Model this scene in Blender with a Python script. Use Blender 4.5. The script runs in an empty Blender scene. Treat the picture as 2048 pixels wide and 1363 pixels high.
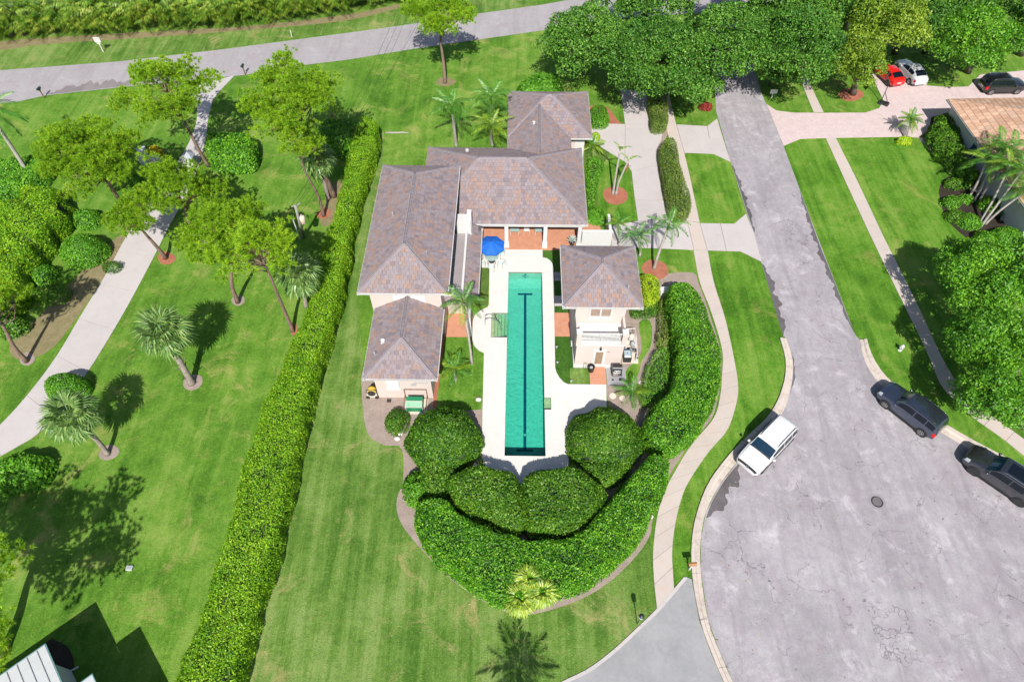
# Aerial view of a house with a long lap pool beside a cul-de-sac. Units: metres.
import bpy, bmesh, math, random
import numpy as np
from mathutils import Vector, Matrix
from mathutils.geometry import delaunay_2d_cdt

scene = bpy.context.scene
COL = scene.collection
R = math.radians

# ---------------------------------------------------------------- camera
CAM_H, FOC, HORIZ = 44.5, 1320.0, -1094.0          # flying height, focal length and horizon row (survey pixels)
PITCH = math.atan((681.5 - HORIZ) / FOC)
cam_data = bpy.data.cameras.new('camera')
cam = bpy.data.objects.new('camera', cam_data); COL.objects.link(cam)
cam.location = (0, 0, CAM_H); cam.rotation_euler = (R(90) - PITCH, 0, 0)
cam_data.sensor_fit = 'HORIZONTAL'; cam_data.sensor_width = 36.0
cam_data.lens = 36.0 * FOC / 2048.0
cam_data.clip_start = 0.5; cam_data.clip_end = 2000
scene.camera = cam

# ---------------------------------------------------------------- world, sun, exposure
SUN_EL, SUN_AZ = R(47), R(178.6)                    # compass bearing of the sun, clockwise from +Y
world = bpy.data.worlds.new('World'); scene.world = world; world.use_nodes = True
wt = world.node_tree; wt.nodes.clear()
wo = wt.nodes.new('ShaderNodeOutputWorld'); wb = wt.nodes.new('ShaderNodeBackground'); ws = wt.nodes.new('ShaderNodeTexSky')
ws.sky_type = 'NISHITA'; ws.sun_disc = False; ws.sun_elevation = SUN_EL; ws.sun_rotation = SUN_AZ
ws.air_density = 1.0; ws.dust_density = 1.2; ws.ozone_density = 1.0
wb.inputs['Strength'].default_value = 0.085
wt.links.new(ws.outputs['Color'], wb.inputs['Color']); wt.links.new(wb.outputs['Background'], wo.inputs['Surface'])
sun_data = bpy.data.lights.new('sun', 'SUN'); sun_data.energy = 4.8; sun_data.angle = R(0.53); sun_data.color = (1.0, 0.955, 0.88)
sun = bpy.data.objects.new('sun', sun_data); COL.objects.link(sun)
sd = Vector((math.sin(SUN_AZ) * math.cos(SUN_EL), math.cos(SUN_AZ) * math.cos(SUN_EL), math.sin(SUN_EL)))
sun.rotation_euler = (-sd).to_track_quat('-Z', 'Y').to_euler()
scene.view_settings.view_transform = 'Standard'; scene.view_settings.look = 'None'
scene.view_settings.gamma = 1.0; scene.view_settings.use_curve_mapping = False
scene.view_settings.exposure = 0.46
scene.render.engine = 'CYCLES'
scene.cycles.use_denoising = True
scene.cycles.use_adaptive_sampling = True; scene.cycles.adaptive_threshold = 0.02
scene.cycles.max_bounces = 6; scene.cycles.diffuse_bounces = 3; scene.cycles.transparent_max_bounces = 12
scene.cycles.caustics_reflective = False; scene.cycles.caustics_refractive = False

# ---------------------------------------------------------------- survey
def gp(u, v, z=0.0):
    """ground plan position (x, y) of the point at height z that the survey photo shows at (u, v)"""
    x = (u - 1024.0) / FOC; y = -(v - 681.5) / FOC
    dy = math.cos(PITCH) + y * math.sin(PITCH); dz = -math.sin(PITCH) + y * math.cos(PITCH)
    t = (CAM_H - z) / -dz
    return (x * t, dy * t)
def pj(x, y, z):
    d = Vector((x, y, z - CAM_H)); F = Vector((0, math.cos(PITCH), -math.sin(PITCH))); U = Vector((0, math.sin(PITCH), math.cos(PITCH)))
    k = d.dot(F); return 1024 + FOC * x / k, 681.5 - FOC * d.dot(U) / k, k
def height_of(base, top):
    b = gp(*base); best = (1e9, 0)
    for i in range(0, 500):
        z = i * .05; u, v, k = pj(b[0], b[1], z); e = (u - top[0]) ** 2 + (v - top[1]) ** 2
        best = min(best, (e, z))
    return best[1]
def gps(pts, z=0.0): return [gp(u, v, z) for u, v in pts]
PA = R(0.75)                                         # the plot is turned by this much
def hw(x, y): return (x * math.cos(PA) + y * math.sin(PA), -x * math.sin(PA) + y * math.cos(PA))   # plot -> world
def wh(x, y): return (x * math.cos(PA) - y * math.sin(PA), x * math.sin(PA) + y * math.cos(PA))    # world -> plot

# ---------------------------------------------------------------- object helpers
ORG = {}
def link(o, parent=None):
    COL.objects.link(o)
    if parent is not None: o.parent = parent
    return o
def tag(o, label=None, cat=None, group=None, kind=None):
    if label: o['label'] = label
    if cat: o['category'] = cat
    if group: o['group'] = group
    if kind: o['kind'] = kind
    return o
def thing(name, label, cat, loc=(0, 0, 0), rotz=0.0, group=None, plot=False):
    """an Empty at the base of a thing; plot=True: loc is in plot coordinates, children use plot coordinates"""
    o = bpy.data.objects.new(name, None); o.empty_display_size = .3; COL.objects.link(o)
    if plot:
        x, y = hw(loc[0], loc[1]); o.location = (x, y, loc[2]); o.rotation_euler = (0, 0, -PA); ORG[o.name] = Vector(loc)
    else:
        o.location = loc; o.rotation_euler = (0, 0, rotz); ORG[o.name] = Vector((0, 0, 0))
    return tag(o, label, cat, group)
def copy_tree(o, parent=None):
    c = o.copy(); COL.objects.link(c); c.parent = parent
    for ch in o.children: copy_tree(ch, c)
    return c
def mesh_obj(name, verts, faces, mat, parent=None, smooth=False, off=None, mats=None, sharp=None):
    me = bpy.data.meshes.new(name); 
    if off is not None: verts = [(v[0] - off[0], v[1] - off[1], v[2] - off[2]) for v in verts]
    me.from_pydata([tuple(v) for v in verts], [], faces); me.update()
    for m in (mats or [mat]): me.materials.append(m)
    if smooth:
        me.polygons.foreach_set('use_smooth', [True] * len(me.polygons))
        if sharp: me.set_sharp_from_angle(angle=R(sharp))
    o = bpy.data.objects.new(name, me)
    return link(o, parent)

class MB:
    """collects shapes that make up ONE part"""
    def __init__(s): s.v = []; s.f = []
    def add(s, vs, fs):
        n = len(s.v); s.v += [tuple(v) for v in vs]; s.f += [tuple(i + n for i in f) for f in fs]; return s
    def box(s, x0, x1, y0, y1, z0, z1):
        return s.add([(x0,y0,z0),(x1,y0,z0),(x1,y1,z0),(x0,y1,z0),(x0,y0,z1),(x1,y0,z1),(x1,y1,z1),(x0,y1,z1)],
                     [(3,2,1,0),(4,5,6,7),(0,1,5,4),(1,2,6,5),(2,3,7,6),(3,0,4,7)])
    def obox(s, M, sx, sy, sz):
        """box of size sx, sy, sz centred on the frame M"""
        c = [M @ Vector((a * sx / 2, b * sy / 2, d * sz / 2)) for d in (-1, 1) for a, b in ((-1, -1), (1, -1), (1, 1), (-1, 1))]
        return s.add(c, [(3,2,1,0),(4,5,6,7),(0,1,5,4),(1,2,6,5),(2,3,7,6),(3,0,4,7)])
    def bar(s, p, q, w, h=None, up=(0, 0, 1)):
        p, q = Vector(p), Vector(q); d = q - p; L = d.length; x = d.normalized(); h = h or w
        y = Vector(up).cross(x)
        if y.length < 1e-4: y = Vector((0, 1, 0)).cross(x)
        y.normalize(); z = x.cross(y); c = (p + q) / 2
        M = Matrix(((x.x, y.x, z.x, c.x), (x.y, y.y, z.y, c.y), (x.z, y.z, z.z, c.z), (0, 0, 0, 1)))
        return s.obox(M, L, w, h)
    def prism(s, poly, z0, z1):
        n = len(poly); a = sum(poly[i][0] * poly[(i + 1) % n][1] - poly[(i + 1) % n][0] * poly[i][1] for i in range(n))
        if a < 0: poly = poly[::-1]
        return s.add([(p[0], p[1], z0) for p in poly] + [(p[0], p[1], z1) for p in poly],
                     [tuple(range(n - 1, -1, -1)), tuple(range(n, 2 * n))] + [(i, (i + 1) % n, n + (i + 1) % n, n + i) for i in range(n)])
    def cyl(s, x, y, z0, z1, r0, r1=None, n=14, cap=True):
        r1 = r0 if r1 is None else r1
        vs = [(x + r * math.cos(2 * math.pi * i / n), y + r * math.sin(2 * math.pi * i / n), z) for z, r in ((z0, r0), (z1, r1)) for i in range(n)]
        fs = [(i, (i + 1) % n, n + (i + 1) % n, n + i) for i in range(n)]
        if cap: fs += [tuple(range(n - 1, -1, -1)), tuple(range(n, 2 * n))]
        return s.add(vs, fs)
    def lathe(s, prof, x=0, y=0, z=0, n=18):
        vs = [(x + r * math.cos(2 * math.pi * i / n), y + r * math.sin(2 * math.pi * i / n), z + h) for r, h in prof for i in range(n)]
        fs = [(k * n + i, k * n + (i + 1) % n, (k + 1) * n + (i + 1) % n, (k + 1) * n + i) for k in range(len(prof) - 1) for i in range(n)]
        fs += [tuple(range(n - 1, -1, -1)), tuple(range((len(prof) - 1) * n, len(prof) * n))]
        return s.add(vs, fs)
    def tube(s, pts, rad, n=8, close=True):
        pts = [Vector(p) for p in pts]; m = len(pts)
        rad = rad if hasattr(rad, '__len__') else [rad] * m
        vs = []; ref = Vector((0.31, 0.87, 0.38)).normalized()
        for i, p in enumerate(pts):
            d = (pts[min(i + 1, m - 1)] - pts[max(i - 1, 0)]).normalized()
            a = d.cross(ref)
            if a.length < 1e-3: a = d.cross(Vector((1, 0, 0)))
            a.normalize(); b = d.cross(a)
            for k in range(n):
                t = 2 * math.pi * k / n; vs.append(p + (a * math.cos(t) + b * math.sin(t)) * rad[i])
        fs = [(i * n + k, i * n + (k + 1) % n, (i + 1) * n + (k + 1) % n, (i + 1) * n + k) for i in range(m - 1) for k in range(n)]
        if close: fs += [tuple(range(n - 1, -1, -1)), tuple(range((m - 1) * n, m * n))]
        return s.add(vs, fs)
    def build(s, name, mat, parent=None, smooth=False, sharp=None, off=None):
        if off is None and parent is not None:
            p = parent
            while p.parent is not None: p = p.parent
            off = ORG.get(p.name, Vector((0, 0, 0)))
        return mesh_obj(name, s.v, s.f, mat, parent, smooth, off, sharp=sharp)

def in_poly(P, poly):
    P = np.asarray(P, float); poly = np.asarray(poly, float); x, y = P[:, 0], P[:, 1]; ins = np.zeros(len(P), bool); n = len(poly)
    for i in range(n):
        x0, y0 = poly[i]; x1, y1 = poly[(i + 1) % n]
        c = ((y0 > y) != (y1 > y)) & (x < (x1 - x0) * (y - y0) / ((y1 - y0) if abs(y1 - y0) > 1e-12 else 1e-12) + x0)
        ins ^= c
    return ins
def fill(poly, holes=()):
    pts = []; edges = []
    for lp in [poly] + list(holes):
        n0 = len(pts); n = len(lp); pts += [Vector((p[0], p[1])) for p in lp]; edges += [(n0 + i, n0 + (i + 1) % n) for i in range(n)]
    vo, eo, fo, *_ = delaunay_2d_cdt(pts, edges, [], 0, 1e-5)
    cen = np.array([[sum(vo[i][k] for i in f) / 3 for k in (0, 1)] for f in fo])
    ok = in_poly(cen, poly)
    for h in holes: ok &= ~in_poly(cen, h)
    fs = []
    for f, o in zip(fo, ok):
        if not o: continue
        a, b, c = (vo[i] for i in f)
        fs.append(tuple(f) if (b - a).cross(c - a) > 0 else tuple(f[::-1]))
    return [(v[0], v[1]) for v in vo], fs
def sheet(name, poly, z, mat, parent=None, holes=(), thick=0.0, kind='structure', off=None):
    """flat patch of ground; thick > 0 gives it real edges"""
    vo, fs = fill(poly, holes)
    vs = [(x, y, z) for x, y in vo]
    if thick:
        for lp in [poly] + list(holes):
            n0 = len(vs); n = len(lp)
            vs += [(p[0], p[1], z) for p in lp] + [(p[0], p[1], z - thick) for p in lp]
            fs = fs + [(n0 + i, n0 + n + i, n0 + n + (i + 1) % n, n0 + (i + 1) % n) for i in range(n)]
    o = mesh_obj(name, vs, fs, mat, parent, off=off)
    if kind and parent is None: o['kind'] = kind
    return o
def smooth_line(pts, step=0.5, closed=False):
    """Catmull-Rom through the points, resampled evenly"""
    P = [np.array(p, float) for p in pts]; n = len(P); out = []
    rng = range(n if closed else n - 1)
    for i in rng:
        p0 = P[(i - 1) % n] if closed or i > 0 else 2 * P[0] - P[1]
        p1, p2 = P[i], P[(i + 1) % n]
        p3 = P[(i + 2) % n] if closed or i + 2 < n else 2 * P[-1] - P[-2]
        m = max(2, int(np.linalg.norm(p2 - p1) / step * 2))
        for k in range(m):
            t = k / m
            out.append(.5 * ((2 * p1) + (-p0 + p2) * t + (2 * p0 - 5 * p1 + 4 * p2 - p3) * t * t + (-p0 + 3 * p1 - 3 * p2 + p3) * t ** 3))
    if not closed: out.append(P[-1])
    out = np.array(out)
    if closed: out = np.vstack([out, out[:1]])
    L = np.r_[0, np.cumsum(np.linalg.norm(np.diff(out, axis=0), axis=1))]
    m = max(2, int(round(L[-1] / step))); s = np.linspace(0, L[-1], m + 1)
    Q = np.stack([np.interp(s, L, out[:, k]) for k in range(out.shape[1])], 1)
    return [tuple(q) for q in (Q[:-1] if closed else Q)]
def rounded(pts, step=.5): return smooth_line(pts, step, True)

# ---------------------------------------------------------------- material helpers
def mat_new(name):
    m = bpy.data.materials.new(name); m.use_nodes = True; nt = m.node_tree; nt.nodes.clear()
    out = nt.nodes.new('ShaderNodeOutputMaterial'); return m, nt, out
def N(nt, typ, **kw):
    n = nt.nodes.new(typ)
    for k, v in kw.items():
        if k.startswith('i_'): n.inputs[int(k[2:]) if k[2:].isdigit() else k[2:].replace('_', ' ')].default_value = v
        else: setattr(n, k, v)
    return n
def ramp(nt, stops, fac, interp='LINEAR'):
    r = nt.nodes.new('ShaderNodeValToRGB'); r.color_ramp.interpolation = interp
    e = r.color_ramp.elements
    while len(e) < len(stops): e.new(.5)
    for i, (p, c) in enumerate(stops): e[i].position = p; e[i].color = (c[0], c[1], c[2], 1) if hasattr(c, '__len__') else (c, c, c, 1)
    if fac is not None: nt.links.new(fac, r.inputs['Fac'])
    return r.outputs['Color']
def noise(nt, scale, detail=4, rough=.55, vec=None, dist=0.0, dim='3D'):
    n = nt.nodes.new('ShaderNodeTexNoise'); n.inputs['Scale'].default_value = scale; n.inputs['Detail'].default_value = detail
    n.inputs['Roughness'].default_value = rough; n.inputs['Distortion'].default_value = dist
    if vec is not None: nt.links.new(vec, n.inputs['Vector'])
    return n.outputs['Fac']
def mix(nt, fac, a, b, mode='MIX'):
    m = nt.nodes.new('ShaderNodeMix'); m.data_type = 'RGBA'; m.blend_type = mode; m.clamp_factor = True
    for sock, val in ((m.inputs[0], fac), (m.inputs[6], a), (m.inputs[7], b)):
        if isinstance(val, bpy.types.NodeSocket): nt.links.new(val, sock)
        elif hasattr(val, '__len__'): sock.default_value = (*val[:3], 1)
        else: sock.default_value = val
    return m.outputs[2]
def mth(nt, op, a, b=0.0, clamp=False):
    m = nt.nodes.new('ShaderNodeMath'); m.operation = op; m.use_clamp = clamp
    for sock, val in ((m.inputs[0], a), (m.inputs[1], b)):
        if isinstance(val, bpy.types.NodeSocket): nt.links.new(val, sock)
        else: sock.default_value = val
    return m.outputs[0]
def bump(nt, h, strength=.3, dist=.05):
    b = nt.nodes.new('ShaderNodeBump'); b.inputs['Strength'].default_value = strength; b.inputs['Distance'].default_value = dist
    nt.links.new(h, b.inputs['Height']); return b.outputs['Normal']
def pos(nt): return nt.nodes.new('ShaderNodeNewGeometry').outputs['Position']
def principled(nt, out, col, rough=.7, metal=0.0, normal=None, spec=.5, coat=0.0):
    p = nt.nodes.new('ShaderNodeBsdfPrincipled')
    if isinstance(col, bpy.types.NodeSocket): nt.links.new(col, p.inputs['Base Color'])
    else: p.inputs['Base Color'].default_value = (*col[:3], 1)
    if isinstance(rough, bpy.types.NodeSocket): nt.links.new(rough, p.inputs['Roughness'])
    else: p.inputs['Roughness'].default_value = rough
    p.inputs['Metallic'].default_value = metal; p.inputs['Specular IOR Level'].default_value = spec
    p.inputs['Coat Weight'].default_value = coat; p.inputs['Coat Roughness'].default_value = .03
    if normal is not None: nt.links.new(normal, p.inputs['Normal'])
    nt.links.new(p.outputs[0], out.inputs['Surface']); return p
def plain(name, col, rough=.6, metal=0.0, var=.12, scale=3.0, bmp=0.0, coat=0.0, spec=.5):
    """one base colour with soft blotches, fine grain and optional relief"""
    m, nt, out = mat_new(name); p = pos(nt)
    n1 = noise(nt, scale, 5, .6, p); n2 = noise(nt, scale * 14, 3, .5, p)
    f = mth(nt, 'ADD', mth(nt, 'MULTIPLY', n1, .7), mth(nt, 'MULTIPLY', n2, .3))
    c = ramp(nt, [(.3, [x * (1 - var) for x in col]), (.7, [min(1, x * (1 + var)) for x in col])], f)
    principled(nt, out, c, rough, metal, bump(nt, n2, bmp, .02) if bmp else None, spec, coat)
    return m
def leaf_mat(name, dark, mid, light, trans=.28, rough=.5, patch=.35, pscale=.45, spec=.35):
    """every leaf its own tone (random per island), growth patches on top, light let through"""
    m, nt, out = mat_new(name); g = nt.nodes.new('ShaderNodeNewGeometry'); oi = nt.nodes.new('ShaderNodeObjectInfo')
    n1 = noise(nt, pscale, 3, .6, g.outputs['Position'])
    f = mth(nt, 'ADD', mth(nt, 'MULTIPLY', g.outputs['Random Per Island'], 1 - patch), mth(nt, 'MULTIPLY', ramp(nt, [(.3, 0), (.7, 1)], n1), patch))
    f = mth(nt, 'ADD', f, mth(nt, 'MULTIPLY', mth(nt, 'SUBTRACT', oi.outputs['Random'], .5), .12), True)
    c = ramp(nt, [(.05, dark), (.5, mid), (.97, light)], f)
    p = principled(nt, out, c, rough, 0, None, spec)
    t = nt.nodes.new('ShaderNodeBsdfTranslucent'); tc = mix(nt, .5, c, (min(1, light[0] * 1.1), min(1, light[1] * 1.1), light[2] * .6))
    nt.links.new(tc, t.inputs['Color'])
    mx = nt.nodes.new('ShaderNodeMixShader'); mx.inputs[0].default_value = trans
    nt.links.new(p.outputs[0], mx.inputs[1]); nt.links.new(t.outputs[0], mx.inputs[2]); nt.links.new(mx.outputs[0], out.inputs['Surface'])
    return m
# ================================================================ materials
def make_grass(name, tones, dry=.5, stripes=0.0, angle=0.0):
    m, nt, out = mat_new(name); p = pos(nt)
    big = noise(nt, .10, 4, .6, p, .8); midn = noise(nt, .55, 6, .7, p, .4)
    fine = ramp(nt, [(.33, 0), (.67, 1)], noise(nt, 3.5, 4, .8, p)); tiny = ramp(nt, [(.36, 0), (.64, 1)], noise(nt, 11.0, 3, .75, p))
    f = mth(nt, 'ADD', mth(nt, 'MULTIPLY', big, .5), mth(nt, 'MULTIPLY', midn, .5))
    if stripes:
        sm = nt.nodes.new('ShaderNodeMapping'); sm.inputs['Rotation'].default_value = (0, 0, angle); sm.inputs['Scale'].default_value = (1.3, .07, 1); nt.links.new(p, sm.inputs['Vector'])
        f = mth(nt, 'ADD', f, mth(nt, 'MULTIPLY', mth(nt, 'SUBTRACT', noise(nt, 1.0, 4, .65, sm.outputs[0], .3), .5), stripes))
    c = ramp(nt, [(.36, tones[0]), (.5, tones[1]), (.63, tones[2])], f)
    gr = mth(nt, 'ADD', mth(nt, 'MULTIPLY', fine, .45), mth(nt, 'MULTIPLY', tiny, .55))
    c = mix(nt, 1.0, c, ramp(nt, [(0, .52), (.5, .96), (1, 1.0)], gr), 'MULTIPLY')
    c = mix(nt, ramp(nt, [(.6, 0), (1, .45)], gr), c, [min(1, x * 1.5) for x in tones[2]])
    d1 = noise(nt, .27, 6, .72, p, 1.2); d2 = noise(nt, 9, 3, .7, p)
    dm = ramp(nt, [(.535, 0), (.68, 1)], mth(nt, 'ADD', mth(nt, 'MULTIPLY', d1, .78), mth(nt, 'MULTIPLY', d2, .22)))
    c = mix(nt, mth(nt, 'MULTIPLY', dm, dry), c, tones[3])
    h = mth(nt, 'ADD', mth(nt, 'MULTIPLY', fine, .4), mth(nt, 'MULTIPLY', tiny, .6))
    principled(nt, out, c, .85, 0, bump(nt, h, .55, .06), .15)
    return m
def make_concrete(name, col, var=.1, stain=(.30, .25, .2), stain_amt=.35, sc=1.0, joints=None):
    m, nt, out = mat_new(name); p = pos(nt); oi = nt.nodes.new('ShaderNodeObjectInfo')
    a = noise(nt, .5 * sc, 6, .65, p, .4); b = noise(nt, 4 * sc, 5, .7, p); g = noise(nt, 45, 2, .6, p)
    f = mth(nt, 'ADD', mth(nt, 'ADD', mth(nt, 'MULTIPLY', a, .45), mth(nt, 'MULTIPLY', b, .25)), mth(nt, 'ADD', mth(nt, 'MULTIPLY', g, .15), mth(nt, 'MULTIPLY', oi.outputs['Random'], .15)))
    c = ramp(nt, [(.3, [x * (1 - var * 1.6) for x in col]), (.5, col), (.72, [min(1, x * (1 + var)) for x in col])], f)
    s = ramp(nt, [(.5, 0), (.72, 1)], noise(nt, .9 * sc, 7, .72, p, 1.2))
    c = mix(nt, mth(nt, 'MULTIPLY', s, stain_amt), c, stain)
    principled(nt, out, c, .8, 0, bump(nt, g, .15, .01), .3)
    return m
def make_asphalt(name, lo, hi, crack=.8, wear=.5):
    m, nt, out = mat_new(name); p = pos(nt)
    a = noise(nt, .16, 5, .6, p, .8); b = noise(nt, 1.6, 6, .75, p, .3); g = noise(nt, 14, 4, .8, p)
    f = mth(nt, 'ADD', mth(nt, 'ADD', mth(nt, 'MULTIPLY', a, .34), mth(nt, 'MULTIPLY', b, .33)), mth(nt, 'MULTIPLY', g, .33))
    md = [(x + y) / 2 for x, y in zip(lo, hi)]
    c = ramp(nt, [(.36, lo), (.5, md), (.62, hi)], f)
    # pinkish blotches
    c = mix(nt, mth(nt, 'MULTIPLY', ramp(nt, [(.48, 0), (.66, 1)], noise(nt, .55, 6, .75, p, .5)), .45), c, (md[0] * .88, md[1] * .75, md[2] * .82))
    # bleached, worn patches
    c = mix(nt, mth(nt, 'MULTIPLY', ramp(nt, [(.55, 0), (.68, 1)], noise(nt, .4, 7, .75, p, .4)), wear), c, [min(1, x * 1.3) for x in hi])
    sm = nt.nodes.new('ShaderNodeMapping'); sm.inputs['Rotation'].default_value = (0, 0, R(-18)); sm.inputs['Scale'].default_value = (.9, .1, 1); nt.links.new(p, sm.inputs['Vector'])
    c = mix(nt, ramp(nt, [(.46, 0), (.68, .4)], noise(nt, 1.0, 4, .65, sm.outputs[0], .8)), c, [x * .82 for x in lo])
    c = mix(nt, ramp(nt, [(.70, 0), (.76, .7)], noise(nt, 2.2, 2, .5, p)), c, [x * .5 for x in lo])
    # dark stains
    c = mix(nt, ramp(nt, [(.66, 0), (.74, .75)], noise(nt, .28, 6, .7, p, 1.5)), c, [x * .45 for x in lo])
    # cracks: a wide net and a fine net, broken up by noise
    def net(scale, width, mask_lo):
        w = nt.nodes.new('ShaderNodeVectorMath'); w.operation = 'MULTIPLY_ADD'
        wn = nt.nodes.new('ShaderNodeTexNoise'); wn.inputs['Scale'].default_value = scale * 3; wn.inputs['Detail'].default_value = 5; nt.links.new(p, wn.inputs['Vector'])
        nt.links.new(wn.outputs['Color'], w.inputs[0]); w.inputs[1].default_value = (.9 / scale * .5,) * 3; nt.links.new(p, w.inputs[2])
        v = nt.nodes.new('ShaderNodeTexVoronoi'); v.feature = 'DISTANCE_TO_EDGE'; v.inputs['Scale'].default_value = scale; nt.links.new(w.outputs[0], v.inputs['Vector'])
        line = ramp(nt, [(0, 1), (width, 0)], v.outputs['Distance'])
        return mth(nt, 'MULTIPLY', line, ramp(nt, [(mask_lo, 0), (mask_lo + .1, 1)], noise(nt, .35, 3, .6, p)))
    k = mth(nt, 'MAXIMUM', net(.30, .0075, .46), mth(nt, 'MULTIPLY', net(1.25, .016, .56), .8))
    c = mix(nt, mth(nt, 'MULTIPLY', k, crack), c, [x * .35 for x in lo])
    principled(nt, out, c, .85, 0, bump(nt, g, .25, .015), .25)
    return m
def make_pavers(name):
    m, nt, out = mat_new(name); p = pos(nt)
    b = nt.nodes.new('ShaderNodeTexBrick'); b.inputs['Scale'].default_value = 1.0; b.inputs['Brick Width'].default_value = .24; b.inputs['Row Height'].default_value = .12
    b.inputs['Mortar Size'].default_value = .007; b.inputs['Color1'].default_value = (.58, .47, .46, 1); b.inputs['Color2'].default_value = (.47, .37, .38, 1); b.inputs['Mortar'].default_value = (.33, .28, .27, 1)
    mp = nt.nodes.new('ShaderNodeMapping'); mp.inputs['Rotation'].default_value = (0, 0, R(28)); nt.links.new(p, mp.inputs['Vector']); nt.links.new(mp.outputs[0], b.inputs['Vector'])
    c = mix(nt, .35, b.outputs['Color'], ramp(nt, [(.3, (.46, .36, .37)), (.7, (.68, .57, .55))], noise(nt, 1.1, 5, .7, p)))
    principled(nt, out, c, .8, 0, bump(nt, b.outputs['Fac'], .2, -.01), .3)
    return m
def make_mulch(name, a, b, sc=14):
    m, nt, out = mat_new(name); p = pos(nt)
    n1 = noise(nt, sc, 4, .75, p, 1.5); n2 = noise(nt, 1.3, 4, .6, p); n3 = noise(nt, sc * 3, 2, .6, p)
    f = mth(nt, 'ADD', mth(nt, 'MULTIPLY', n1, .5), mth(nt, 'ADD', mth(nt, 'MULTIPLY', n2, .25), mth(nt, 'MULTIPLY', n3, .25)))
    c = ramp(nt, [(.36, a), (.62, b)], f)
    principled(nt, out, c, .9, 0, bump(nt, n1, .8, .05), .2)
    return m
GR = make_grass('lawn_grass', [(.050, .142, .010), (.104, .230, .022), (.185, .300, .050), (.36, .33, .11)], .75, .35, R(12))
GR2 = make_grass('verge_grass', [(.045, .138, .008), (.094, .226, .018), (.165, .292, .042), (.33, .31, .09)], .6, .55, R(-17))
GR3 = make_grass('mown_lawn_grass', [(.060, .145, .016), (.118, .218, .036), (.195, .285, .076), (.35, .30, .13)], .9, .7, R(6))
TURF = make_grass('artificial_turf', [(.025, .085, .010), (.045, .125, .014), (.075, .17, .022), (.12, .17, .04)], .2)
ASPH = make_asphalt('old_asphalt', (.222, .206, .222), (.412, .388, .412), .75, .6)
ASPH2 = make_asphalt('street_asphalt', (.28, .262, .27), (.36, .34, .35), .25, .3)
CON = make_concrete('drive_concrete', (.45, .415, .41), .08, (.40, .34, .31), .35)
CONW = make_concrete('walk_concrete', (.465, .405, .37), .08, (.50, .36, .28), .5)
CONG = make_concrete('grey_concrete', (.30, .30, .31), .16, (.22, .23, .235), .6, .8)
CURB = make_concrete('kerb_concrete', (.50, .435, .385), .1, (.22, .18, .15), .7, 1.6)
DECK = make_concrete('pool_deck_coating', (.59, .565, .54), .05, (.44, .41, .38), .35)
PAV = make_pavers('pink_brick_pavers')
MULB = make_mulch('brown_bark_mulch', (.045, .030, .022), (.17, .12, .092))
MULR = make_mulch('red_bark_mulch', (.20, .065, .038), (.47, .19, .12))
MULG = make_mulch('bed_grit', (.20, .155, .13), (.40, .325, .285))
DIRT = make_mulch('dry_soil', (.12, .12, .05), (.29, .23, .13), 5)
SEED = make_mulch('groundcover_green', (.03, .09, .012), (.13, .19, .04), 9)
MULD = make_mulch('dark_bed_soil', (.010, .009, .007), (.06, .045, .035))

# ================================================================ ground
BIG = 260
px0, px1, py0, py1 = -2.4, 2.85, 22.3, 40.95
hole = [hw(px0, py0), hw(px1, py0), hw(px1, py1), hw(px0, py1)]
sheet('ground', [(-BIG, -120), (BIG, -120), (BIG, 330), (-BIG, 330)], 0, GR, holes=[hole])

def poly_px(name, pts, z, mat, sm=None, **k):
    P = gps(pts)
    if sm: P = rounded(P, sm)
    return sheet(name, P, z, mat, **k)

# mown side lawn, roadside verges (their own grass), bare soil
poly_px('side_lawn', [(742,262),(768,262),(765,330),(716,590),(724,700),(735,860),(800,890),(806,960),(793,1000),(802,1045),(852,1108),(920,1172),(1005,1220),(1060,1232),(1140,1208),(1205,1175),(1262,1125),(1300,1072),(1312,1130),(1314,1219),(1230,1300),(1130,1363),(1000,1430),(400,1430),(505,1290),(600,900),(690,560)], .004, GR3)
poly_px('verge', [(1418,506),(1480,506),(1500,516),(1524,527),(1567,672),(1570,720),(1567,758),(1540,830),(1457,914),(1416,972),(1392,1034),(1382,1102),(1384,1157),(1348,1180),(1345,1149),(1349,1050),(1375,965),(1416,905),(1458,860),(1474,812),(1478,775),(1471,724),(1453,641),(1429,563)], .004, GR2)
poly_px('verge', [(1371,308),(1427,308),(1461,325),(1491,422),(1466,446),(1401,444)], .004, GR2)
poly_px('verge', [(1568,293),(1584,285),(1601,278),(1650,277),(1690,362),(1738,466),(1793,580),(1847,689),(1881,768),(1940,830),(2005,877),(2048,918),(2048,940),(1942,884),(1860,825),(1779,766),(1742,705),(1735,679),(1711,669),(1633,466)], .004, GR2)
poly_px('front_lawn', [(1672,277),(1793,275),(1837,277),(1881,325),(1898,348),(1880,370),(1885,420),(1910,460),(1960,500),(2010,560),(2010,800),(1955,812),(1926,780),(1888,722),(1840,619),(1789,516),(1763,464),(1714,360)], .004, GR2)
poly_px('verge', [(0,88),(120,80),(330,68),(560,50),(760,22),(830,8),(1000,-20),(1085,8),(947,27),(806,49),(680,66),(445,97),(239,121),(0,140),(-200,160),(-200,100)], .004, GR3)
for pts in ([(205,500),(240,470),(262,480),(205,560),(150,640),(100,700),(40,720),(20,690),(90,620)], [(235,440),(290,400),(330,410),(280,470)], [(640,440),(672,360),(690,390),(660,450)]):
    poly_px('bare_soil', pts, .006, DIRT, .8)
poly_px('bare_soil', [(0,84),(150,72),(330,62),(520,50),(700,28),(800,8),(830,6),(700,40),(500,60),(300,75),(100,88),(0,100)], .008, DIRT, 1.0)

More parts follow.
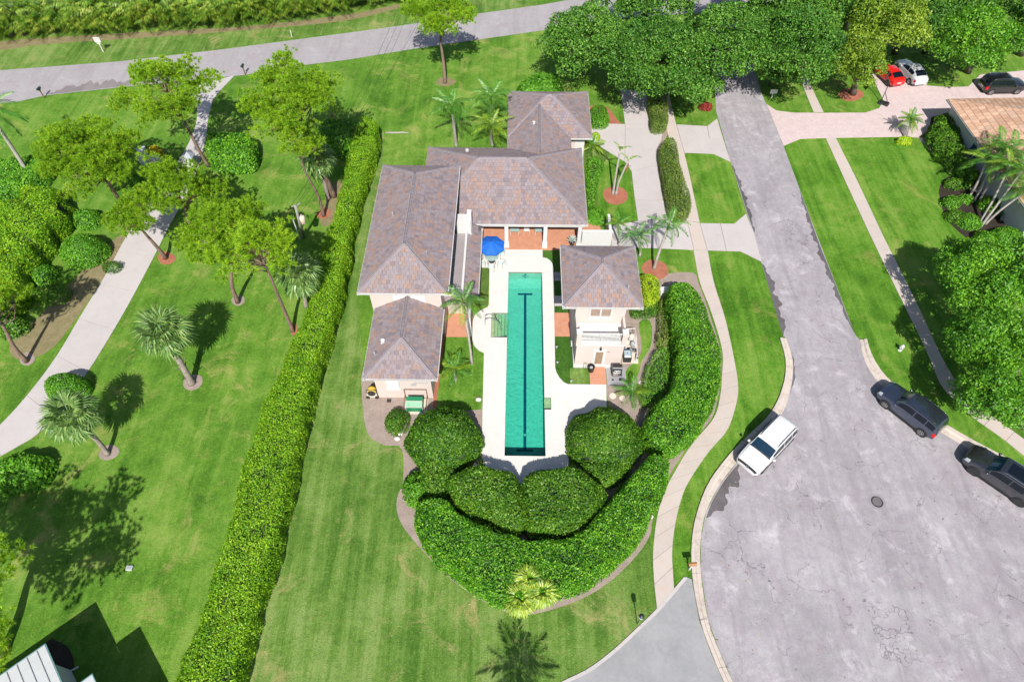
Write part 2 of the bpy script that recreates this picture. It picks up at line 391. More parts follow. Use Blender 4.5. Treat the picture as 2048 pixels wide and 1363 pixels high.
# ================================================================ streets
poly_px('street', [(-260,168),(0,141),(239,123),(445,99),(680,68),(806,51),(947,29),(1083,10),(1250,-20),(1600,-90),(1700,-40),(1480,20),(1250,36),(1080,62),(953,80),(834,97),(700,119),(547,138),(492,150),(274,171),(92,191),(38,203),(-260,240)], .012, ASPH2)
kin_l = [(1572,676),(1584,712),(1586,740),(1582,770),(1570,816),(1545,852),(1508,888),(1475,922),(1440,968),(1412,1023),(1402,1075),(1401,1136),(1416,1239),(1440,1304),(1466,1363),(1510,1430),(1600,1500)]
kout_l = [(1559,677),(1569,715),(1570,742),(1566,768),(1552,806),(1530,838),(1494,872),(1457,910),(1416,966),(1391,1032),(1382,1090),(1384,1157),(1399,1239),(1420,1300),(1447,1363),(1490,1432),(1580,1510)]
kin_r = [(1719,679),(1726,713),(1742,746),(1768,776),(1808,808),(1850,843),(1885,866),(1945,902),(2048,962),(2200,1060),(2320,1180)]
kout_r = [(1733,679),(1740,705),(1757,736),(1781,764),(1820,795),(1862,828),(1895,852),(1958,888),(2060,942),(2218,1042),(2345,1165)]
road = [(1410,60),(1420,120),(1430,180),(1432,222),(1461,323),(1492,421),(1507,466),(1522,523),(1567,672)] + kin_l + [(1800,1600),(2300,1560),(2480,1330)] + kin_r[::-1] + [(1710,669),(1632,466),(1567,292),(1533,209),(1522,185),(1500,100),(1480,20)]
poly_px('road', road, .014, ASPH)
# broken dark edges of the road surface, each patch with its own ragged outline
ASPD = make_asphalt('broken_dark_asphalt', (.075, .068, .072), (.16, .148, .155), .6, .35)
ASPB = make_asphalt('brown_dried_silt', (.17, .15, .15), (.25, .225, .225), .1, .1)
def ragged(name, line, w0, w1, z, mat, seed, side=1):
    rr = random.Random(seed); L = smooth_line(gps(line), .18); A = []; B = []
    for i, p in enumerate(L):
        q0, q1 = L[max(0, i - 1)], L[min(len(L) - 1, i + 1)]; d = Vector((q1[0] - q0[0], q1[1] - q0[1])).normalized(); n = Vector((-d.y, d.x)) * side
        e = math.sin(math.pi * i / (len(L) - 1)) ** .5; k_ = .5 + .28 * math.sin(i * .47 + seed) + .16 * math.sin(i * 1.31 + 2 * seed) + rr.uniform(-.12, .12); w = (w0 + (w1 - w0) * max(0, k_)) * e + .02
        A.append((p[0] + n.x * .02, p[1] + n.y * .02)); B.append((p[0] + n.x * w, p[1] + n.y * w))
    sheet(name, A + B[::-1], z, mat)
ragged('worn_road_edge', [(1463,330),(1478,375),(1494,425),(1508,466)], .1, .55, .017, ASPD, 1)
ragged('worn_road_edge', [(1523,527),(1536,570),(1550,620),(1566,671)], .2, .85, .017, ASPD, 2)
ragged('worn_road_edge', [(1600,380),(1622,440),(1640,490),(1668,560),(1690,618),(1709,665)], .1, .6, .017, ASPD, 3, -1)
ragged('worn_road_edge', [(1478,925),(1450,958),(1425,1000),(1411,1035)], .3, 1.3, .017, ASPD, 4)
ragged('worn_road_edge', [(1574,690),(1586,735),(1580,785)], .05, .25, .017, ASPD, 5)
ragged('silt_stain', [(274,170),(200,178),(130,186),(95,190)], .8, 2.2, .015, ASPB, 6, -1)
def strip_slabs(name, left, right, slab, mat, z, base_mat, piece='slab', gap=.02, thick=.1, tilt=.004, prof=None):
    """a path laid of single slabs between two edge lines; the bed is the structure, each slab a part"""
    rng = random.Random(len(left) * 7 + len(right))
    A = np.array(smooth_line(gps(left), .25)); B = np.array(smooth_line(gps(right), .25))
    M = 160
    def rs(Q):
        L = np.r_[0, np.cumsum(np.linalg.norm(np.diff(Q, axis=0), axis=1))]; s = np.linspace(0, L[-1], M + 1)
        return np.stack([np.interp(s, L, Q[:, k]) for k in (0, 1)], 1), L[-1]
    A, la = rs(A); B, lb = rs(B)
    bed = sheet(name, [tuple(p) for p in A] + [tuple(p) for p in B[::-1]], .010, base_mat)
    n = max(1, int(round((la + lb) / 2 / slab)))
    for i in range(n):
        t0, t1 = i / n * M, (i + 1) / n * M; g = gap / slab * M / n * .5
        ks = np.linspace(t0 + g, t1 - g, 5)
        pa = [np.array([np.interp(k, range(M + 1), A[:, c]) for c in (0, 1)]) for k in ks]
        pb = [np.array([np.interp(k, range(M + 1), B[:, c]) for c in (0, 1)]) for k in ks]
        c = (pa[2] + pb[2]) / 2
        m = MB(); dz = rng.uniform(-tilt, tilt)
        if prof is None:
            m.prism([tuple(p - c) for p in pa] + [tuple(p - c) for p in pb[::-1]], z - thick, z + dz)
        else:                                         # kerb: cross profile (share of width, height)
            vs = []; np_ = len(prof)
            for a, b in zip(pa, pb):
                for s, h in prof: q = a + (b - a) * s - c; vs.append((q[0], q[1], h))
            fs = [(r * np_ + j, (r + 1) * np_ + j, (r + 1) * np_ + j + 1, r * np_ + j + 1) for r in range(4) for j in range(np_ - 1)]
            fs += [tuple(range(np_)), tuple(range(4 * np_, 5 * np_))[::-1]]
            m.add(vs, fs)
        o = m.build(piece, mat, None, off=Vector((0, 0, 0))); o.location = (c[0], c[1], 0); o.parent = bed
    return bed
KP = [(0, .0), (.02, .15), (.42, .15), (.55, .06), (.98, .035), (1, .0)]
strip_slabs('kerb', kout_l, kin_l, 3.0, CURB, .15, MULB, 'kerb_stone', prof=KP)
strip_slabs('kerb', kout_r, kin_r, 3.0, CURB, .15, MULB, 'kerb_stone', prof=KP)

# ================================================================ paths, drives
strip_slabs('sidewalk', [(1387,501),(1399,563),(1421,621),(1444,700),(1443,758),(1440,792),(1427,836),(1382,890),(1348,945),(1326,990),(1313,1040),(1306,1104),(1308,1160),(1314,1217)],
            [(1415,501),(1427,563),(1451,641),(1469,724),(1476,775),(1471,812),(1454,860),(1416,905),(1376,965),(1360,1005),(1349,1055),(1344,1104),(1346,1149),(1348,1180)], 1.5, CONW, .05, MULB)
strip_slabs('sidewalk', [(1312,192),(1330,249),(1344,300),(1358,360),(1373,441)], [(1338,192),(1352,249),(1368,306),(1382,366),(1399,445)], 1.7, CONW, .052, MULB)
strip_slabs('sidewalk', [(1651,276),(1690,362),(1738,466),(1793,580),(1847,689),(1881,768),(1909,799),(1940,830),(2005,877),(2046,910),(2100,950)],
            [(1671,276),(1714,362),(1763,466),(1789,518),(1840,621),(1888,724),(1926,782),(1956,812),(2020,858),(2060,888),(2114,930)], 1.7, CONW, .05, MULB)
strip_slabs('sidewalk', [(1585,110),(1608,178),(1627,225)], [(1602,108),(1624,176),(1647,225)], 1.7, CONW, .05, MULB)
strip_slabs('driveway', [(375,176),(392,205),(392,250),(365,310),(318,372),(285,430),(251,477),(212,549),(164,628),(113,713),(51,795),(-10,860),(-120,960)],
            [(470,151),(430,195),(417,235),(412,275),(398,330),(368,400),(337,455),(311,508),(260,604),(212,686),(168,754),(85,860),(-10,920),(-100,1010)], 4.2, CON, .045, DIRT)
# concrete drive of the house: single poured bays
def bay(pts, parent, mat=CON, z=.045, name='concrete_bay'):
    P = gps(pts); c = np.mean(P, 0); m = MB()
    vo, fs = fill([(p[0] - c[0], p[1] - c[1]) for p in P]); n = len(P)
    m.add([(x, y, z) for x, y in vo], fs)
    m.add([(p[0] - c[0], p[1] - c[1], z) for p in P] + [(p[0] - c[0], p[1] - c[1], 0) for p in P], [(i, n + i, n + (i + 1) % n, (i + 1) % n) for i in range(n)])
    o = m.build(name, mat, None, off=Vector((0, 0, 0))); o.location = (c[0], c[1], 0); o.parent = parent; return o
drv = poly_px('house_driveway', [(1241,178),(1250,249),(1181,247),(1182,282),(1222,307),(1250,324),(1263,342),(1267,377),(1276,442),(1222,452),(1222,494),(1340,498),(1414,501),(1481,503),(1523,524),(1492,428),(1468,448),(1400,447),(1375,440),(1320,300),(1345,250),(1367,306),(1427,308),(1461,324),(1434,238),(1414,253),(1352,250),(1303,249),(1292,185)], .009, MULG)
bay([(1241,178),(1250,248),(1303,248),(1292,185)], drv)
bay([(1181,247.5),(1182,282),(1222,307),(1249,323),(1250,248.8)], drv)
bay([(1250.8,248.8),(1249.8,324),(1263,342),(1316,330),(1312,300),(1322,282),(1328,249)], drv)
bay([(1263.2,342.8),(1267,377),(1270,400),(1326,400),(1317,348),(1316,331)], drv)
bay([(1270.2,401),(1276,441),(1345,438),(1336,401)], drv)
bay([(1353,249.5),(1414,253),(1418,278),(1361,278)], drv); bay([(1414.8,252.6),(1434,238),(1446,278),(1419,278)], drv)
bay([(1361,278.6),(1446,278.6),(1461,324),(1427,308),(1369,305.5)], drv)
bay([(1223,452.5),(1276,442),(1302,441.5),(1302,496),(1223,494)], drv)
bay([(1303,441),(1374,441),(1387,500),(1338,497.5),(1303,496)], drv)
bay([(1375,442),(1399,446.5),(1414,500),(1388,500)], drv, CONW)
bay([(1400,446.8),(1440,447.4),(1452,502),(1415,500.6)], drv); bay([(1441,447.4),(1468,448),(1492,428),(1507,466),(1523,523),(1500,512),(1481,502.6),(1453,502)], drv)
# brick paver drive and path of the neighbour across the road
poly_px('paver_driveway', [(1533,209),(1553,222),(1587,226),(1640,226.5),(1731,226),(1758,217),(1767,202),(1755,178),(1742,150),(1790,128),(1848,140),(1853,172),(1895,175),(1936,174),(1960,150),(2120,135),(2120,215),(1909,222),(1862,235),(1856,262),(1837,275),(1793,274),(1656,276),(1601,278),(1584,285),(1567,292)], .05, PAV, thick=.05)
poly_px('paver_path', [(1836,276),(1858,300),(1880,324),(1898,346),(1920,364),(1945,382),(1968,390),(1960,374),(1942,360),(1916,338),(1885,305),(1862,276)], .046, PAV, thick=.05)
poly_px('neighbour_apron', [(1372,1153),(1348,1181),(1314,1220),(1270,1262),(1230,1300),(1180,1338),(1130,1363),(1040,1410),(1100,1520),(1500,1520),(1578,1508),(1490,1432),(1446,1363),(1420,1302),(1398,1240),(1383,1158)], .047, CONG, thick=.05)
strip_slabs('apron_edging', [(1368,1153),(1344,1181),(1310,1220),(1266,1262),(1226,1299),(1178,1335),(1128,1360),(1036,1405)], [(1375,1155),(1351,1184),(1317,1223),(1272,1266),(1231,1304),(1181,1342),(1130,1367),(1040,1413)], 2.2, CON, .056, MULB, 'edging_stone')

# ================================================================ planting beds
poly_px('planting_bed', [(728,735),(724,790),(735,865),(770,890),(803,895),(806,960),(793,1000),(802,1045),(852,1108),(920,1172),(1005,1220),(1060,1228),(1140,1206),(1205,1173),(1262,1123),(1298,1074),(1305,1040),(1318,990),(1340,948),(1378,888),(1422,838),(1436,792),(1440,758),(1440,700),(1417,621),(1396,563),(1386,545),(1330,548),(1290,560),(1262,610),(1240,640),(1240,735),(1258,745),(1256,765),(1212,771),(1215,830),(1140,940),(1050,985),(960,940),(962,800),(880,800),(770,730)], .008, MULG, .5)
poly_px('garden_grass', [(1278,645),(1296,638),(1304,655),(1302,690),(1290,712),(1282,725),(1278,745),(1262,768),(1250,752),(1256,735),(1275,718),(1283,700),(1282,680)], .014, GR2, .4)
poly_px('garden_grass', [(742,672),(755,640),(735,700)], .0135, GR2)
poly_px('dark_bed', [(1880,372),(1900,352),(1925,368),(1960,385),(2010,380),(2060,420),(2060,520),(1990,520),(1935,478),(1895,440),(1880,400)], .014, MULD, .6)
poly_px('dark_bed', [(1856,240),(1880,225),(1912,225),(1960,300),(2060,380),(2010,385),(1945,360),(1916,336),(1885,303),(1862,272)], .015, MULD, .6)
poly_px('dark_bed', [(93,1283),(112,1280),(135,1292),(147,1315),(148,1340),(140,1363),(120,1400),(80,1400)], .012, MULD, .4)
for pts, mt in (([(1206,384),(1215,376),(1232,373),(1248,378),(1256,390),(1252,402),(1238,409),(1220,408),(1209,398)], MULR),
                ([(1283,536),(1290,524),(1305,519),(1325,524),(1337,538),(1332,553),(1312,560),(1294,554)], MULR),
                ([(1676,188),(1690,178),(1712,178),(1727,186),(1722,197),(1702,203),(1684,199)], MULR),
                ([(1206,212),(1222,222),(1234,240),(1240,248),(1180,247),(1178,214)], MULR),
                ([(316,512),(326,502),(345,508),(352,518),(340,528),(322,527)], MULR),
                ([(632,428),(650,415),(662,425),(655,436),(640,437)], MULR),
                ([(366,768),(370,757),(388,748),(404,753),(403,770),(388,780),(372,778)], MULG),
                ([(197,910),(205,896),(222,888),(238,897),(236,910),(218,920),(203,918)], MULG),
                ([(40,715),(50,704),(66,708),(70,720),(58,731),(42,727)], MULG),
                ([(578,655),(584,645),(594,650),(594,665),(586,672)], MULR),
                ([(462,600),(474,590),(488,594),(488,606),(474,612)], MULG),
                ([(872,166),(880,156),(900,156),(912,164),(900,172),(882,172)], DIRT),
                ([(898,758),(905,750),(918,752),(924,762),(914,772),(902,770)], MULG),
                ([(46,968),(60,950),(88,945),(86,962),(60,982)], MULG)):
    poly_px('mulch_ring', pts, .018, mt, .35)
poly_px('garden_groundcover', [(1174,280),(1210,285),(1218,310),(1205,330),(1195,360),(1196,400),(1200,430),(1196,446),(1174,446),(1168,350)], .016, SEED, .6)
poly_px('garden_grass', [(1219,320),(1245,328),(1258,345),(1262,378),(1268,420),(1272,442),(1215,452),(1200,440),(1202,400),(1202,362),(1212,335)], .014, GR2, .5)
# ================================================================ building materials
def make_tile():
    m, nt, out = mat_new('flat_roof_tile'); g = nt.nodes.new('ShaderNodeNewGeometry'); oi = nt.nodes.new('ShaderNodeObjectInfo')
    f = mth(nt, 'FRACT', mth(nt, 'ADD', g.outputs['Random Per Island'], mth(nt, 'MULTIPLY', oi.outputs['Random'], 7.31)))
    nb = noise(nt, .33, 4, .65, g.outputs['Position'], .4)
    f = mth(nt, 'ADD', mth(nt, 'MULTIPLY', f, .78), mth(nt, 'MULTIPLY', mth(nt, 'SUBTRACT', nb, .28), .62), True)
    c = ramp(nt, [(0, (.168, .136, .150)), (.2, (.208, .168, .184)), (.36, (.250, .206, .222)), (.5, (.232, .170, .166)), (.62, (.268, .220, .234)), (.74, (.285, .185, .150)), (.86, (.325, .192, .138)), (.95, (.30, .205, .178))], f, 'CONSTANT')
    w = noise(nt, 5, 6, .7, g.outputs['Position'], .5)
    c = mix(nt, .3, c, ramp(nt, [(.3, (.12, .105, .112)), (.72, (.34, .295, .305))], w))
    principled(nt, out, c, .75, 0, bump(nt, noise(nt, 22, 4, .7, g.outputs['Position']), .3, .01), .35)
    return m
TILE = make_tile()
CAPM = plain('ridge_tile', (.215, .18, .20), .75, var=.22, scale=2.5)
MORT = plain('pale_mortar', (.33, .31, .32), .8, var=.12)
DKM = plain('roof_underlay', (.10, .085, .09), .8)
STUC = plain('warm_white_stucco', (.56, .475, .44), .85, var=.06, scale=.8, bmp=.25)
WHT = plain('white_paint', (.58, .575, .57), .55, var=.04)
TERR = None
def make_terra():
    m, nt, out = mat_new('terracotta_tile'); p = pos(nt)
    b = nt.nodes.new('ShaderNodeTexBrick'); b.offset = 0; b.inputs['Scale'].default_value = 1; b.inputs['Brick Width'].default_value = .3; b.inputs['Row Height'].default_value = .3
    b.inputs['Mortar Size'].default_value = .006; b.inputs['Color1'].default_value = (.50, .24, .15, 1); b.inputs['Color2'].default_value = (.43, .195, .12, 1); b.inputs['Mortar'].default_value = (.43, .22, .15, 1)
    nt.links.new(p, b.inputs['Vector'])
    c = mix(nt, .35, b.outputs['Color'], ramp(nt, [(.3, (.45, .20, .125)), (.7, (.62, .32, .205))], noise(nt, 1.5, 5, .65, p)))
    principled(nt, out, c, .6, 0, None, .4); return m
TERR = make_terra()
GLASS = plain('dark_window_glass', (.035, .045, .05), .06, var=.1, spec=.7)
CURT = plain('tan_blind_behind_glass', (.30, .22, .17), .12, var=.22, scale=6, spec=.6)
METR = plain('grey_standing_seam', (.30, .27, .275), .5, var=.1, scale=1.2)
STEEL = plain('stainless_steel', (.62, .62, .62), .22, 1.0, var=.05)
DKMET = plain('dark_metal', (.045, .045, .05), .45, .4, var=.15)
BLKP = plain('black_plastic', (.02, .02, .022), .4, var=.2)
GREYP = plain('grey_plastic', (.30, .32, .34), .45, var=.1)
TIMB = plain('brown_timber', (.20, .11, .06), .7, var=.2)

# ---------------------------------------------------------------- roof tiling
TW, TE, GAP = .30, .36, .014
_tile_me = None
def tile_proto():
    global _tile_me
    if _tile_me is None:
        w, l = TW - GAP, TE + .03; lo, hi, t = .062, .022, .03
        vs = [(0, 0, lo - t), (w, 0, lo - t), (w, l, hi - t), (0, l, hi - t), (0, 0, lo), (w, 0, lo), (w, l, hi), (0, l, hi)]
        _tile_me = bpy.data.meshes.new('tile'); _tile_me.from_pydata(vs, [], [(3,2,1,0),(4,5,6,7),(0,1,5,4),(1,2,6,5),(2,3,7,6),(3,0,4,7)]); _tile_me.materials.append(TILE)
    return _tile_me
def clip_poly(sub, clip):
    out = sub
    for i in range(len(clip)):
        a, b = clip[i], clip[(i + 1) % len(clip)]; inp = out; out = []
        ins = lambda p: (b[0] - a[0]) * (p[1] - a[1]) - (b[1] - a[1]) * (p[0] - a[0]) >= -1e-9
        for j in range(len(inp)):
            p, q = inp[j - 1], inp[j]; ip, iq = ins(p), ins(q)
            if ip != iq:
                d1 = (b[0] - a[0]) * (p[1] - a[1]) - (b[1] - a[1]) * (p[0] - a[0]); d2 = (b[0] - a[0]) * (q[1] - a[1]) - (b[1] - a[1]) * (q[0] - a[0])
                t = d1 / (d1 - d2); out.append((p[0] + (q[0] - p[0]) * t, p[1] + (q[1] - p[1]) * t))
            if iq: out.append(q)
        if len(out) < 3: return []
    return out
def face_tiles(face, skip=None):
    """(frame, list of (x, y, full, clipped outline)) of every tile on one roof plane; eave edge = first two points"""
    p0, p1 = Vector(face[0]), Vector(face[1]); x = (p1 - p0).normalized()
    n = x.cross(Vector(face[2]) - p0).normalized()
    if n.z < 0: p0, p1 = p1, p0; x = -x; n = -n
    y = n.cross(x)
    P2 = [((Vector(q) - p0).dot(x), (Vector(q) - p0).dot(y)) for q in face]
    a = sum(P2[i][0] * P2[(i + 1) % len(P2)][1] - P2[(i + 1) % len(P2)][0] * P2[i][1] for i in range(len(P2)))
    if a < 0: P2 = P2[::-1]
    x0 = min(q[0] for q in P2); x1 = max(q[0] for q in P2); y1 = max(q[1] for q in P2); out = []
    M = Matrix(((x.x, y.x, n.x, p0.x), (x.y, y.y, n.y, p0.y), (x.z, y.z, n.z, p0.z), (0, 0, 0, 1)))
    for j in range(int(math.ceil(y1 / TE)) + 1):
        yy = -.04 + j * TE
        for i in range(int((x1 - x0) / TW) + 3):
            xx = x0 - TW + i * TW + (j % 2) * TW * .5
            rect = [(xx, yy), (xx + TW - GAP, yy), (xx + TW - GAP, yy + TE + .03), (xx, yy + TE + .03)]
            test = [(q[0], max(q[1], .0005)) for q in rect]
            c = clip_poly(test, P2)
            if not c: continue
            A = abs(sum(c[k][0] * c[(k + 1) % len(c)][1] - c[(k + 1) % len(c)][0] * c[k][1] for k in range(len(c)))) / 2
            if A < .012: continue
            full = A > (TW - GAP) * (TE - .012) * .985
            cen = M @ Vector((xx + TW / 2, yy + TE / 2, 0))
            if skip and skip(cen): continue
            out.append((xx, yy, full, c if not full else rect, cen))
    return M, n, out
def lay_tiles(root, deck_part, faces, most=300):
    """tiles of all faces of one thing: the nearest full ones as single parts under the roof, the rest one part"""
    camp = Vector((*wh(0, 0), CAM_H)); singles = []; rest = MB(); off = ORG[root.name]
    for face, skip, deck in faces:
        M, n, tl = face_tiles(face, skip)
        for xx, yy, full, c, cen in tl:
            if full and n.dot(camp - cen) > 0: singles.append(((camp - cen).length, M, xx, yy, c, deck))
            else: singles.append((1e9, M, xx, yy, c, deck))
    singles.sort(key=lambda s: s[0]); me = tile_proto(); k = 0
    for d, M, xx, yy, c, deck in singles:
        if d < 1e8 and k < most:
            o = bpy.data.objects.new('tile', me); COL.objects.link(o); o.parent = deck
            o.matrix_local = Matrix.Translation(-off) @ M @ Matrix.Translation((xx, yy, 0)); k += 1
        else:
            m = len(c); zt = lambda q: .062 - .04 * (q[1] - yy) / (TE + .03)
            top = [M @ Vector((q[0], q[1], zt(q))) for q in c]; bot = [M @ Vector((q[0], q[1], zt(q) - .03)) for q in c]
            rest.add(top + bot, [tuple(range(m))] + [(i, m + i, m + (i + 1) % m, (i + 1) % m) for i in range(m)])
    o = rest.build('roof_tiles', TILE, root); o['kind'] = 'stuff'
def caps(root, segs):
    """ridge and hip tiles along each line, one part per line"""
    for a, b in segs:
        a, b = Vector(a), Vector(b); d = (b - a).normalized(); L = (b - a).length; s = d.cross(Vector((0, 0, 1))).normalized(); up = s.cross(d).normalized()
        if up.z < 0: up = -up
        flat = abs(d.z) < .05
        n = max(1, int(L / .4)); vs = []; fs = []
        prof = [(-.145, -.005), (-.08, .07), (0, .10), (.08, .07), (.145, -.005)]
        if not flat: prof = [(p * 1.0, h + .015) for p, h in prof]
        dn = -.27 * abs(1)
        for i in range(n):
            for t, k in ((i / n, 1.06), ((i + 1) / n - .002, .93)):
                c = a + d * L * t
                for px, h in prof: vs.append(c + s * px * k + up * (h * k + (dn * abs(px) if flat else dn * .6 * abs(px)) + .05))
        m = 5
        fs = [(r * m + j, r * m + j + 1, (r + 1) * m + j + 1, (r + 1) * m + j) for r in range(2 * n - 1) for j in range(m - 1)]
        o = MB().add(vs, fs).build('ridge_cap', CAPM, root)
        st = MB()
        for sg in (-1, 1):
            st.bar(a + s * sg * .155 + up * .035, b + s * sg * .155 + up * .035, .028, .04, up)
        st.build('mortar_bed', MORT, root)
def hip_faces(x0, x1, y0, y1, z, tan):
    w, l = x1 - x0, y1 - y0
    if w >= l:
        h = l / 2; yc = (y0 + y1) / 2; zr = z + h * tan; A, B = (x0 + h, yc, zr), (x1 - h, yc, zr)
        F = [[(x0, y0, z), (x1, y0, z), B, A], [(x1, y1, z), (x0, y1, z), A, B], [(x0, y1, z), (x0, y0, z), A], [(x1, y0, z), (x1, y1, z), B]]
        seg = [((x0, y0, z), A), ((x0, y1, z), A), ((x1, y0, z), B), ((x1, y1, z), B), (A, B)]
    else:
        h = w / 2; xc = (x0 + x1) / 2; zr = z + h * tan; A, B = (xc, y0 + h, zr), (xc, y1 - h, zr)
        F = [[(x0, y0, z), (x1, y0, z), A], [(x1, y1, z), (x0, y1, z), B], [(x0, y1, z), (x0, y0, z), A, B], [(x1, y0, z), (x1, y1, z), B, A]]
        seg = [((x0, y0, z), A), ((x1, y0, z), A), ((x0, y1, z), B), ((x1, y1, z), B), (A, B)]
    return F, seg
def deck_mesh(root, faces, x0, x1, y0, y1, z, name='roof'):
    m = MB()
    for f in faces: m.add(f, [tuple(range(len(f)))])
    t = .2; r = [(x0, y0), (x1, y0), (x1, y1), (x0, y1)]
    m.add([(x, y, z) for x, y in r] + [(x, y, z - t) for x, y in r], [(i, 4 + i, 4 + (i + 1) % 4, (i + 1) % 4) for i in range(4)] + [(4, 5, 6, 7)])
    return m.build(name, DKM, root)
def gutter(root, a, b, z):
    """white gutter with an open top and brackets along one eave (outside to the right of a->b)"""
    a, b = Vector((*a, z)), Vector((*b, z)); d = (b - a).normalized(); o = d.cross(Vector((0, 0, 1))).normalized()
    prof = [(.005, -.16), (.11, -.16), (.14, -.02), (.125, -.02), (.10, -.13), (.012, -.13)]; vs = []; fs = []
    e = d * .13
    for c in (a - e, b + e):
        for px, h in prof: vs.append(c + o * px + Vector((0, 0, h)))
    n = len(prof); fs = [(i, (i + 1) % n, n + (i + 1) % n, n + i) for i in range(n)] + [tuple(range(n))[::-1], tuple(range(n, 2 * n))]
    m = MB().add(vs, fs); g = m.build('gutter', WHT, root)
    L = (b - a).length; k = max(2, int(L / .9))
    for i in range(k + 1):
        c = a + d * (L * i / k); MB().bar(c + o * .0 + Vector((0, 0, -.018)), c + o * .15 + Vector((0, 0, -.018)), .03, .012).build('bracket', WHT, g)
def vent(root, x, y, z, r=.06, h=.35):
    m = MB().lathe([(r * 1.6, -.1), (r * 1.6, .03), (r, .06), (r, h), (r * 1.3, h + .01), (r * 1.3, h + .05), (r * .4, h + .06)], x, y, z, 12); m.build('roof_vent', GREYP if r < .1 else WHT, root)

# ================================================================ pool
deck_poly = [(-3.42,43.66),(2.28,43.7),(2.28,42.72),(2.66,42.62),(2.96,42.35),(3.16,41.95),(3.25,41.4),(3.24,39.9),(3.12,30.4),(3.2,29.95),(3.42,29.45),(3.75,29.0),(4.1,28.8),(7.16,28.8),(7.0,26.0),(5.2,24.4),(3.97,23.6),(3.88,21.8),(3.4,21.1),(2.7,20.55),(1.7,20.2),(.68,20.08),(-.4,20.25),(-1.4,20.7),(-2.15,21.4),(-2.56,22.3),(-2.74,31.8),(-3.2,32.05),(-3.6,32.55),(-3.78,33.2),(-3.82,35.2),(-3.65,35.9),(-3.1,36.4),(-2.6,36.7),(-2.5,37),(-2.6,41.4),(-3.42,41.4)]
pool_poly = [(-.85,22.42),(2.2,22.42),(2.2,26.43),(2.71,26.43),(2.71,27.53),(2.2,27.53),(2.2,40.85),(-.85,40.85),(-.85,36.06),(-2.23,36.06),(-2.23,33.41),(-.85,33.41)]
HWP = lambda P: [hw(*p) for p in P]
sheet('pool_deck', HWP(deck_poly), .06, DECK, holes=[HWP(pool_poly)], thick=.1)
def make_pooltile():
    m, nt, out = mat_new('pool_plaster'); p = pos(nt)
    a = ramp(nt, [(.35, 0), (.65, 1)], noise(nt, 7, 4, .8, p)); b = noise(nt, 1.2, 4, .6, p); f = mth(nt, 'ADD', mth(nt, 'MULTIPLY', a, .5), mth(nt, 'MULTIPLY', b, .5))
    v = nt.nodes.new('ShaderNodeTexVoronoi'); v.feature = 'DISTANCE_TO_EDGE'; v.inputs['Scale'].default_value = 2.6
    w = nt.nodes.new('ShaderNodeVectorMath'); w.operation = 'MULTIPLY_ADD'; wn = nt.nodes.new('ShaderNodeTexNoise'); wn.inputs['Scale'].default_value = 2.2; nt.links.new(p, wn.inputs['Vector'])
    nt.links.new(wn.outputs['Color'], w.inputs[0]); w.inputs[1].default_value = (.6, .6, .6); nt.links.new(p, w.inputs[2]); nt.links.new(w.outputs[0], v.inputs['Vector'])
    c = ramp(nt, [(.3, (.34, .54, .42)), (.5, (.40, .61, .47)), (.78, (.48, .68, .54))], f)
    principled(nt, out, c, .6, 0, None, .3); return m
PLAS = make_pooltile()
LANE = plain('lane_tile_blue', (.006, .09, .15), .4, var=.2, scale=8)
WLT = plain('waterline_tile', (.20, .22, .14), .5, var=.2, scale=6)
basin = thing('lap_pool', 'long narrow lap pool with blue lane line beside the white deck', 'pool', (.67, 31.6, 0), plot=True)
m = MB()
m.add([(-.85,22.42,-1.75),(2.2,22.42,-1.75),(2.2,39.9,-1.15),(-.85,39.9,-1.15),(-.85,40.85,-.85),(2.2,40.85,-.85)], [(0,1,2,3),(3,2,5,4)])
m.build('floor', PLAS, basin)
wl = MB(); n = len(pool_poly)
for i in range(n):
    a, b = pool_poly[i], pool_poly[(i + 1) % n]
    wl.add([(*a, .055), (*b, .055), (*b, -1.8), (*a, -1.8)], [(0, 1, 2, 3)])
wl.build('wall', PLAS, basin)
bt = MB()
for i in range(n):
    a, b = Vector((*pool_poly[i], 0)), Vector((*pool_poly[(i + 1) % n], 0)); d = (b - a).normalized(); nn = Vector((-d.y, d.x, 0)) * .004
    bt.add([a + nn + Vector((0, 0, .05)), b + nn + Vector((0, 0, .05)), b + nn + Vector((0, 0, -.12)), a + nn + Vector((0, 0, -.12))], [(0, 1, 2, 3)])
bt.build('waterline_tile', WLT, basin)
STEPM = plain('pool_step_plaster', (.46, .50, .27), .6, var=.12, scale=4)
for i in range(5):
    x1 = -2.23 + .30 + i * .285
    MB().box(-2.226 + i * .285 if i else -2.226, x1, 33.415, 36.055, -1.7, -.16 - .17 * i).build('step', STEPM, basin)
    MB().box(x1 - .05, x1 + .002, 33.42, 36.05, -.2 - .17 * i, -.155 - .17 * i).build('nosing', WLT, basin)
MB().box(2.19, 2.705, 26.435, 27.525, -1.7, -.35).build('bench', STEPM, basin)
def zf(y): return -1.75 + (y - 22.42) / (39.9 - 22.42) * .6 + .006
lm = MB()
def lane(x0, x1, y0, y1): return [(x0, y0, zf(y0)), (x1, y0, zf(y0)), (x1, y1, zf(y1)), (x0, y1, zf(y1))]
lm.add(lane(.57, .80, 23.9, 39.15), [(0,1,2,3)]); lm.build('lane_line', LANE, basin)
MB().add(lane(.03, 1.34, 39.15, 39.38), [(0,1,2,3)]).build('lane_end', LANE, basin)
MB().add(lane(.03, 1.34, 23.67, 23.9), [(0,1,2,3)]).build('lane_end', LANE, basin)
MB().box(.36, 1.0, 40.838, 40.846, -.55, -.40).build('wall_cross', LANE, basin); MB().box(.58, .78, 40.828, 40.837, -.8, -.15).build('wall_cross', LANE, basin)
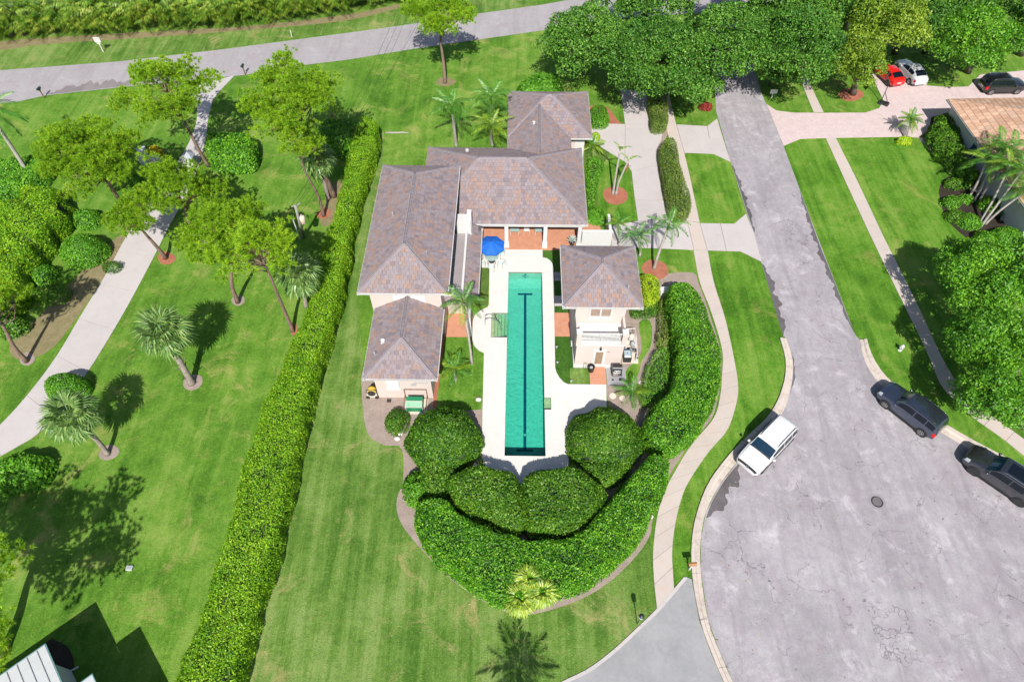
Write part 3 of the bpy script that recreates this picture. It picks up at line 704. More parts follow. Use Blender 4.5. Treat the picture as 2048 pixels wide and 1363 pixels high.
MB().cyl(.69, 25.1, zf(25.1), zf(25.1) + .02, .1, n=16).build('main_drain', WHT, basin)
def make_water():
    m, nt, out = mat_new('pool_water'); p = pos(nt)
    bn = bump(nt, mth(nt, 'ADD', noise(nt, 3.2, 3, .6, p, .8), mth(nt, 'MULTIPLY', noise(nt, 11, 2, .5, p), .4)), .5, .05)
    t = nt.nodes.new('ShaderNodeBsdfTransparent'); t.inputs['Color'].default_value = (.93, .98, .97, 1)
    g = nt.nodes.new('ShaderNodeBsdfGlossy'); g.inputs['Roughness'].default_value = .04; nt.links.new(bn, g.inputs['Normal'])
    fr = nt.nodes.new('ShaderNodeFresnel'); fr.inputs['IOR'].default_value = 1.33; nt.links.new(bn, fr.inputs['Normal'])
    mx = nt.nodes.new('ShaderNodeMixShader'); nt.links.new(fr.outputs[0], mx.inputs[0]); nt.links.new(t.outputs[0], mx.inputs[1]); nt.links.new(g.outputs[0], mx.inputs[2])
    nt.links.new(mx.outputs[0], out.inputs['Surface'])
    va = nt.nodes.new('ShaderNodeVolumeAbsorption'); va.inputs['Color'].default_value = (.03, .86, .83, 1); va.inputs['Density'].default_value = .56
    nt.links.new(va.outputs[0], out.inputs['Volume'])
    return m
WATER = make_water()
ins = lambda P, e: P
wm = MB()
inner = [(-.845,22.425),(2.195,22.425),(2.195,26.436),(2.7,26.436),(2.7,27.524),(2.195,27.524),(2.195,40.82),(-.845,40.82),(-.845,36.05),(-2.22,36.05),(-2.22,33.42),(-.845,33.42)]
vo, fs = fill(inner); k = len(vo)
wm.add([(x, y, -.06) for x, y in vo], fs)
ww = wm.add([(x, y, -1.9) for x, y in vo], [f[::-1] for f in fs])
for i in range(len(inner)):
    a, b = inner[i], inner[(i + 1) % len(inner)]; wm.add([(*a, -.06), (*a, -1.9), (*b, -1.9), (*b, -.06)], [(0, 1, 2, 3)])
wo_ = wm.build('water', WATER, basin)
bm = bmesh.new(); bm.from_mesh(wo_.data); bmesh.ops.remove_doubles(bm, verts=bm.verts, dist=1e-4); bmesh.ops.recalc_face_normals(bm, faces=bm.faces); bm.to_mesh(wo_.data); bm.free()
hr = thing('pool_handrail', 'bent steel handrail at the pool steps', 'handrail', (-2.2, 34.9, .06), plot=True)
for yy in (34.68, 35.12):
    pts = [(-2.75, yy, .06), (-2.75, yy, .75), (-2.62, yy, .9), (-2.3, yy, .95), (-1.75, yy, .72), (-1.5, yy, .3), (-1.45, yy, -.5)]
    if yy > 35: pts = [(-2.75, yy, .06), (-2.75, yy, .75), (-2.62, yy, .9), (-2.3, yy, .92), (-1.9, yy, .80)]
    MB().tube(smooth_line(pts, .12), .028, 8).build('rail', STEEL, hr, True)
MB().bar((-1.9, 35.12, .80), (-1.75, 34.68, .72), .05).build('cross_bar', STEEL, hr)

# ---------------------------------------------------------------- paved and turfed areas round the pool
def plot_sheet(name, poly, z, mat, thick=.05): return sheet(name, HWP(poly), z, mat, thick=thick)
rect = lambda x0, x1, y0, y1: [(x0, y0), (x1, y0), (x1, y1), (x0, y1)]
plot_sheet('patio', rect(-3.45, 5.85, 43.68, 47.05), .085, TERR, .08)
plot_sheet('patio', rect(5.85, 7.9, 44.3, 47.6), .07, TERR)
plot_sheet('patio', rect(-6.2, -3.82, 33.42, 35.95), .07, TERR)
plot_sheet('patio', rect(3.17, 4.62, 33.58, 36.13), .075, TERR)
plot_sheet('patio', rect(5.88, 7.2, 28.82, 30.46), .065, TERR)
plot_sheet('patio_step', rect(3.62, 4.6, 33.75, 35.95), .10, TERR, .05)
plot_sheet('turf', [(2.3,42.7),(2.3,43.66),(4.7,43.66),(4.7,30.4),(5.86,30.4),(5.86,28.82),(4.12,28.82),(3.76,29.02),(3.44,29.47),(3.22,29.97),(3.14,30.4),(3.26,39.9),(3.27,41.4),(3.18,41.97),(2.98,42.38),(2.68,42.66)], .03, TURF)
plot_sheet('turf_mat', rect(4.3, 5.84, 28.86, 30.36), .062, GR3)
for i in range(2):
    for j in range(2): plot_sheet('stepping_stone', rect(3.3 + j * .62, 3.82 + j * .62, 39.85 + i * .55, 40.33 + i * .55), .06, CONG)
plot_sheet('step_pad', rect(3.24, 4.6, 36.92, 38.05), .066, CON)
plot_sheet('grill_pad', [(7.24,28.75),(8.2,28.75),(8.6,28.9),(8.8,29.3),(8.84,30.5),(7.24,30.5)], .05, CONG)
plot_sheet('lawn_bed', [(-6.1,33.36),(-3.85,33.36),(-3.7,32.6),(-3.25,31.95),(-2.8,31.75),(-2.72,26.4),(-6.3,26.0)], .028, GR)
plot_sheet('lawn_bed', rect(-3.4, -2.62, 36.9, 41.35), .03, SEED)
plot_sheet('mulch_strip', rect(-6.55, -6.1, 26.5, 33.4), .026, MULR)

# ================================================================ main house
Z1, Z2, TAN = 3.0, 6.0, .55
house = thing('house', 'large cream house with grey and rust tiled hip roofs, left of the pool', 'house', (-3.5, 44.5, 0), plot=True)
def wall(root, x0, x1, y0, y1, z0, z1, mat=STUC, name='wall'): return MB().box(x0, x1, y0, y1, z0, z1).build(name, mat, root)
wall(house, -11.65, -6.05, 33.72, 47.6, 0, Z2 - .05)
wall(house, -10.85, -6.55, 27.4, 33.70, 0, 3.3)
wall(house, -8.5, 5.6, 47.05, 54.2, 0, Z1 - .05)
wall(house, -6.03, -3.95, 35.95, 47.03, 0, 2.75)
wall(house, -.6, 4.7, 54.22, 57.2, 0, Z1 - .05)
wall(house, -.6, 6.75, 57.22, 64.0, 0, Z1 - .05)
# roofs
faces = []
def add_roof(root, x0, x1, y0, y1, z, skip=None, store=None):
    F, seg = hip_faces(x0, x1, y0, y1, z, TAN); d = deck_mesh(root, F, x0, x1, y0, y1, z); (faces if store is None else store).extend([(f, skip, d) for f in F]); return F, seg, d
under_west = lambda c: c.x < -5.5 and 33 < c.y < 48.3 and c.z < 6
F, seg_w, d = add_roof(house, -12.23, -5.43, 33.1, 48.2, Z2)
F, seg_m, d = add_roof(house, -9.05, 6.15, 44.0, 54.8, Z1, under_west)
F, seg_g, dg = add_roof(house, -1.17, 7.3, 56.6, 64.6, Z1)
# link wing between main roof and garage roof
tri = [(-1.17, 56.6), (2.83, 60.6), (-1.17, 64.6)]
xr, zr = 2.0, Z1 + 3.17 * TAN
LW = [[(-1.17, 60.0, Z1), (-1.17, 51.4, Z1), (xr, 51.4, zr), (xr, 60.0, zr)], [(5.17, 51.4, Z1), (5.17, 60.0, Z1), (xr, 60.0, zr), (xr, 51.4, zr)]]
def roof_z(c, x0, x1, y0, y1, z): return z + TAN * min(c.x - x0, x1 - c.x, c.y - y0, y1 - c.y)
skip_l = lambda c: roof_z(c, -1.17, 7.3, 56.6, 64.6, Z1) > c.z - .02 or roof_z(c, -9.05, 6.15, 44.0, 54.8, Z1) > c.z + .15
dl = MB(); 
for f in LW: dl.add(f, [(0, 1, 2, 3)])
dl = dl.build('roof', DKM, house); faces += [(f, skip_l, dl) for f in LW]
# utility wing: hip to the south, ridge against the tall wall
ex0, ex1, ey0, ey1, ez = -11.4, -6.0, 26.95, 33.70, 3.4
exc = (ex0 + ex1) / 2; eh = (ex1 - ex0) / 2; ezr = ez + eh * TAN; EA, EB = (exc, ey0 + eh, ezr), (exc, ey1, ezr)
EF = [[(ex0, ey0, ez), (ex1, ey0, ez), EA], [(ex0, ey1, ez), (ex0, ey0, ez), EA, EB], [(ex1, ey0, ez), (ex1, ey1, ez), EB, EA]]
de = deck_mesh(house, EF, ex0, ex1, ey0, ey1, ez); faces += [(f, None, de) for f in EF]
seg_e = [((ex0, ey0, ez), EA), ((ex1, ey0, ez), EA), (EA, EB)]
# lean-to roof along the pool side of the link
LT = [[(-3.35, 35.6, 2.62), (-3.35, 44.6, 2.62), (-4.52, 44.6, 2.62 + 1.17 * TAN), (-4.52, 35.6, 2.62 + 1.17 * TAN)]]
dlt = MB(); dlt.add(LT[0], [(0, 1, 2, 3)]); dlt.add([(-3.35,35.6,2.62),(-4.52,35.6,2.62+1.17*TAN),(-4.52,35.6,2.5),(-3.35,35.6,2.5)], [(0,1,2,3)]); dlt.add([(-3.35,35.6,2.62),(-3.35,35.6,2.5),(-3.35,44.0,2.5),(-3.35,44.0,2.62)], [(0,1,2,3)])
dlt = dlt.build('roof', DKM, house); faces += [(LT[0], lambda c: roof_z(c, -9.05, 6.15, 44.0, 54.8, Z1) > c.z + .05, dlt)]
# small tiled skirt at the south end of the link
SK = [[(-6.0, 34.9, 3.0), (-4.55, 34.9, 3.0), (-4.55, 35.55, 3.36), (-6.0, 35.55, 3.36)]]
dsk = MB(); dsk.add(SK[0], [(0, 1, 2, 3)]); dsk.add([(-6,34.9,3.0),(-4.55,34.9,3.0),(-4.55,34.9,2.85),(-6,34.9,2.85)], [(3,2,1,0)]); dsk = dsk.build('roof', DKM, house); faces += [(SK[0], None, dsk)]
lay_tiles(house, d, faces, 300)
caps(house, seg_w + seg_m + seg_g + seg_e + [((xr, 52.0, zr), (xr, 59.8, zr))])
for a, b, z in (((-12.23,33.1),(-5.43,33.1),Z2), ((-5.43,33.1),(-5.43,48.2),Z2), ((-12.23,48.2),(-12.23,33.1),Z2), ((-3.3,44.0),(6.15,44.0),Z1), ((6.15,44.0),(6.15,54.8),Z1),
                ((-11.4,26.95),(-6.0,26.95),ez), ((-11.4,33.6),(-11.4,26.95),ez), ((-6.0,26.95),(-6.0,33.6),ez), ((5.2,56.6),(7.3,56.6),Z1), ((7.3,56.6),(7.3,64.6),Z1), ((-3.35,35.7),(-3.35,43.8),2.62)):
    gutter(house, a, b, z)
# fascia boards
for x0, x1, y0, y1, z in ((-12.23,-5.43,33.1,48.2,Z2), (-9.05,6.15,44.0,54.8,Z1), (-11.4,-6.0,26.95,33.68,ez), (-1.17,7.3,56.6,64.6,Z1)):
    e = .006; fb = MB()
    for a, b in (((x0,y0),(x1,y0)), ((x1,y0),(x1,y1)), ((x0,y1),(x0,y0))):
        d_ = Vector((b[0]-a[0], b[1]-a[1], 0)).normalized(); o_ = d_.cross(Vector((0,0,1))) * e
        fb.add([(a[0]+o_.x,a[1]+o_.y,z-.21),(b[0]+o_.x,b[1]+o_.y,z-.21),(b[0]+o_.x,b[1]+o_.y,z-.005),(a[0]+o_.x,a[1]+o_.y,z-.005)], [(0,1,2,3)])
    fb.build('fascia', WHT, house)
# flat metal roof of the link with its seams, parapets and the white flue block
fr_ = MB().box(-6.04, -4.62, 35.56, 42.4, 3.2, 3.3).build('flat_roof', METR, house)
for i in range(6): MB().box(-5.9 + i * .24, -5.88 + i * .24, 35.6, 42.35, 3.3, 3.33).build('seam', METR, fr_)
wall(house, -4.62, -4.44, 35.4, 43.4, 2.7, 3.75, WHT, 'parapet'); wall(house, -6.03, -4.64, 35.2, 35.55, 2.75, 3.9, WHT, 'parapet')
wall(house, -5.42, -4.15, 42.45, 43.55, 3.0, 4.55, WHT, 'flue_block'); wall(house, -4.5, -4.12, 43.0, 43.62, 3.2, 5.0, WHT, 'flue_block')
MB().box(-6.045, -6.04, 35.8, 47, 3.35, 5.7).build('dark_wall_band', GLASS, house)  # dark sheet over the upper wall, standing in for its shade under the eave
# patio columns, beam, soffit
for x in (-1.09, 2.47, 5.62):
    c = MB(); c.box(x - .17, x + .17, 43.95, 44.3, .085, 2.75); c.build('column', WHT, house)
    MB().box(x - .24, x + .24, 43.88, 44.37, .08, .5).build('column_base', WHT, house)
wall(house, -3.3, 6.0, 44.0, 44.3, 2.65, 2.95, WHT, 'beam')
for x0, x1 in ((-2.6, -1.3), (-.6, .6), (1.2, 2.2), (3.0, 5.2)):
    f_ = MB().box(x0, x1, 47.0, 47.05, .15, 2.35).build('glass_door', WHT, house); MB().box(x0 + .08, x1 - .08, 46.985, 46.998, .22, 2.27).build('pane', GLASS, f_)
# small covered entry of the west wing
wall(house, -6.2, -3.8, 35.62, 35.95, 2.45, 2.72, WHT, 'beam'); wall(house, -4.06, -3.82, 33.44, 33.68, .07, 2.45, WHT, 'column'); wall(house, -4.05, -3.83, 33.7, 35.6, 2.46, 2.66, WHT, 'beam')
wall(house, -4.05, -3.84, 34.6, 35.92, .07, 2.44, TIMB, 'screen')
# windows and doors
def window(root, x0, x1, z0, z1, y, panes=2, glass=GLASS, fr=.09, depth=.07, sill=True):
    f_ = MB(); f_.box(x0 - fr, x0, y - depth, y - .002, z0 - fr, z1 + fr).box(x1, x1 + fr, y - depth, y - .002, z0 - fr, z1 + fr).box(x0, x1, y - depth, y - .002, z1, z1 + fr).box(x0, x1, y - depth, y - .002, z0 - fr, z0)
    w = (x1 - x0) / panes
    for i in range(1, panes): f_.box(x0 + w * i - fr * .45, x0 + w * i + fr * .45, y - depth * .9, y - .002, z0, z1)
    f_ = f_.build('window', WHT, root)
    for i in range(panes): MB().box(x0 + w * i + (.02 if i else 0), x0 + w * (i + 1), y - .025, y - .006, z0, z1).build('pane', glass, f_)
    if sill: MB().box(x0 - .16, x1 + .16, y - .16, y - .003, z0 - fr - .09, z0 - fr - .002).build('sill', WHT, f_)
    return f_
SHUT = plain('white_shutter', (.74, .74, .75), .6, var=.04)
window(house, -9.75, -8.75, 3.9, 5.2, 33.72, 1, SHUT); window(house, -8.35, -7.35, 3.9, 5.2, 33.72, 1, SHUT)
window(house, -9.9, -9.1, 1.5, 2.3, 27.4, 1, SHUT)
for x in (-8.0, -7.78): MB().lathe([(.05, 0), (.09, .02), (.09, .1), (.05, .12)], x, 27.32, 1.95, 12).build('meter', GREYP, house)
MB().bar((-7.9, 27.36, 2.2), (-6.75, 27.36, 2.2), .03).build('conduit', GREYP, house)
MB().box(5.75, 6.7, 57.19, 57.215, .2, 2.2).build('side_door', WHT, house)
MB().box(-10.2, -9.86, 26.95, 27.25, 0, .03).build('drain_cover', DKMET, house)
for x, y, z, r in ((-10.3, 40.5, 7.05, .07), (-5.0, 52.5, 4.2, .13), (1.45, 56.8, 4.35, .12), (-10.2, 29.8, 4.0, .13), (-10.75, 28.85, 3.7, .07), (-7.2, 36.4, 6.8, .05)):
    vent(house, x, y, z, r, .32)

# ================================================================ pool house (two storeys)
tower = thing('pool_house', 'two-storey cream pool house with pyramid tile roof and balcony, right of the pool', 'pool house', (6.5, 34.5, 0), plot=True)
wall(tower, 4.55, 8.45, 32.65, 37.7, 0, 5.85); 
wall(tower, 4.66, 8.36, 30.5, 32.63, 0, 3.05)
wall(tower, 4.58, 8.44, 30.42, 32.62, 0.0, .32, WHT, 'plinth'); wall(tower, 4.48, 8.52, 32.55, 37.77, 0, .3, WHT, 'plinth')
wall(tower, 4.56, 8.46, 30.40, 32.60, 3.06, 3.2, WHT, 'balcony_floor')
tf = []; F, seg_t, d = add_roof(tower, 3.53, 9.42, 32.0, 38.35, 5.9, None, tf); lay_tiles(tower, d, tf, 300); caps(tower, seg_t)
for a, b in (((3.53,32.0),(9.42,32.0)), ((9.42,32.0),(9.42,38.35)), ((3.53,38.35),(3.53,32.0))): gutter(tower, a, b, 5.9)
fb = MB(); z = 5.9
for a, b in (((3.53,32.0),(9.42,32.0)), ((9.42,32.0),(9.42,38.35)), ((3.53,38.35),(3.53,32.0))):
    d_ = Vector((b[0]-a[0], b[1]-a[1], 0)).normalized(); o_ = d_.cross(Vector((0,0,1))) * .006
    fb.add([(a[0]+o_.x,a[1]+o_.y,z-.21),(b[0]+o_.x,b[1]+o_.y,z-.21),(b[0]+o_.x,b[1]+o_.y,z-.005),(a[0]+o_.x,a[1]+o_.y,z-.005)], [(0,1,2,3)])
fb.build('fascia', WHT, tower)
vent(tower, 8.4, 33.3, 6.45, .07)
# balcony: kerb, piers, railing of single balusters
wall(tower, 4.96, 8.05, 30.40, 30.62, 3.2, 3.5, WHT, 'kerb')
for x0, x1 in ((4.56, 4.95), (8.06, 8.46)): wall(tower, x0, x1, 30.38, 30.8, 3.2, 4.6, STUC, 'pier'); wall(tower, x0 - .04, x1 + .04, 30.34, 30.84, 4.6, 4.68, WHT, 'pier_cap')
for x0, x1 in ((4.58, 4.76), (8.26, 8.44)): wall(tower, x0, x1, 30.82, 32.6, 3.2, 4.0, STUC, 'side_parapet')
wall(tower, 4.96, 8.05, 30.47, 30.55, 4.42, 4.48, WHT, 'top_rail'); wall(tower, 6.47, 6.54, 30.46, 30.56, 3.5, 4.42, WHT, 'rail_post')
bal = None
for i in range(30):
    x = 5.03 + i * .1
    if abs(x - 6.505) < .06: continue
    if bal is None: bal = MB().box(0, .045, 0, .035, 0, .92).build('baluster', WHT, tower, off=Vector((0, 0, 0))); o = bal
    else: o = bal.copy(); COL.objects.link(o)
    o.location = Vector((x - .022, 30.493, 3.5)) - ORG[tower.name]
window(tower, 5.72, 7.28, 4.0, 5.2, 32.65, 2, CURT, .13, .1)
# door with leaded glass, step, lantern, hooks
f_ = MB().box(6.02, 7.04, 30.44, 30.498, .32, 2.45).build('door', WHT, tower); MB().box(6.24, 6.82, 30.42, 30.438, .6, 2.2).build('pane', plain('leaded_glass', (.26, .19, .13), .2, var=.5, scale=12), f_)
MB().lathe([(.0, 0), (.03, .01), (.03, .05), (0, .06)], 6.1, 30.41, 1.3, 8).build('handle', STEEL, f_)
MB().box(5.95, 7.1, 30.2, 30.40, 0, .2).build('door_step', TERR, tower)
l_ = MB().lathe([(.02, 0), (.075, .05), (.09, .25), (.06, .3), (.015, .38)], 6.55, 30.34, 2.55, 8).build('lantern', DKMET, tower)
MB().bar((6.55, 30.34, 2.9), (6.55, 30.5, 2.9), .03).build('bracket', DKMET, l_)
MB().tube([(7.12, 30.44, 2.3), (7.12, 30.36, 2.32), (7.3, 30.36, 2.32)], .012, 6).build('hook_rail', DKMET, tower)
tr = MB(); [tr.bar(a, b, .025) for a, b in (((5.42,30.3,.05),(5.42,30.38,.75)), ((5.6,30.3,.05),(5.6,30.38,.75)), ((5.42,30.38,.75),(5.6,30.38,.75)))]; tr.build('towel_rack', STEEL, tower)
MB().bar((4.555, 34.2, .9), (4.53, 34.2, .9), .12).build('switch', GREYP, tower)

# garden wall beside the entrance, gate pillar block
gw = thing('garden_wall', 'white rendered garden wall behind the pool house roof', 'wall', (7.1, 44.0, 0), plot=True)
wall(gw, 5.86, 8.6, 43.95, 44.2, 0, 2.05, WHT); wall(gw, 8.35, 8.6, 44.22, 46.6, 0, 1.9, WHT)
wall(gw, 5.84, 8.64, 43.91, 44.24, 2.06, 2.14, WHT, 'coping')
# ================================================================ vegetation
L_HEDGE = leaf_mat('hedge_leaf_lime', (.05, .17, .008), (.20, .43, .013), (.50, .70, .035), .3, .5, .3, .5)
L_CLUS = leaf_mat('hedge_leaf_glossy', (.014, .080, .005), (.078, .27, .010), (.30, .60, .035), .25, .48, .25, .8, .4)
L_FICUS = leaf_mat('shrub_leaf_olive', (.012, .062, .005), (.066, .195, .010), (.22, .40, .03), .22, .45, .3, .8, .4)
L_GREEN = leaf_mat('shrub_leaf_green', (0.0375, 0.15, 0.012), (0.1125, 0.33, 0.018), (0.255, 0.525, 0.045))
L_LIME = leaf_mat('shrub_leaf_yellow', (0.175, 0.3375, 0.01), (0.375, 0.5625, 0.01875), (0.6875, 0.775, 0.0625), .35)
L_OLIVE = leaf_mat('clipped_hedge_leaf', (.065, .13, .018), (.15, .245, .030), (.30, .35, .080), .2)
L_OAK = leaf_mat('oak_leaf', (.016, .075, .008), (.068, .205, .018), (.22, .42, .055), .2, .5, .3, .25, .35)
L_TREE = leaf_mat('broad_leaf', (.022, .11, .006), (.095, .29, .014), (.27, .54, .04), .28, .45, .4, .35, .4)
L_YTREE = leaf_mat('light_broad_leaf', (0.063, 0.147, 0.0112), (0.182, 0.308, 0.0224), (0.378, 0.49, 0.056), .28, .45, .4, .3)
L_PINE = leaf_mat('pine_needle', (.040, .125, .005), (.195, .40, .012), (.58, .77, .045), .3, .5, .3, .7)
L_PALM = leaf_mat('palm_leaflet', (0.027, 0.1275, 0.015), (0.0825, 0.255, 0.027), (0.195, 0.405, 0.0525), .25, .4, .2, .6, .5)
L_PALMY = leaf_mat('palm_leaflet_yellow', (0.078, 0.195, 0.013), (0.208, 0.364, 0.026), (0.442, 0.546, 0.065), .3, .4, .2, .6, .5)
L_SABAL = leaf_mat('fan_palm_leaf', (.05, .12, .03), (.14, .26, .06), (.30, .42, .13), .22, .4, .15, .6, .45)
L_FAN = leaf_mat('pale_fan_leaf', (.12, .25, .025), (.30, .44, .05), (.58, .64, .11), .25, .4, .2, .8, .5)
L_ARECA = leaf_mat('areca_leaflet', (0.0252, 0.105, 0.0112), (0.126, 0.259, 0.0196), (0.42, 0.462, 0.07), .25, .4, .4, .35, .45)
L_RED = leaf_mat('red_bush_leaf', (.10, .02, .02), (.28, .035, .03), (.42, .08, .06))
L_YEL = leaf_mat('yellow_croton_leaf', (.35, .30, .02), (.70, .55, .03), (.90, .75, .08))
L_AGAVE = leaf_mat('agave_leaf', (.25, .33, .31), (.40, .48, .46), (.58, .65, .62), .1)
L_DRY = leaf_mat('dry_frond', (.20, .10, .03), (.36, .20, .07), (.50, .32, .14), .2)
def bark(name, a, b, sc=6):
    m, nt, out = mat_new(name); p = pos(nt)
    mp = nt.nodes.new('ShaderNodeMapping'); mp.inputs['Scale'].default_value = (1, 1, .35); nt.links.new(p, mp.inputs['Vector'])
    n1 = noise(nt, sc, 5, .7, mp.outputs[0], .8); n2 = noise(nt, sc * 3, 3, .6, p)
    c = ramp(nt, [(.32, a), (.66, b)], mth(nt, 'ADD', mth(nt, 'MULTIPLY', n1, .65), mth(nt, 'MULTIPLY', n2, .35)))
    principled(nt, out, c, .85, 0, bump(nt, n1, .7, .05), .2); return m
B_PINE = bark('pine_bark', (.085, .055, .042), (.30, .21, .165))
B_PALM = bark('palm_trunk_grey', (.22, .20, .18), (.45, .42, .385), 3)
B_SABAL = bark('sabal_trunk', (.13, .105, .09), (.38, .33, .285), 5)
B_OAK = bark('oak_bark', (.06, .05, .042), (.20, .17, .145))
B_SHADE = plain('leaf_shade_core', (.022, .045, .012), .9, var=.5, scale=6)
B_STEM = bark('shrub_stem', (.05, .038, .03), (.14, .11, .09))

def nrm(a): return a / np.maximum(np.linalg.norm(a, axis=1, keepdims=True), 1e-9)
def quads_obj(name, V, mat, parent):
    """V: (n, 4, 3) leaf corners"""
    n = len(V); me = bpy.data.meshes.new(name)
    me.vertices.add(4 * n); me.vertices.foreach_set('co', V.astype(np.float32).ravel())
    me.loops.add(4 * n); me.loops.foreach_set('vertex_index', np.arange(4 * n, dtype=np.int32))
    me.polygons.add(n); me.polygons.foreach_set('loop_start', np.arange(0, 4 * n, 4, dtype=np.int32)); me.polygons.foreach_set('loop_total', np.full(n, 4, np.int32))
    me.materials.append(mat); me.update(calc_edges=True)
    return link(bpy.data.objects.new(name, me), parent)
def tris_obj(name, V, mat, parent):
    n = len(V); me = bpy.data.meshes.new(name)
    me.vertices.add(3 * n); me.vertices.foreach_set('co', V.astype(np.float32).ravel())
    me.loops.add(3 * n); me.loops.foreach_set('vertex_index', np.arange(3 * n, dtype=np.int32))
    me.polygons.add(n); me.polygons.foreach_set('loop_start', np.arange(0, 3 * n, 3, dtype=np.int32)); me.polygons.foreach_set('loop_total', np.full(n, 3, np.int32))
    me.materials.append(mat); me.update(calc_edges=True)
    return link(bpy.data.objects.new(name, me), parent)
def leaf_quads(P, Nn, size, rng, aspect=.55, jit=.7, fold=.12):
    n = len(P); nn = nrm(Nn + rng.normal(0, jit, (n, 3)))
    t = nrm(np.cross(nn, rng.normal(0, 1, (n, 3)))); b = np.cross(nn, t); s = (size * rng.uniform(.5, 1.45, n))[:, None]
    return np.stack([P - t * s * .5, P + b * s * aspect * .5 + nn * s * fold, P + t * s * .55, P - b * s * aspect * .5 + nn * s * fold], 1)
def wobble(P, amp, scale, seed):
    r = np.random.default_rng(seed); out = np.zeros(len(P))
    for k in range(6):
        d = r.normal(0, 1, P.shape[1]); d /= np.linalg.norm(d); f = scale * r.uniform(.6, 2.2); out += np.sin(P @ d * f + r.uniform(0, 6.28)) / (1 + .35 * k)
    return out * amp / 2.2
def seg_dist(P, poly):
    """distance to the outline and outward direction"""
    best = np.full(len(P), 1e9); near = np.zeros((len(P), 2)); n = len(poly)
    for i in range(n):
        a = np.array(poly[i]); b = np.array(poly[(i + 1) % n]); ab = b - a; t = np.clip(((P - a) @ ab) / max(ab @ ab, 1e-9), 0, 1)[:, None]
        q = a + t * ab; d = np.linalg.norm(P - q, axis=1); k = d < best; best[k] = d[k]; near[k] = q[k]
    return best, near
def shrub(name, label, cat, poly, h, mat, dens=70, size=.13, r=.5, k=2.2, lump=.10, lscale=2.2, seed=1, group=None, skirt=.05, core=True, aspect=.62, jit=.5, foot=None, depth=.18):
    """a clipped or loose shrub over an outline: rounded top edge (r), leaf shell with depth, twigs inside"""
    rng = np.random.default_rng(seed); poly = np.array(poly, float); c = poly.mean(0); Q = poly - c
    root = thing(name, label, cat, (c[0], c[1], 0), group=group)
    area = .5 * abs(np.sum(Q[:, 0] * np.roll(Q[:, 1], -1) - np.roll(Q[:, 0], -1) * Q[:, 1]))
    per = np.sum(np.linalg.norm(Q - np.roll(Q, -1, 0), axis=1))
    dens = dens * 2.0; nt_ = int(area * dens * 1.15); lo, hi = Q.min(0), Q.max(0)
    P = rng.uniform(lo, hi, (int(nt_ * np.prod(hi - lo) / max(area, 1e-6)) + 10, 2)); P = P[in_poly(P, Q)]
    d, near = seg_dist(P, Q); u = np.clip(1 - d / r, 0, 1)
    z = h * (1 - u ** k) ** (1 / k)
    out = nrm(near - P + 1e-6) * (u ** 1.2)[:, None]
    n1 = np.c_[out * 1.2, 1 - .6 * u]; P1 = np.c_[P, z]
    ns = int(per * h * dens); L = np.r_[0, np.cumsum(np.linalg.norm(np.roll(Q, -1, 0) - Q, axis=1))]; s = rng.uniform(0, L[-1], ns)
    QQ = np.vstack([Q, Q[:1]]); bx = np.interp(s, L, QQ[:, 0]); by = np.interp(s, L, QQ[:, 1]); zz = h * rng.uniform(skirt, 1, ns)
    inn = r * (1 - (1 - (zz / h) ** k) ** (1 / k))
    B = np.c_[bx, by]; tw = np.c_[np.interp((s + .05) % L[-1], L, QQ[:, 0]), np.interp((s + .05) % L[-1], L, QQ[:, 1])] - B
    ori = np.sum(Q[:, 0] * np.roll(Q[:, 1], -1) - np.roll(Q[:, 0], -1) * Q[:, 1]); nrmal = nrm(np.c_[tw[:, 1], -tw[:, 0]] * (1 if ori > 0 else -1))
    P2 = np.c_[B - nrmal * inn[:, None], zz]; n2 = np.c_[nrmal, np.full(ns, .35)]
    PP = np.vstack([P1, P2]); NN = nrm(np.vstack([n1, n2]))
    PP = PP + NN * (wobble(PP + np.array([c[0], c[1], 0]), lump, lscale, seed + 5) + rng.uniform(-depth, depth * .4, len(PP)))[:, None]
    PP[:, 2] = np.maximum(PP[:, 2], .03)
    thin = wobble(PP + np.array([c[0], c[1], 0]), 1.0, 3.2, seed + 9) + wobble(PP, .7, 7.0, seed + 8); keep = rng.random(len(PP)) < np.clip(.95 - .45 * thin, .42, 1); PP = PP[keep]; NN = NN[keep]
    quads_obj('foliage', leaf_quads(PP, NN, size, rng, aspect, jit), mat, root)
    if core:                                         # solid dark green filler, its colour giving deep shade between the leaves
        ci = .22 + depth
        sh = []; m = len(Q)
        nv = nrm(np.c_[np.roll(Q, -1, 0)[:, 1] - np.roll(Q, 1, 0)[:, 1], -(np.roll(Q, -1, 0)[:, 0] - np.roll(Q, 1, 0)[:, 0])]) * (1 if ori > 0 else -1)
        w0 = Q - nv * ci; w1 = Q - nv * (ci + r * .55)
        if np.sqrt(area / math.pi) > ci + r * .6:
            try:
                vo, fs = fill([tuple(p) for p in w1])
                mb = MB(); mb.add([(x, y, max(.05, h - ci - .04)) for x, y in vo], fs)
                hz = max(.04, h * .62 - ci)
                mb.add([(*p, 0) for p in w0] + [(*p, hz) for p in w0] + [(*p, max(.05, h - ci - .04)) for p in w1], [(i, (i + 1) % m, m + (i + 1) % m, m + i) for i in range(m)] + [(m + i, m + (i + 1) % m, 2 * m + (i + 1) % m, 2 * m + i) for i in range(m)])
                mb.build('shade_core', B_SHADE, root)
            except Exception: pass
    return root
def ring(cx, cy, rx, ry=None, n=22, rot=0):
    ry = ry or rx; return [(cx + rx * math.cos(t) * math.cos(rot) - ry * math.sin(t) * math.sin(rot), cy + rx * math.cos(t) * math.sin(rot) + ry * math.sin(t) * math.cos(rot)) for t in [2 * math.pi * i / n for i in range(n)]]
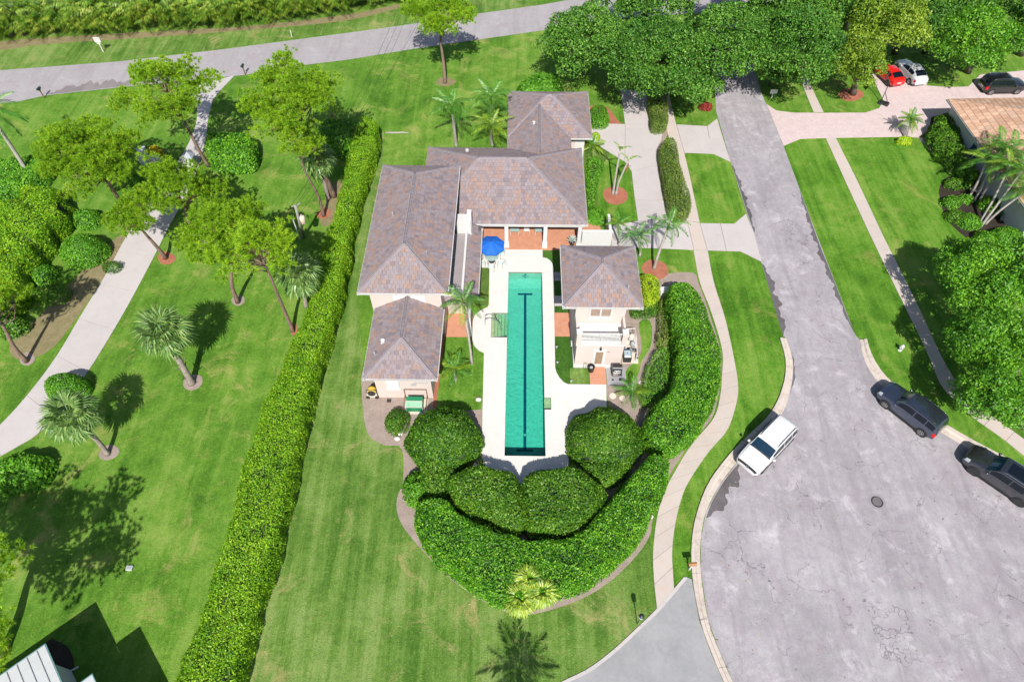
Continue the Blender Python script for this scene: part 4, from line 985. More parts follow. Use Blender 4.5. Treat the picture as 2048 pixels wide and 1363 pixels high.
def dome(name, label, u, v, rpx, h, mat, dens=80, size=.12, seed=1, zc=None, ry=None, lump=.09, group=None, k=2.0, rfrac=.95, cat='shrub', **kw):
    """rounded shrub whose middle shows at (u, v)"""
    zc = h * .6 if zc is None else zc; x, y = gp(u, v, zc); _, _, dep = pj(x, y, zc); rx = rpx * dep / FOC; ryy = (ry or rpx) * dep / FOC
    return shrub(name, label, cat, ring(x, y, rx, ryy), h, mat, dens, size, min(rx, ryy) * rfrac, k, lump, 2.4, seed, group, **kw)
def top_outline(pts, z, step=.4): return rounded(gps(pts, z), step)

# ---------------------------------------------------------------- hedges
shrub('hedge', 'long lime green boundary hedge along the left side of the side lawn', 'hedge',
      top_outline([(722,232),(742,234),(756,252),(752,290),(738,335),(722,385),(708,440),(694,510),(682,575),(664,640),(640,720),(618,800),(597,890),(576,980),(556,1070),(533,1150),(509,1230),(486,1310),(462,1400),(345,1400),(374,1300),(408,1200),(443,1090),(468,990),(494,900),(527,810),(565,720),(598,650),(632,560),(644,500),(662,440),(679,380),(692,320),(704,270)], 1.8, .6), 2.0, L_HEDGE, 215, .11, .55, 3.0, .17, 2.2, 11, depth=.22)
shrub('hedge', 'glossy green clipped hedge curving between the sidewalk and the pool house', 'hedge',
      top_outline([(1338,566),(1355,560),(1380,566),(1400,590),(1415,625),(1430,660),(1443,700),(1444,740),(1440,775),(1430,800),(1412,830),(1395,858),(1370,880),(1345,892),(1310,882),(1288,858),(1292,832),(1310,806),(1335,782),(1348,752),(1352,715),(1350,680),(1345,640),(1338,600)], 2.3, .4), 2.5, L_CLUS, 160, .145, .5, 2.8, .15, 2.4, 12, aspect=.5, depth=.2)
shrub('hedge', 'glossy green clipped hedge sweeping round below the pool garden', 'hedge',
      top_outline([(1326,905),(1344,920),(1338,955),(1325,985),(1308,1020),(1290,1055),(1262,1090),(1225,1130),(1180,1160),(1130,1180),(1075,1195),(1030,1204),(990,1200),(950,1178),(905,1145),(868,1110),(840,1070),(828,1035),(830,1010),(855,990),(890,992),(925,1024),(970,1050),(1030,1070),(1090,1074),(1150,1064),(1188,1040),(1210,1008),(1232,978),(1266,942),(1298,908)], 2.1, .4), 2.3, L_CLUS, 160, .145, .5, 2.8, .16, 2.2, 13, aspect=.5, depth=.2)
dome('round_shrub', 'large clipped round shrub on the left of the pool end', 885, 868, 78, 3.0, L_FICUS, 190, .13, 21, lump=.2, ry=70)
dome('round_shrub', 'large clipped round shrub on the right of the pool end', 1212, 866, 80, 3.0, L_FICUS, 190, .13, 22, lump=.2, ry=70)
shrub('round_shrub', 'broad dark green shrub at the pool end, left of the two touching ones', 'shrub', top_outline([(893,962),(930,936),(985,928),(1025,942),(1043,975),(1052,1010),(1048,1050),(1010,1056),(965,1038),(918,1008)], 1.7), 2.3, L_FICUS, 180, .13, .9, 2.3, .2, 2.2, 23)
shrub('round_shrub', 'broad dark green shrub at the pool end, right of the two touching ones', 'shrub', top_outline([(1045,958),(1082,932),(1130,930),(1170,942),(1212,968),(1216,1000),(1192,1035),(1145,1060),(1090,1066),(1052,1050),(1040,1005)], 1.8), 2.4, L_FICUS, 180, .13, .9, 2.3, .2, 2.2, 24)
shrub('round_shrub', 'dark leafy shrub filling the corner behind the left round shrub', 'shrub', top_outline([(845,925),(880,918),(915,935),(905,960),(892,985),(862,992),(840,965)], 1.2), 1.6, L_FICUS, 150, .13, .6, 2.3, .2, 2.4, 302)
shrub('round_shrub', 'dark leafy shrub filling the corner behind the right round shrub', 'shrub', top_outline([(1165,925),(1215,922),(1262,905),(1282,890),(1262,935),(1225,965),(1190,955)], 1.1), 1.5, L_FICUS, 150, .13, .6, 2.3, .2, 2.4, 303)
shrub('low_hedge', 'bright low clipped hedge inside the curved hedge by the grass strip', 'hedge', top_outline([(1298,720),(1312,700),(1330,690),(1342,705),(1345,740),(1338,775),(1318,800),(1292,808),(1282,795),(1286,765),(1290,740)], .8), .95, L_GREEN, 140, .09, .35, 2.4, .05, 3, 25)
shrub('low_hedge', 'narrow reddish green hedge right of the pool house', 'hedge', top_outline([(1318,600),(1336,598),(1342,630),(1342,665),(1334,685),(1314,682),(1318,650)], .9), 1.0, L_OLIVE, 140, .09, .3, 2.4, .06, 3, 26)
shrub('low_hedge', 'short dark hedge below the yellow shrub at the pool house corner', 'hedge', top_outline([(1262,612),(1290,600),(1318,598),(1318,622),(1290,628),(1268,626)], .8), .9, L_FICUS, 140, .10, .3, 2.4, .08, 3, 27)
shrub('yellow_shrub', 'bright yellow green shrub at the back corner of the pool house', 'shrub', top_outline([(1278,548),(1300,542),(1318,556),(1322,580),(1312,602),(1292,606),(1280,585)], 1.4), 1.7, L_LIME, 130, .16, .75, 2.0, .14, 3, 28, aspect=.35)
dome('bush', 'small rounded bush left of the round shrub, near the green cabinet', 793, 838, 26, 1.1, L_FICUS, 150, .10, 29, ry=30)
dome('bush', 'sprawling leafy bush at the left tip of the bottom hedge', 834, 972, 30, 1.2, L_GREEN, 60, .30, 30, ry=36, aspect=.3)
dome('bush', 'leafy bush wedged between the left round shrub and the bottom hedge', 872, 958, 30, 1.3, L_FICUS, 90, .16, 301, ry=26, lump=.2)
shrub('driveway_hedge', 'olive clipped hedge standing in the middle of the concrete drive', 'hedge', top_outline([(1322,290),(1332,278),(1346,277),(1354,290),(1362,330),(1372,365),(1383,400),(1380,418),(1362,432),(1342,420),(1334,385),(1326,345),(1320,310)], 1.3, .3), 1.5, L_OLIVE, 150, .10, .32, 3.2, .05, 2.5, 31)
shrub('driveway_hedge', 'short square clipped hedge under the edge of the oaks', 'hedge', top_outline([(1299,192),(1334,192),(1336,225),(1333,248),(1306,249),(1302,225)], 1.2, .3), 1.4, L_OLIVE, 150, .10, .3, 3.2, .05, 2.5, 32)
shrub('garage_shrub', 'rounded green shrub bed beside the garage corner', 'shrub', top_outline([(1180,214),(1198,208),(1212,216),(1218,232),(1212,246),(1182,245)], .8, .3), 1.0, L_GREEN, 150, .11, .5, 2.2, .1, 2.5, 33)
dome('croton_bush', 'small yellow green bush at the garage wall by the drive', 1191, 271, 10, .7, L_LIME, 120, .16, 34)
shrub('foundation_shrub', 'leafy groundcover bed along the right wall of the house', 'shrub', top_outline([(1176,322),(1198,316),(1208,330),(1196,362),(1192,400),(1180,430),(1172,400)], .4, .3), .6, L_GREEN, 130, .12, .4, 2.2, .1, 3, 35)
dome('strap_plant', 'clump of long strap leaves at the house corner by the patio', 1190, 428, 22, .9, L_GREEN, 70, .55, 36, aspect=.12, jit=.5)
shrub('hedge', 'dark green hedge across the left yard beside the gate', 'hedge', top_outline([(412,272),(440,266),(500,268),(508,300),(495,318),(440,322),(415,315)], 1.8), 2.1, L_CLUS, 95, .2, .6, 2.4, .15, 2, 37)
shrub('hedge', 'dark green hedge at the far end of the lime boundary hedge', 'hedge', top_outline([(635,246),(680,238),(712,240),(706,270),(690,290),(650,285),(638,268)], 1.8), 2.1, L_CLUS, 95, .2, .6, 2.4, .15, 2, 38)
shrub('hedge', 'clipped bright green hedge at the left edge behind the tall palm', 'hedge', top_outline([(-40,326),(40,316),(92,312),(92,335),(60,362),(20,376),(-40,384)], 1.6), 1.9, L_GREEN, 100, .2, .6, 2.6, .12, 2, 39)
shrub('tall_hedge', 'big lime yellow hedge at the left edge under the pines', 'hedge', top_outline([(60,372),(110,372),(130,400),(115,440),(90,470),(60,520),(40,560),(20,600),(-40,620),(-60,520),(-20,430),(20,395)], 2.1), 2.5, L_HEDGE, 120, .17, .9, 2.2, .45, 1.5, 40)
dome('bush', 'round clipped bush beside the left driveway under the pines', 162, 492, 46, 2.2, L_GREEN, 120, .14, 41, ry=40)
dome('bush', 'round clipped bush at the driveway edge behind the fan palm', 128, 768, 43, 1.9, L_GREEN, 130, .13, 42, ry=30)
dome('bush', 'loose green bush at the left edge near the driveway', 40, 938, 56, 1.7, L_GREEN, 90, .2, 43, ry=44, lump=.2)
dome('bush', 'dark sparse bush in the shade left of the driveway', 100, 585, 40, 1.1, L_FICUS, 40, .16, 44, ry=24, lump=.25, core=False)
dome('bush', 'leafy bush at the foot of the lime yellow hedge near the left edge', 78, 545, 30, 1.3, L_GREEN, 80, .17, 441, ry=24, lump=.22)
dome('bush', 'dark bush at the left edge below the lime yellow hedge', 18, 648, 34, 1.4, L_FICUS, 80, .16, 442, ry=26, lump=.22)
dome('bush', 'small bush between the round clipped bush and the left driveway', 222, 532, 20, .9, L_FICUS, 80, .13, 443, ry=13, lump=.15)
dome('bush', 'light green bush under the broad pine beside the tall hedge', 170, 432, 30, 1.4, L_GREEN, 80, .17, 444, ry=22, lump=.2)
dome('bush', 'green bush below the white gate pillar', 270, 350, 24, 1.1, L_GREEN, 80, .15, 445, ry=15, lump=.15)
dome('croton_bush', 'yellow croton bush beside the white gate pillar', 310, 302, 12, 1.2, L_YEL, 90, .22, 45, ry=11)
shrub('shrub_bank', 'green shrubs behind the garage roof left of the oaks', 'shrub', top_outline([(1035,172),(1060,150),(1090,146),(1118,150),(1122,176),(1090,186),(1050,190)], 1.2), 1.6, L_GREEN, 80, .22, .9, 2, .25, 2, 46)
dome('red_bush', 'small red leaved bush at the road edge under the oaks', 1413, 211, 14, .8, L_RED, 100, .16, 47, ry=8)
shrub('foundation_shrub', 'tall mixed shrub bank against the blue neighbour house wall', 'shrub', top_outline([(1860,258),(1875,235),(1905,228),(1920,250),(1930,290),(1938,320),(1960,345),(1945,362),(1918,335),(1890,305),(1868,280)], 1.3), 1.8, L_FICUS, 95, .18, .8, 2, .28, 2.2, 48)
dome('croton_bush', 'yellow green bush at the foot of the small palm by the paver path', 1810, 279, 15, .8, L_LIME, 120, .16, 49, ry=9)
for i, (u, v, rr, hh, mt, lab) in enumerate(((1985, 405, 26, .9, L_CLUS, 'leafy dark bush in the middle of the neighbour bed behind the palm stems'), (1915, 430, 22, .8, L_FICUS, 'low dark bush at the lawn edge of the neighbour bed'), (2015, 470, 34, 1.2, L_GREEN, 'bright bush mass at the right edge below the palm clump'), (1975, 475, 28, 1.0, L_CLUS, 'bush at the bottom tip of the neighbour bed beside the leafy tree'), (1932, 395, 16, .6, L_GREEN, 'small green bush at the foot of the leftmost palm stem'), (2030, 420, 30, 1.1, L_FICUS, 'dark bush against the neighbour wall at the right edge'), (1908, 365, 17, .8, L_FICUS, 'dark low bush at the tip of the bed beside the paver path'), (1905, 402, 20, .8, L_CLUS, 'dark green bush in the neighbour bed under the palm trunks'), (1942, 440, 24, 1.0, L_GREEN, 'bright clipped bush at the lower end of the neighbour bed'), (1968, 350, 30, .9, L_FICUS, 'dark bush between the palm trunks and the neighbour wall'), (1920, 322, 22, 1.1, L_YTREE, 'light green bush in the shrub bank by the neighbour window'))):
    dome('bush', lab, u, v, rr, hh, mt, 110, .14, 60 + i, ry=rr * .8)

# ---------------------------------------------------------------- broadleaf trees
def broad_tree(name, label, base, crown, rx, ry, zc, rz, mat, n=24000, size=.24, blobs=46, seed=1, group=None, bk=B_OAK, trunk_r=.35, brz=(.8, 1.7), aspect=.6, flat=.35):
    """trunk, limbs to every leaf mass, leaves on the upper skins of many overlapping masses"""
    rng = np.random.default_rng(seed); bx, by = base; cx, cy = crown
    root = thing(name, label, 'tree', (bx, by, 0), group=group)
    C = []; 
    while len(C) < blobs:
        p = rng.uniform(-1, 1, 3)
        if p @ p > 1 or p[2] < -flat or (p @ p) < .18: continue
        C.append(p)
    C = np.array(C) * np.array([rx, ry, rz]) * np.array([.86, .86, .9]) + np.array([cx - bx, cy - by, zc]); r = rng.uniform(*brz, blobs)
    n = int(n * 1.15); size = size * .9; area = r ** 2; cnt = (n * area / area.sum()).astype(int); Ps = []; Ns = []
    for i in range(blobs):
        d = nrm(rng.normal(0, 1, (cnt[i], 3))); d[:, 2] = np.where(d[:, 2] < -.45, -d[:, 2], d[:, 2])
        rr = r[i] * (1 + wobble(d * r[i] * 2 + C[i], .22, 2.0, seed + i)) * rng.uniform(.72, 1.05, cnt[i])
        Ps.append(C[i] + d * rr[:, None] * np.array([1, 1, .8])); Ns.append(d + np.array([0, 0, .5]))
    P = np.vstack(Ps); Nn = np.vstack(Ns); keep = np.ones(len(P), bool)
    for i in range(blobs): keep &= ~(np.linalg.norm((P - C[i]) / np.array([1, 1, .8]), axis=1) < r[i] * .62)
    keep &= P[:, 2] > .4
    quads_obj('crown', leaf_quads(P[keep], nrm(Nn[keep]), size, rng, aspect, .75), mat, root)
    tm = MB(); top = Vector((cx - bx, cy - by, zc - rz * .25)); fork = Vector((top.x * .35, top.y * .35, max(1.2, (zc - rz) * .75 + .6)))
    tm.tube([(0, 0, -.1), (fork.x * .3, fork.y * .3, fork.z * .4), fork, fork.lerp(top, .6)], [trunk_r * 1.25, trunk_r, trunk_r * .85, trunk_r * .45], 10)
    for i in range(0, blobs, 2):
        e = Vector(C[i]); md = fork.lerp(e, .5) + Vector((0, 0, .35)); rr = trunk_r * .42
        tm.tube([fork, fork.lerp(md, .5), md, e], [rr, rr * .75, rr * .5, rr * .15], 6)
    tm.build('trunk', bk, root, True)
    return root
def tree_px(name, label, base, crown, rpx, zc, rz, mat, ry=None, **k):
    x, y = gp(*crown, zc); _, _, dep = pj(x, y, zc); rx = rpx * dep / FOC
    return broad_tree(name, label, gp(*base), (x, y), rx, (ry * dep / FOC) if ry else rx, zc, rz, mat, **k)
tree_px('oak_tree', 'broad oak at the left end of the oak row behind the garage', (1165, 150), (1180, 85), 100, 6.2, 3.2, L_OAK, n=34000, seed=71, group='oak row', blobs=60)
tree_px('oak_tree', 'spreading oak over the end of the house driveway', (1300, 165), (1322, 118), 118, 6.4, 3.4, L_OAK, n=38000, seed=72, group='oak row', blobs=64)
tree_px('oak_tree', 'tall oak over the road at the back, third from the left', (1420, 110), (1440, 92), 108, 7.0, 3.4, L_OAK, n=34000, seed=73, group='oak row', blobs=60)
tree_px('oak_tree', 'oak beyond the road at the right end of the oak row', (1570, 150), (1592, 92), 104, 6.8, 3.2, L_OAK, n=32000, seed=74, group='oak row', blobs=58)
tree_px('oak_tree', 'oak at the top edge behind the row, above the street end', (1290, 30), (1290, 5), 110, 6.5, 3.2, L_OAK, n=22000, seed=75, group='oak row', blobs=46, size=.3)
tree_px('oak_tree', 'dark oak at the top edge behind the road', (1500, 10), (1520, -15), 120, 7.5, 3.6, L_OAK, n=22000, seed=76, group='oak row', blobs=46, size=.3)
tree_px('oak_tree', 'low oak bough tree over the right kerb lawn behind the road', (1540, 170), (1560, 140), 46, 3.6, 1.6, L_OAK, n=9000, seed=77, group='oak row', blobs=24, trunk_r=.16, brz=(.5, 1.0))
tree_px('oak_tree', 'oak bough mass hanging over the short square hedge and the road mouth', (1350, 190), (1375, 162), 72, 4.6, 2.0, L_OAK, n=16000, seed=87, group='oak row', blobs=34, trunk_r=.22, brz=(.6, 1.2))
tree_px('oak_tree', 'dark oak filling the gap at the top edge behind the red car', (1690, 60), (1690, 20), 95, 7.0, 3.4, L_OAK, n=20000, seed=88, group='oak row', blobs=42, size=.28)
tree_px('oak_tree', 'dark oak behind the pale silver car', (1850, 105), (1850, 62), 52, 5.2, 2.6, L_OAK, n=14000, seed=89, group='oak row', blobs=32, size=.24)
tree_px('yellow_tree', 'yellow green tree standing in the small flower ring beside the red car', (1705, 188), (1715, 130), 50, 5.0, 3.2, L_YTREE, n=15000, seed=78, blobs=34, size=.22, brz=(.6, 1.2))
tree_px('yellow_tree', 'tall light green tree behind the parked red car', (1790, 105), (1768, 52), 84, 7.5, 3.6, L_YTREE, n=20000, seed=79, blobs=40, size=.26)
tree_px('shade_tree', 'round bright green shade tree behind the black car', (1935, 145), (1945, 82), 82, 5.5, 3.0, L_TREE, n=26000, seed=80, blobs=46, size=.24, bk=B_OAK)
tree_px('shade_tree', 'dark tree at the top right corner behind the shade tree', (2040, 110), (2050, 50), 75, 6.0, 3.2, L_OAK, n=18000, seed=81, blobs=36, size=.28)
tree_px('shade_tree', 'dark tree at the top edge between the light tree and the shade tree', (1880, 50), (1895, 15), 75, 6.5, 3.2, L_OAK, n=15000, seed=82, blobs=34, size=.3)
tree_px('mahogany_tree', 'upper of the leafy trees at the right edge over the sidewalk', (2010, 620), (1960, 560), 92, 4.6, 2.8, L_TREE, n=30000, seed=83, blobs=52, size=.2, ry=100, brz=(.6, 1.25), group='trees at the right edge')
tree_px('mahogany_tree', 'middle of the leafy trees at the right edge over the sidewalk', (2040, 760), (1985, 690), 88, 4.4, 2.6, L_TREE, n=28000, seed=84, blobs=50, size=.2, ry=75, brz=(.6, 1.2), group='trees at the right edge')
tree_px('mahogany_tree', 'lowest of the leafy trees at the right edge above the dark car', (2045, 850), (1990, 800), 80, 3.8, 2.3, L_TREE, n=24000, seed=85, blobs=44, size=.19, ry=62, brz=(.55, 1.1), group='trees at the right edge')
tree_px('mahogany_tree', 'leafy tree cut by the right edge beyond the sidewalk trees', (2120, 620), (2075, 560), 80, 5.4, 2.8, L_TREE, n=16000, seed=86, blobs=36, size=.24, group='trees at the right edge')

# ---------------------------------------------------------------- slash pines
def pine(name, label, base, crown, rpx, ry=None, mat=L_PINE, seed=1, zc=None, rz=.62, clusters=44, tuft=20, blades=42, trunk_r=.24, inner=.4, low=0.0, group='slash pines', lean=True):
    rng = np.random.default_rng(seed); bx, by = gp(*base); zc = zc or height_of(base, crown)
    cx, cy = gp(*crown, zc); _, _, dep = pj(cx, cy, zc); rx = rpx * 1.1 * dep / FOC; ryy = (ry or rpx) * 1.1 * dep / FOC / .8; rzz = rx * rz * .95
    root = thing(name, label, 'tree', (bx, by, 0), group=group)
    c0 = np.array([cx - bx, cy - by, zc]); clusters = int(clusters * 1.3); K = []
    nl = max(4, int(clusters ** .5 * 1.25)); limbs = []
    for i in range(nl):
        az = i * 2.39996 + rng.uniform(-.35, .35); el = rng.uniform(-.25, 1.25); limbs.append(np.array([math.cos(az) * math.cos(el), math.sin(az) * math.cos(el), math.sin(el)]) * rng.uniform(.66, .98))
    limbs.append(np.array([0, 0, .95]))
    while len(K) < clusters:
        l = limbs[len(K) % len(limbs)]; p = l * rng.uniform(.62, 1.0) + rng.normal(0, .13, 3)
        if p[2] < -.4 - low or p @ p > 1.15: p = l * .8
        K.append(p)
    K = np.array(K) * np.array([rx, ryy, rzz]) + c0
    T = []; O = []
    for k in K:
        rc = rng.uniform(.48, .86) * (rx / 3.4) ** .5; m_ = int(tuft * (rc / .75) ** 2)
        dd = nrm(rng.normal(0, 1, (m_, 3)) + np.array([0, 0, .45])); T.append(k + dd * np.array([rc, rc, rc * .45]) * rng.uniform(.75, 1.08, (m_, 1))); O.append(dd)
    T = np.vstack(T); O = np.vstack(O); nT = len(T)
    d = nrm(rng.normal(0, .62, (nT * blades, 3)) + np.repeat(O * .75 + np.array([0, 0, .3]), blades, 0)); b = np.repeat(T, blades, 0)
    ln = rng.uniform(.20, .34, len(b))[:, None]; s = nrm(np.cross(d, rng.normal(0, 1, d.shape))) * .0185
    tris_obj('crown', np.stack([b + s, b - s, b + d * ln], 1), mat, root)
    tm = MB(); top = Vector(c0) + Vector((0, 0, rzz * .35)); w = Vector((rng.uniform(-.25, .25), rng.uniform(-.25, .25), 0))
    pts = [Vector((0, 0, -.1)), Vector(c0) * .3 + w, Vector(c0) * .62 - w * .6, Vector(c0) * .88, top]
    pts = [Vector(p) for p in smooth_line([tuple(p) for p in pts], .7)]
    m = len(pts); tm.tube(pts, [trunk_r * (1.25 if i == 0 else 1) * (1 - .72 * i / (m - 1)) for i in range(m)], 9)
    for i, k in enumerate(K):
        if i % 2 and i > 24: continue
        k = Vector(k); f = min(.97, max(.45, (k.z - rzz * .5) / max(top.z, .1))); j = min(m - 1, int(f * (m - 1))); st = pts[j]
        md = st.lerp(k, .55) + Vector(rng.normal(0, .22, 3)) + Vector((0, 0, -.1)); rr = trunk_r * .33
        tm.tube([st, st.lerp(md, .5) + Vector(rng.normal(0, .08, 3)), md, k], [rr, rr * .75, rr * .5, rr * .15], 5)
    tm.build('trunk', B_PINE, root, True)
    return root
pine('pine_tree', 'open crowned pine leaning over the street mouth of the left driveway', (418, 332), (338, 190), 95, 78, seed=101, clusters=64, trunk_r=.2, inner=.32)
pine('pine_tree', 'dense tall pine with wide crown beside the far end of the lime hedge', (668, 392), (590, 205), 88, 105, seed=102, clusters=95, rz=.7, trunk_r=.3, inner=.2)
pine('pine_tree', 'slim pine leaning left in front of the dense pine', (648, 432), (590, 285), 58, 45, seed=103, clusters=26, trunk_r=.16)
pine('pine_tree', 'broad pine at the left with a crown spreading over the lime yellow hedge', (268, 425), (180, 330), 112, 90, seed=104, clusters=92, trunk_r=.22)
pine('pine_tree', 'pine over the middle of the left driveway with a red mulch ring', (332, 516), (268, 440), 62, 48, seed=105, clusters=34, trunk_r=.2)
pine('pine_tree', 'pine in the middle of the left pine group beside the driveway shade', (395, 462), (345, 375), 92, 62, seed=106, clusters=62, trunk_r=.2)
pine('pine_tree', 'bright pine standing nearest the utility pole', (476, 604), (448, 470), 92, 82, seed=107, clusters=74, trunk_r=.2, zc=7.6)
pine('pine_tree', 'pine with bare twisting branches whose trunk stands against the lime hedge', (586, 662), (520, 505), 92, 52, seed=108, clusters=42, trunk_r=.18, inner=.3)
pine('pine_tree', 'pine cut by the left edge with its trunk on the dry grass', (54, 722), (-28, 610), 78, 58, seed=109, clusters=44, trunk_r=.2)
pine('pine_tree', 'single pine on the open lawn beside the street behind the house', (890, 166), (878, 40), 72, 50, seed=110, clusters=62, trunk_r=.22, zc=6.8, rz=.55)
_c = pj(-31.8, 8.6, 8.4)
pine('pine_tree', 'pine at the bottom left corner over the white metal roof', pj(-31.6, 8.9, 0)[:2], _c[:2], 5.9 * FOC / _c[2], 5.2 * FOC / _c[2] * .8, seed=111, clusters=70, trunk_r=.36, zc=8.2, rz=.42, inner=.3)
pine('pine_tree', 'young pine tip beside the far hedge corner', (660, 262), (664, 224), 18, 16, seed=112, clusters=9, trunk_r=.07, tuft=8)

# ---------------------------------------------------------------- palms
def frond_mesh(name, L, droop, n, lw, ll, mat, seed, curve=1.6, fluff=.25, width=.035, up=.5):
    """one feather frond along +X from the origin: rib and single leaflets"""
    rng = np.random.default_rng(seed); m = MB(); t = np.linspace(0, 1, 9)
    px = L * (t - .10 * droop * t ** 3); pz = L * (up * t - (up + droop * .75) * t ** curve * .95)
    m.tube([(px[i], 0, pz[i]) for i in range(9)], [.035 * (1 - .8 * k) for k in t], 4)
    V = []; 
    for i in range(n):
        s = .14 + .86 * (i + .5) / n; x = np.interp(s, t, px); z = np.interp(s, t, pz); l = ll * (math.sin(math.pi * min(1, .12 + s * .86)) ** .6) * rng.uniform(.85, 1.1)
        for sg in (-1, 1):
            a = rng.normal(0, fluff); tip = np.array([x + l * .5, sg * l * .85 * math.cos(a), z + l * (.25 * math.sin(a) - .28 - .2 * s)])
            b = np.array([x, 0, z]); mid = b * .5 + tip * .5 + np.array([0, 0, .10 * l])
            V.append([b + (width * .6, 0, 0), mid + (width, 0, 0), tip, mid - (width, 0, 0)])
    k = len(m.v)
    for q in V: m.add(q, [(0, 1, 2, 3)])
    me = bpy.data.meshes.new(name); me.from_pydata(m.v, [], m.f); me.materials.append(mat); return me
def fan_mesh(name, L, mat, seed, n=20, pet=.9, w=.07, droop=.5):
    """one fan leaf along +X: stalk and single pointed segments"""
    rng = np.random.default_rng(seed); m = MB(); m.tube([(0, 0, 0), (pet * .5, 0, .10), (pet, 0, .08)], [.03, .022, .018], 4)
    for i in range(n):
        a = R(-118 + 236 * (i + .5) / n) + rng.normal(0, .04); l = L * (1 - .28 * abs(a) / 2.1) * rng.uniform(.9, 1.06); c, s = math.cos(a), math.sin(a)
        b = Vector((pet, 0, .08)); mid = b + Vector((c * l * .55, s * l * .55, .10 * l - .1 * abs(s) * l)); tip = b + Vector((c * l * .97, s * l * .97, -droop * l * (.45 + .25 * rng.random())))
        pr = Vector((-s, c, 0)) * w
        m.add([b, mid + pr, tip, mid - pr], [(0, 1, 2, 3)])
    me = bpy.data.meshes.new(name); me.from_pydata(m.v, [], m.f); me.materials.append(mat); return me
def put_fronds(root, meshes, top, n, rng, tilt=(-.2, .9), scale=(.85, 1.1), name='frond', up_last=0):
    for i in range(n):
        me = meshes[int(rng.integers(len(meshes)))]; o = bpy.data.objects.new(name, me); link(o, root)
        az = i * 2.39996 + rng.uniform(-.25, .25); f = (i + .5) / n; tl = tilt[0] + (tilt[1] - tilt[0]) * f + rng.uniform(-.12, .12)
        o.rotation_euler = (rng.uniform(-.25, .25), -tl, az); o.location = top; s = rng.uniform(*scale) * (1 - .15 * max(0, f - .7)); o.scale = (s, s, s)
def palm(name, label, base, crown, meshes, nf, trunk=(.16, .11), zc=None, seed=1, group=None, tilt=(-.35, .95), bk=B_PALM, scale=(.85, 1.1), shaft=None, boots=False, at=None, skirt=None):
    rng = np.random.default_rng(seed); bx, by = at or gp(*base)
    if crown is not None:
        zc = zc or height_of(base, crown); cx, cy = gp(*crown, zc)
    else: cx, cy = bx, by
    root = thing(name, label, 'palm', (bx, by, 0), group=group); top = Vector((cx - bx, cy - by, zc))
    b = Vector((rng.uniform(-.15, .15), rng.uniform(-.15, .15), 0)); pts = smooth_line([(0, 0, -.05), tuple(top * .35 + b - Vector((top.x, top.y, 0)) * .1), tuple(top * .7 + b * .5 - Vector((top.x, top.y, 0)) * .08), tuple(top)], .3)
    m = len(pts); rr = [trunk[0] * (1.35 if i == 0 else 1.12 if i == 1 else 1) + (trunk[1] - trunk[0]) * i / (m - 1) + (.012 if i % 2 else 0) for i in range(m)]
    MB().tube(pts, rr, 10).build('trunk', bk, root, True)
    if shaft: MB().tube([tuple(top - Vector((0, 0, .05))), tuple(top + Vector((0, 0, shaft * .5))), tuple(top + Vector((0, 0, shaft)))], [trunk[1] * 1.2, trunk[1] * 1.1, trunk[1] * .6], 8).build('crownshaft', L_PALM, root, True); top = top + Vector((0, 0, shaft * .85))
    if boots:
        bo = None
        for i in range(34):
            f = i / 34; p = Vector(pts[min(m - 1, int(f * m))]); az = i * 2.4
            if bo is None: bo = MB().add([(0,-.07,0),(0,.07,0),(.16,.035,.34),(.16,-.035,.34),(.05,0,.04)], [(0,1,2,3),(0,3,4),(3,2,4),(2,1,4)]).build('boot', B_SABAL, root, off=Vector((0,0,0))); o = bo
            else: o = bo.copy(); COL.objects.link(o)
            o.location = p + Vector((math.cos(az), math.sin(az), 0)) * trunk[0] * .9; o.rotation_euler = (0, rng.uniform(0, .3), az)
    put_fronds(root, meshes, top, nf, rng, tilt, scale)
    if skirt: put_fronds(root, skirt, top - Vector((0, 0, .15)), 4, rng, (-1.25, -.95), (.6, .8), 'dead_frond')
    return root
FEA = [frond_mesh('frond', 2.4, .75, 40, 0, .62, L_PALM, 200 + i, 1.5 + .15 * i, .6, .029, .55) for i in range(3)]
FEAY = [frond_mesh('frond', 2.4, .7, 38, 0, .62, L_PALMY, 210 + i, 1.5 + .15 * i, .55, .029, .6) for i in range(3)]
COCO = [frond_mesh('frond', 2.3, .55, 34, 0, .55, L_PALMY if i == 1 else L_PALM, 220 + i, 1.7, .3, .026, .5) for i in range(3)]
DATE = [frond_mesh('frond', 1.35, .6, 34, 0, .30, L_PALM if i else L_PALMY, 230 + i, 1.6, .2, .018, .7) for i in range(2)]
SAB = [fan_mesh('fan_leaf', 1.12, L_SABAL, 240 + i, 19, 1.0, .06, .25 + .2 * i) for i in range(3)]
SABD = [fan_mesh('fan_leaf', .8, L_DRY, 246, 16, .8, .05, .9)]
FANP = [fan_mesh('fan_leaf', .85, L_FAN, 250 + i, 26, .55, .045, .35 + .2 * i) for i in range(3)]
ROY = [frond_mesh('frond', 3.0, .8, 46, 0, .75, L_PALM, 260 + i, 1.5, .65, .034, .5) for i in range(2)]
DRYF = [frond_mesh('dry_frond', 1.5, .9, 24, 0, .35, L_DRY, 270, 1.5, .3, .026, .5)]
SPAR = [frond_mesh('frond', 1.3, .55, 40, 0, .30, L_PALMY, 275, 1.8, 1.2, .02, .9)]
YNG = [frond_mesh('frond', 1.5, .6, 30, 0, .42, L_PALMY if i else L_PALM, 280 + i, 1.6, .35, .022, .7) for i in range(2)]

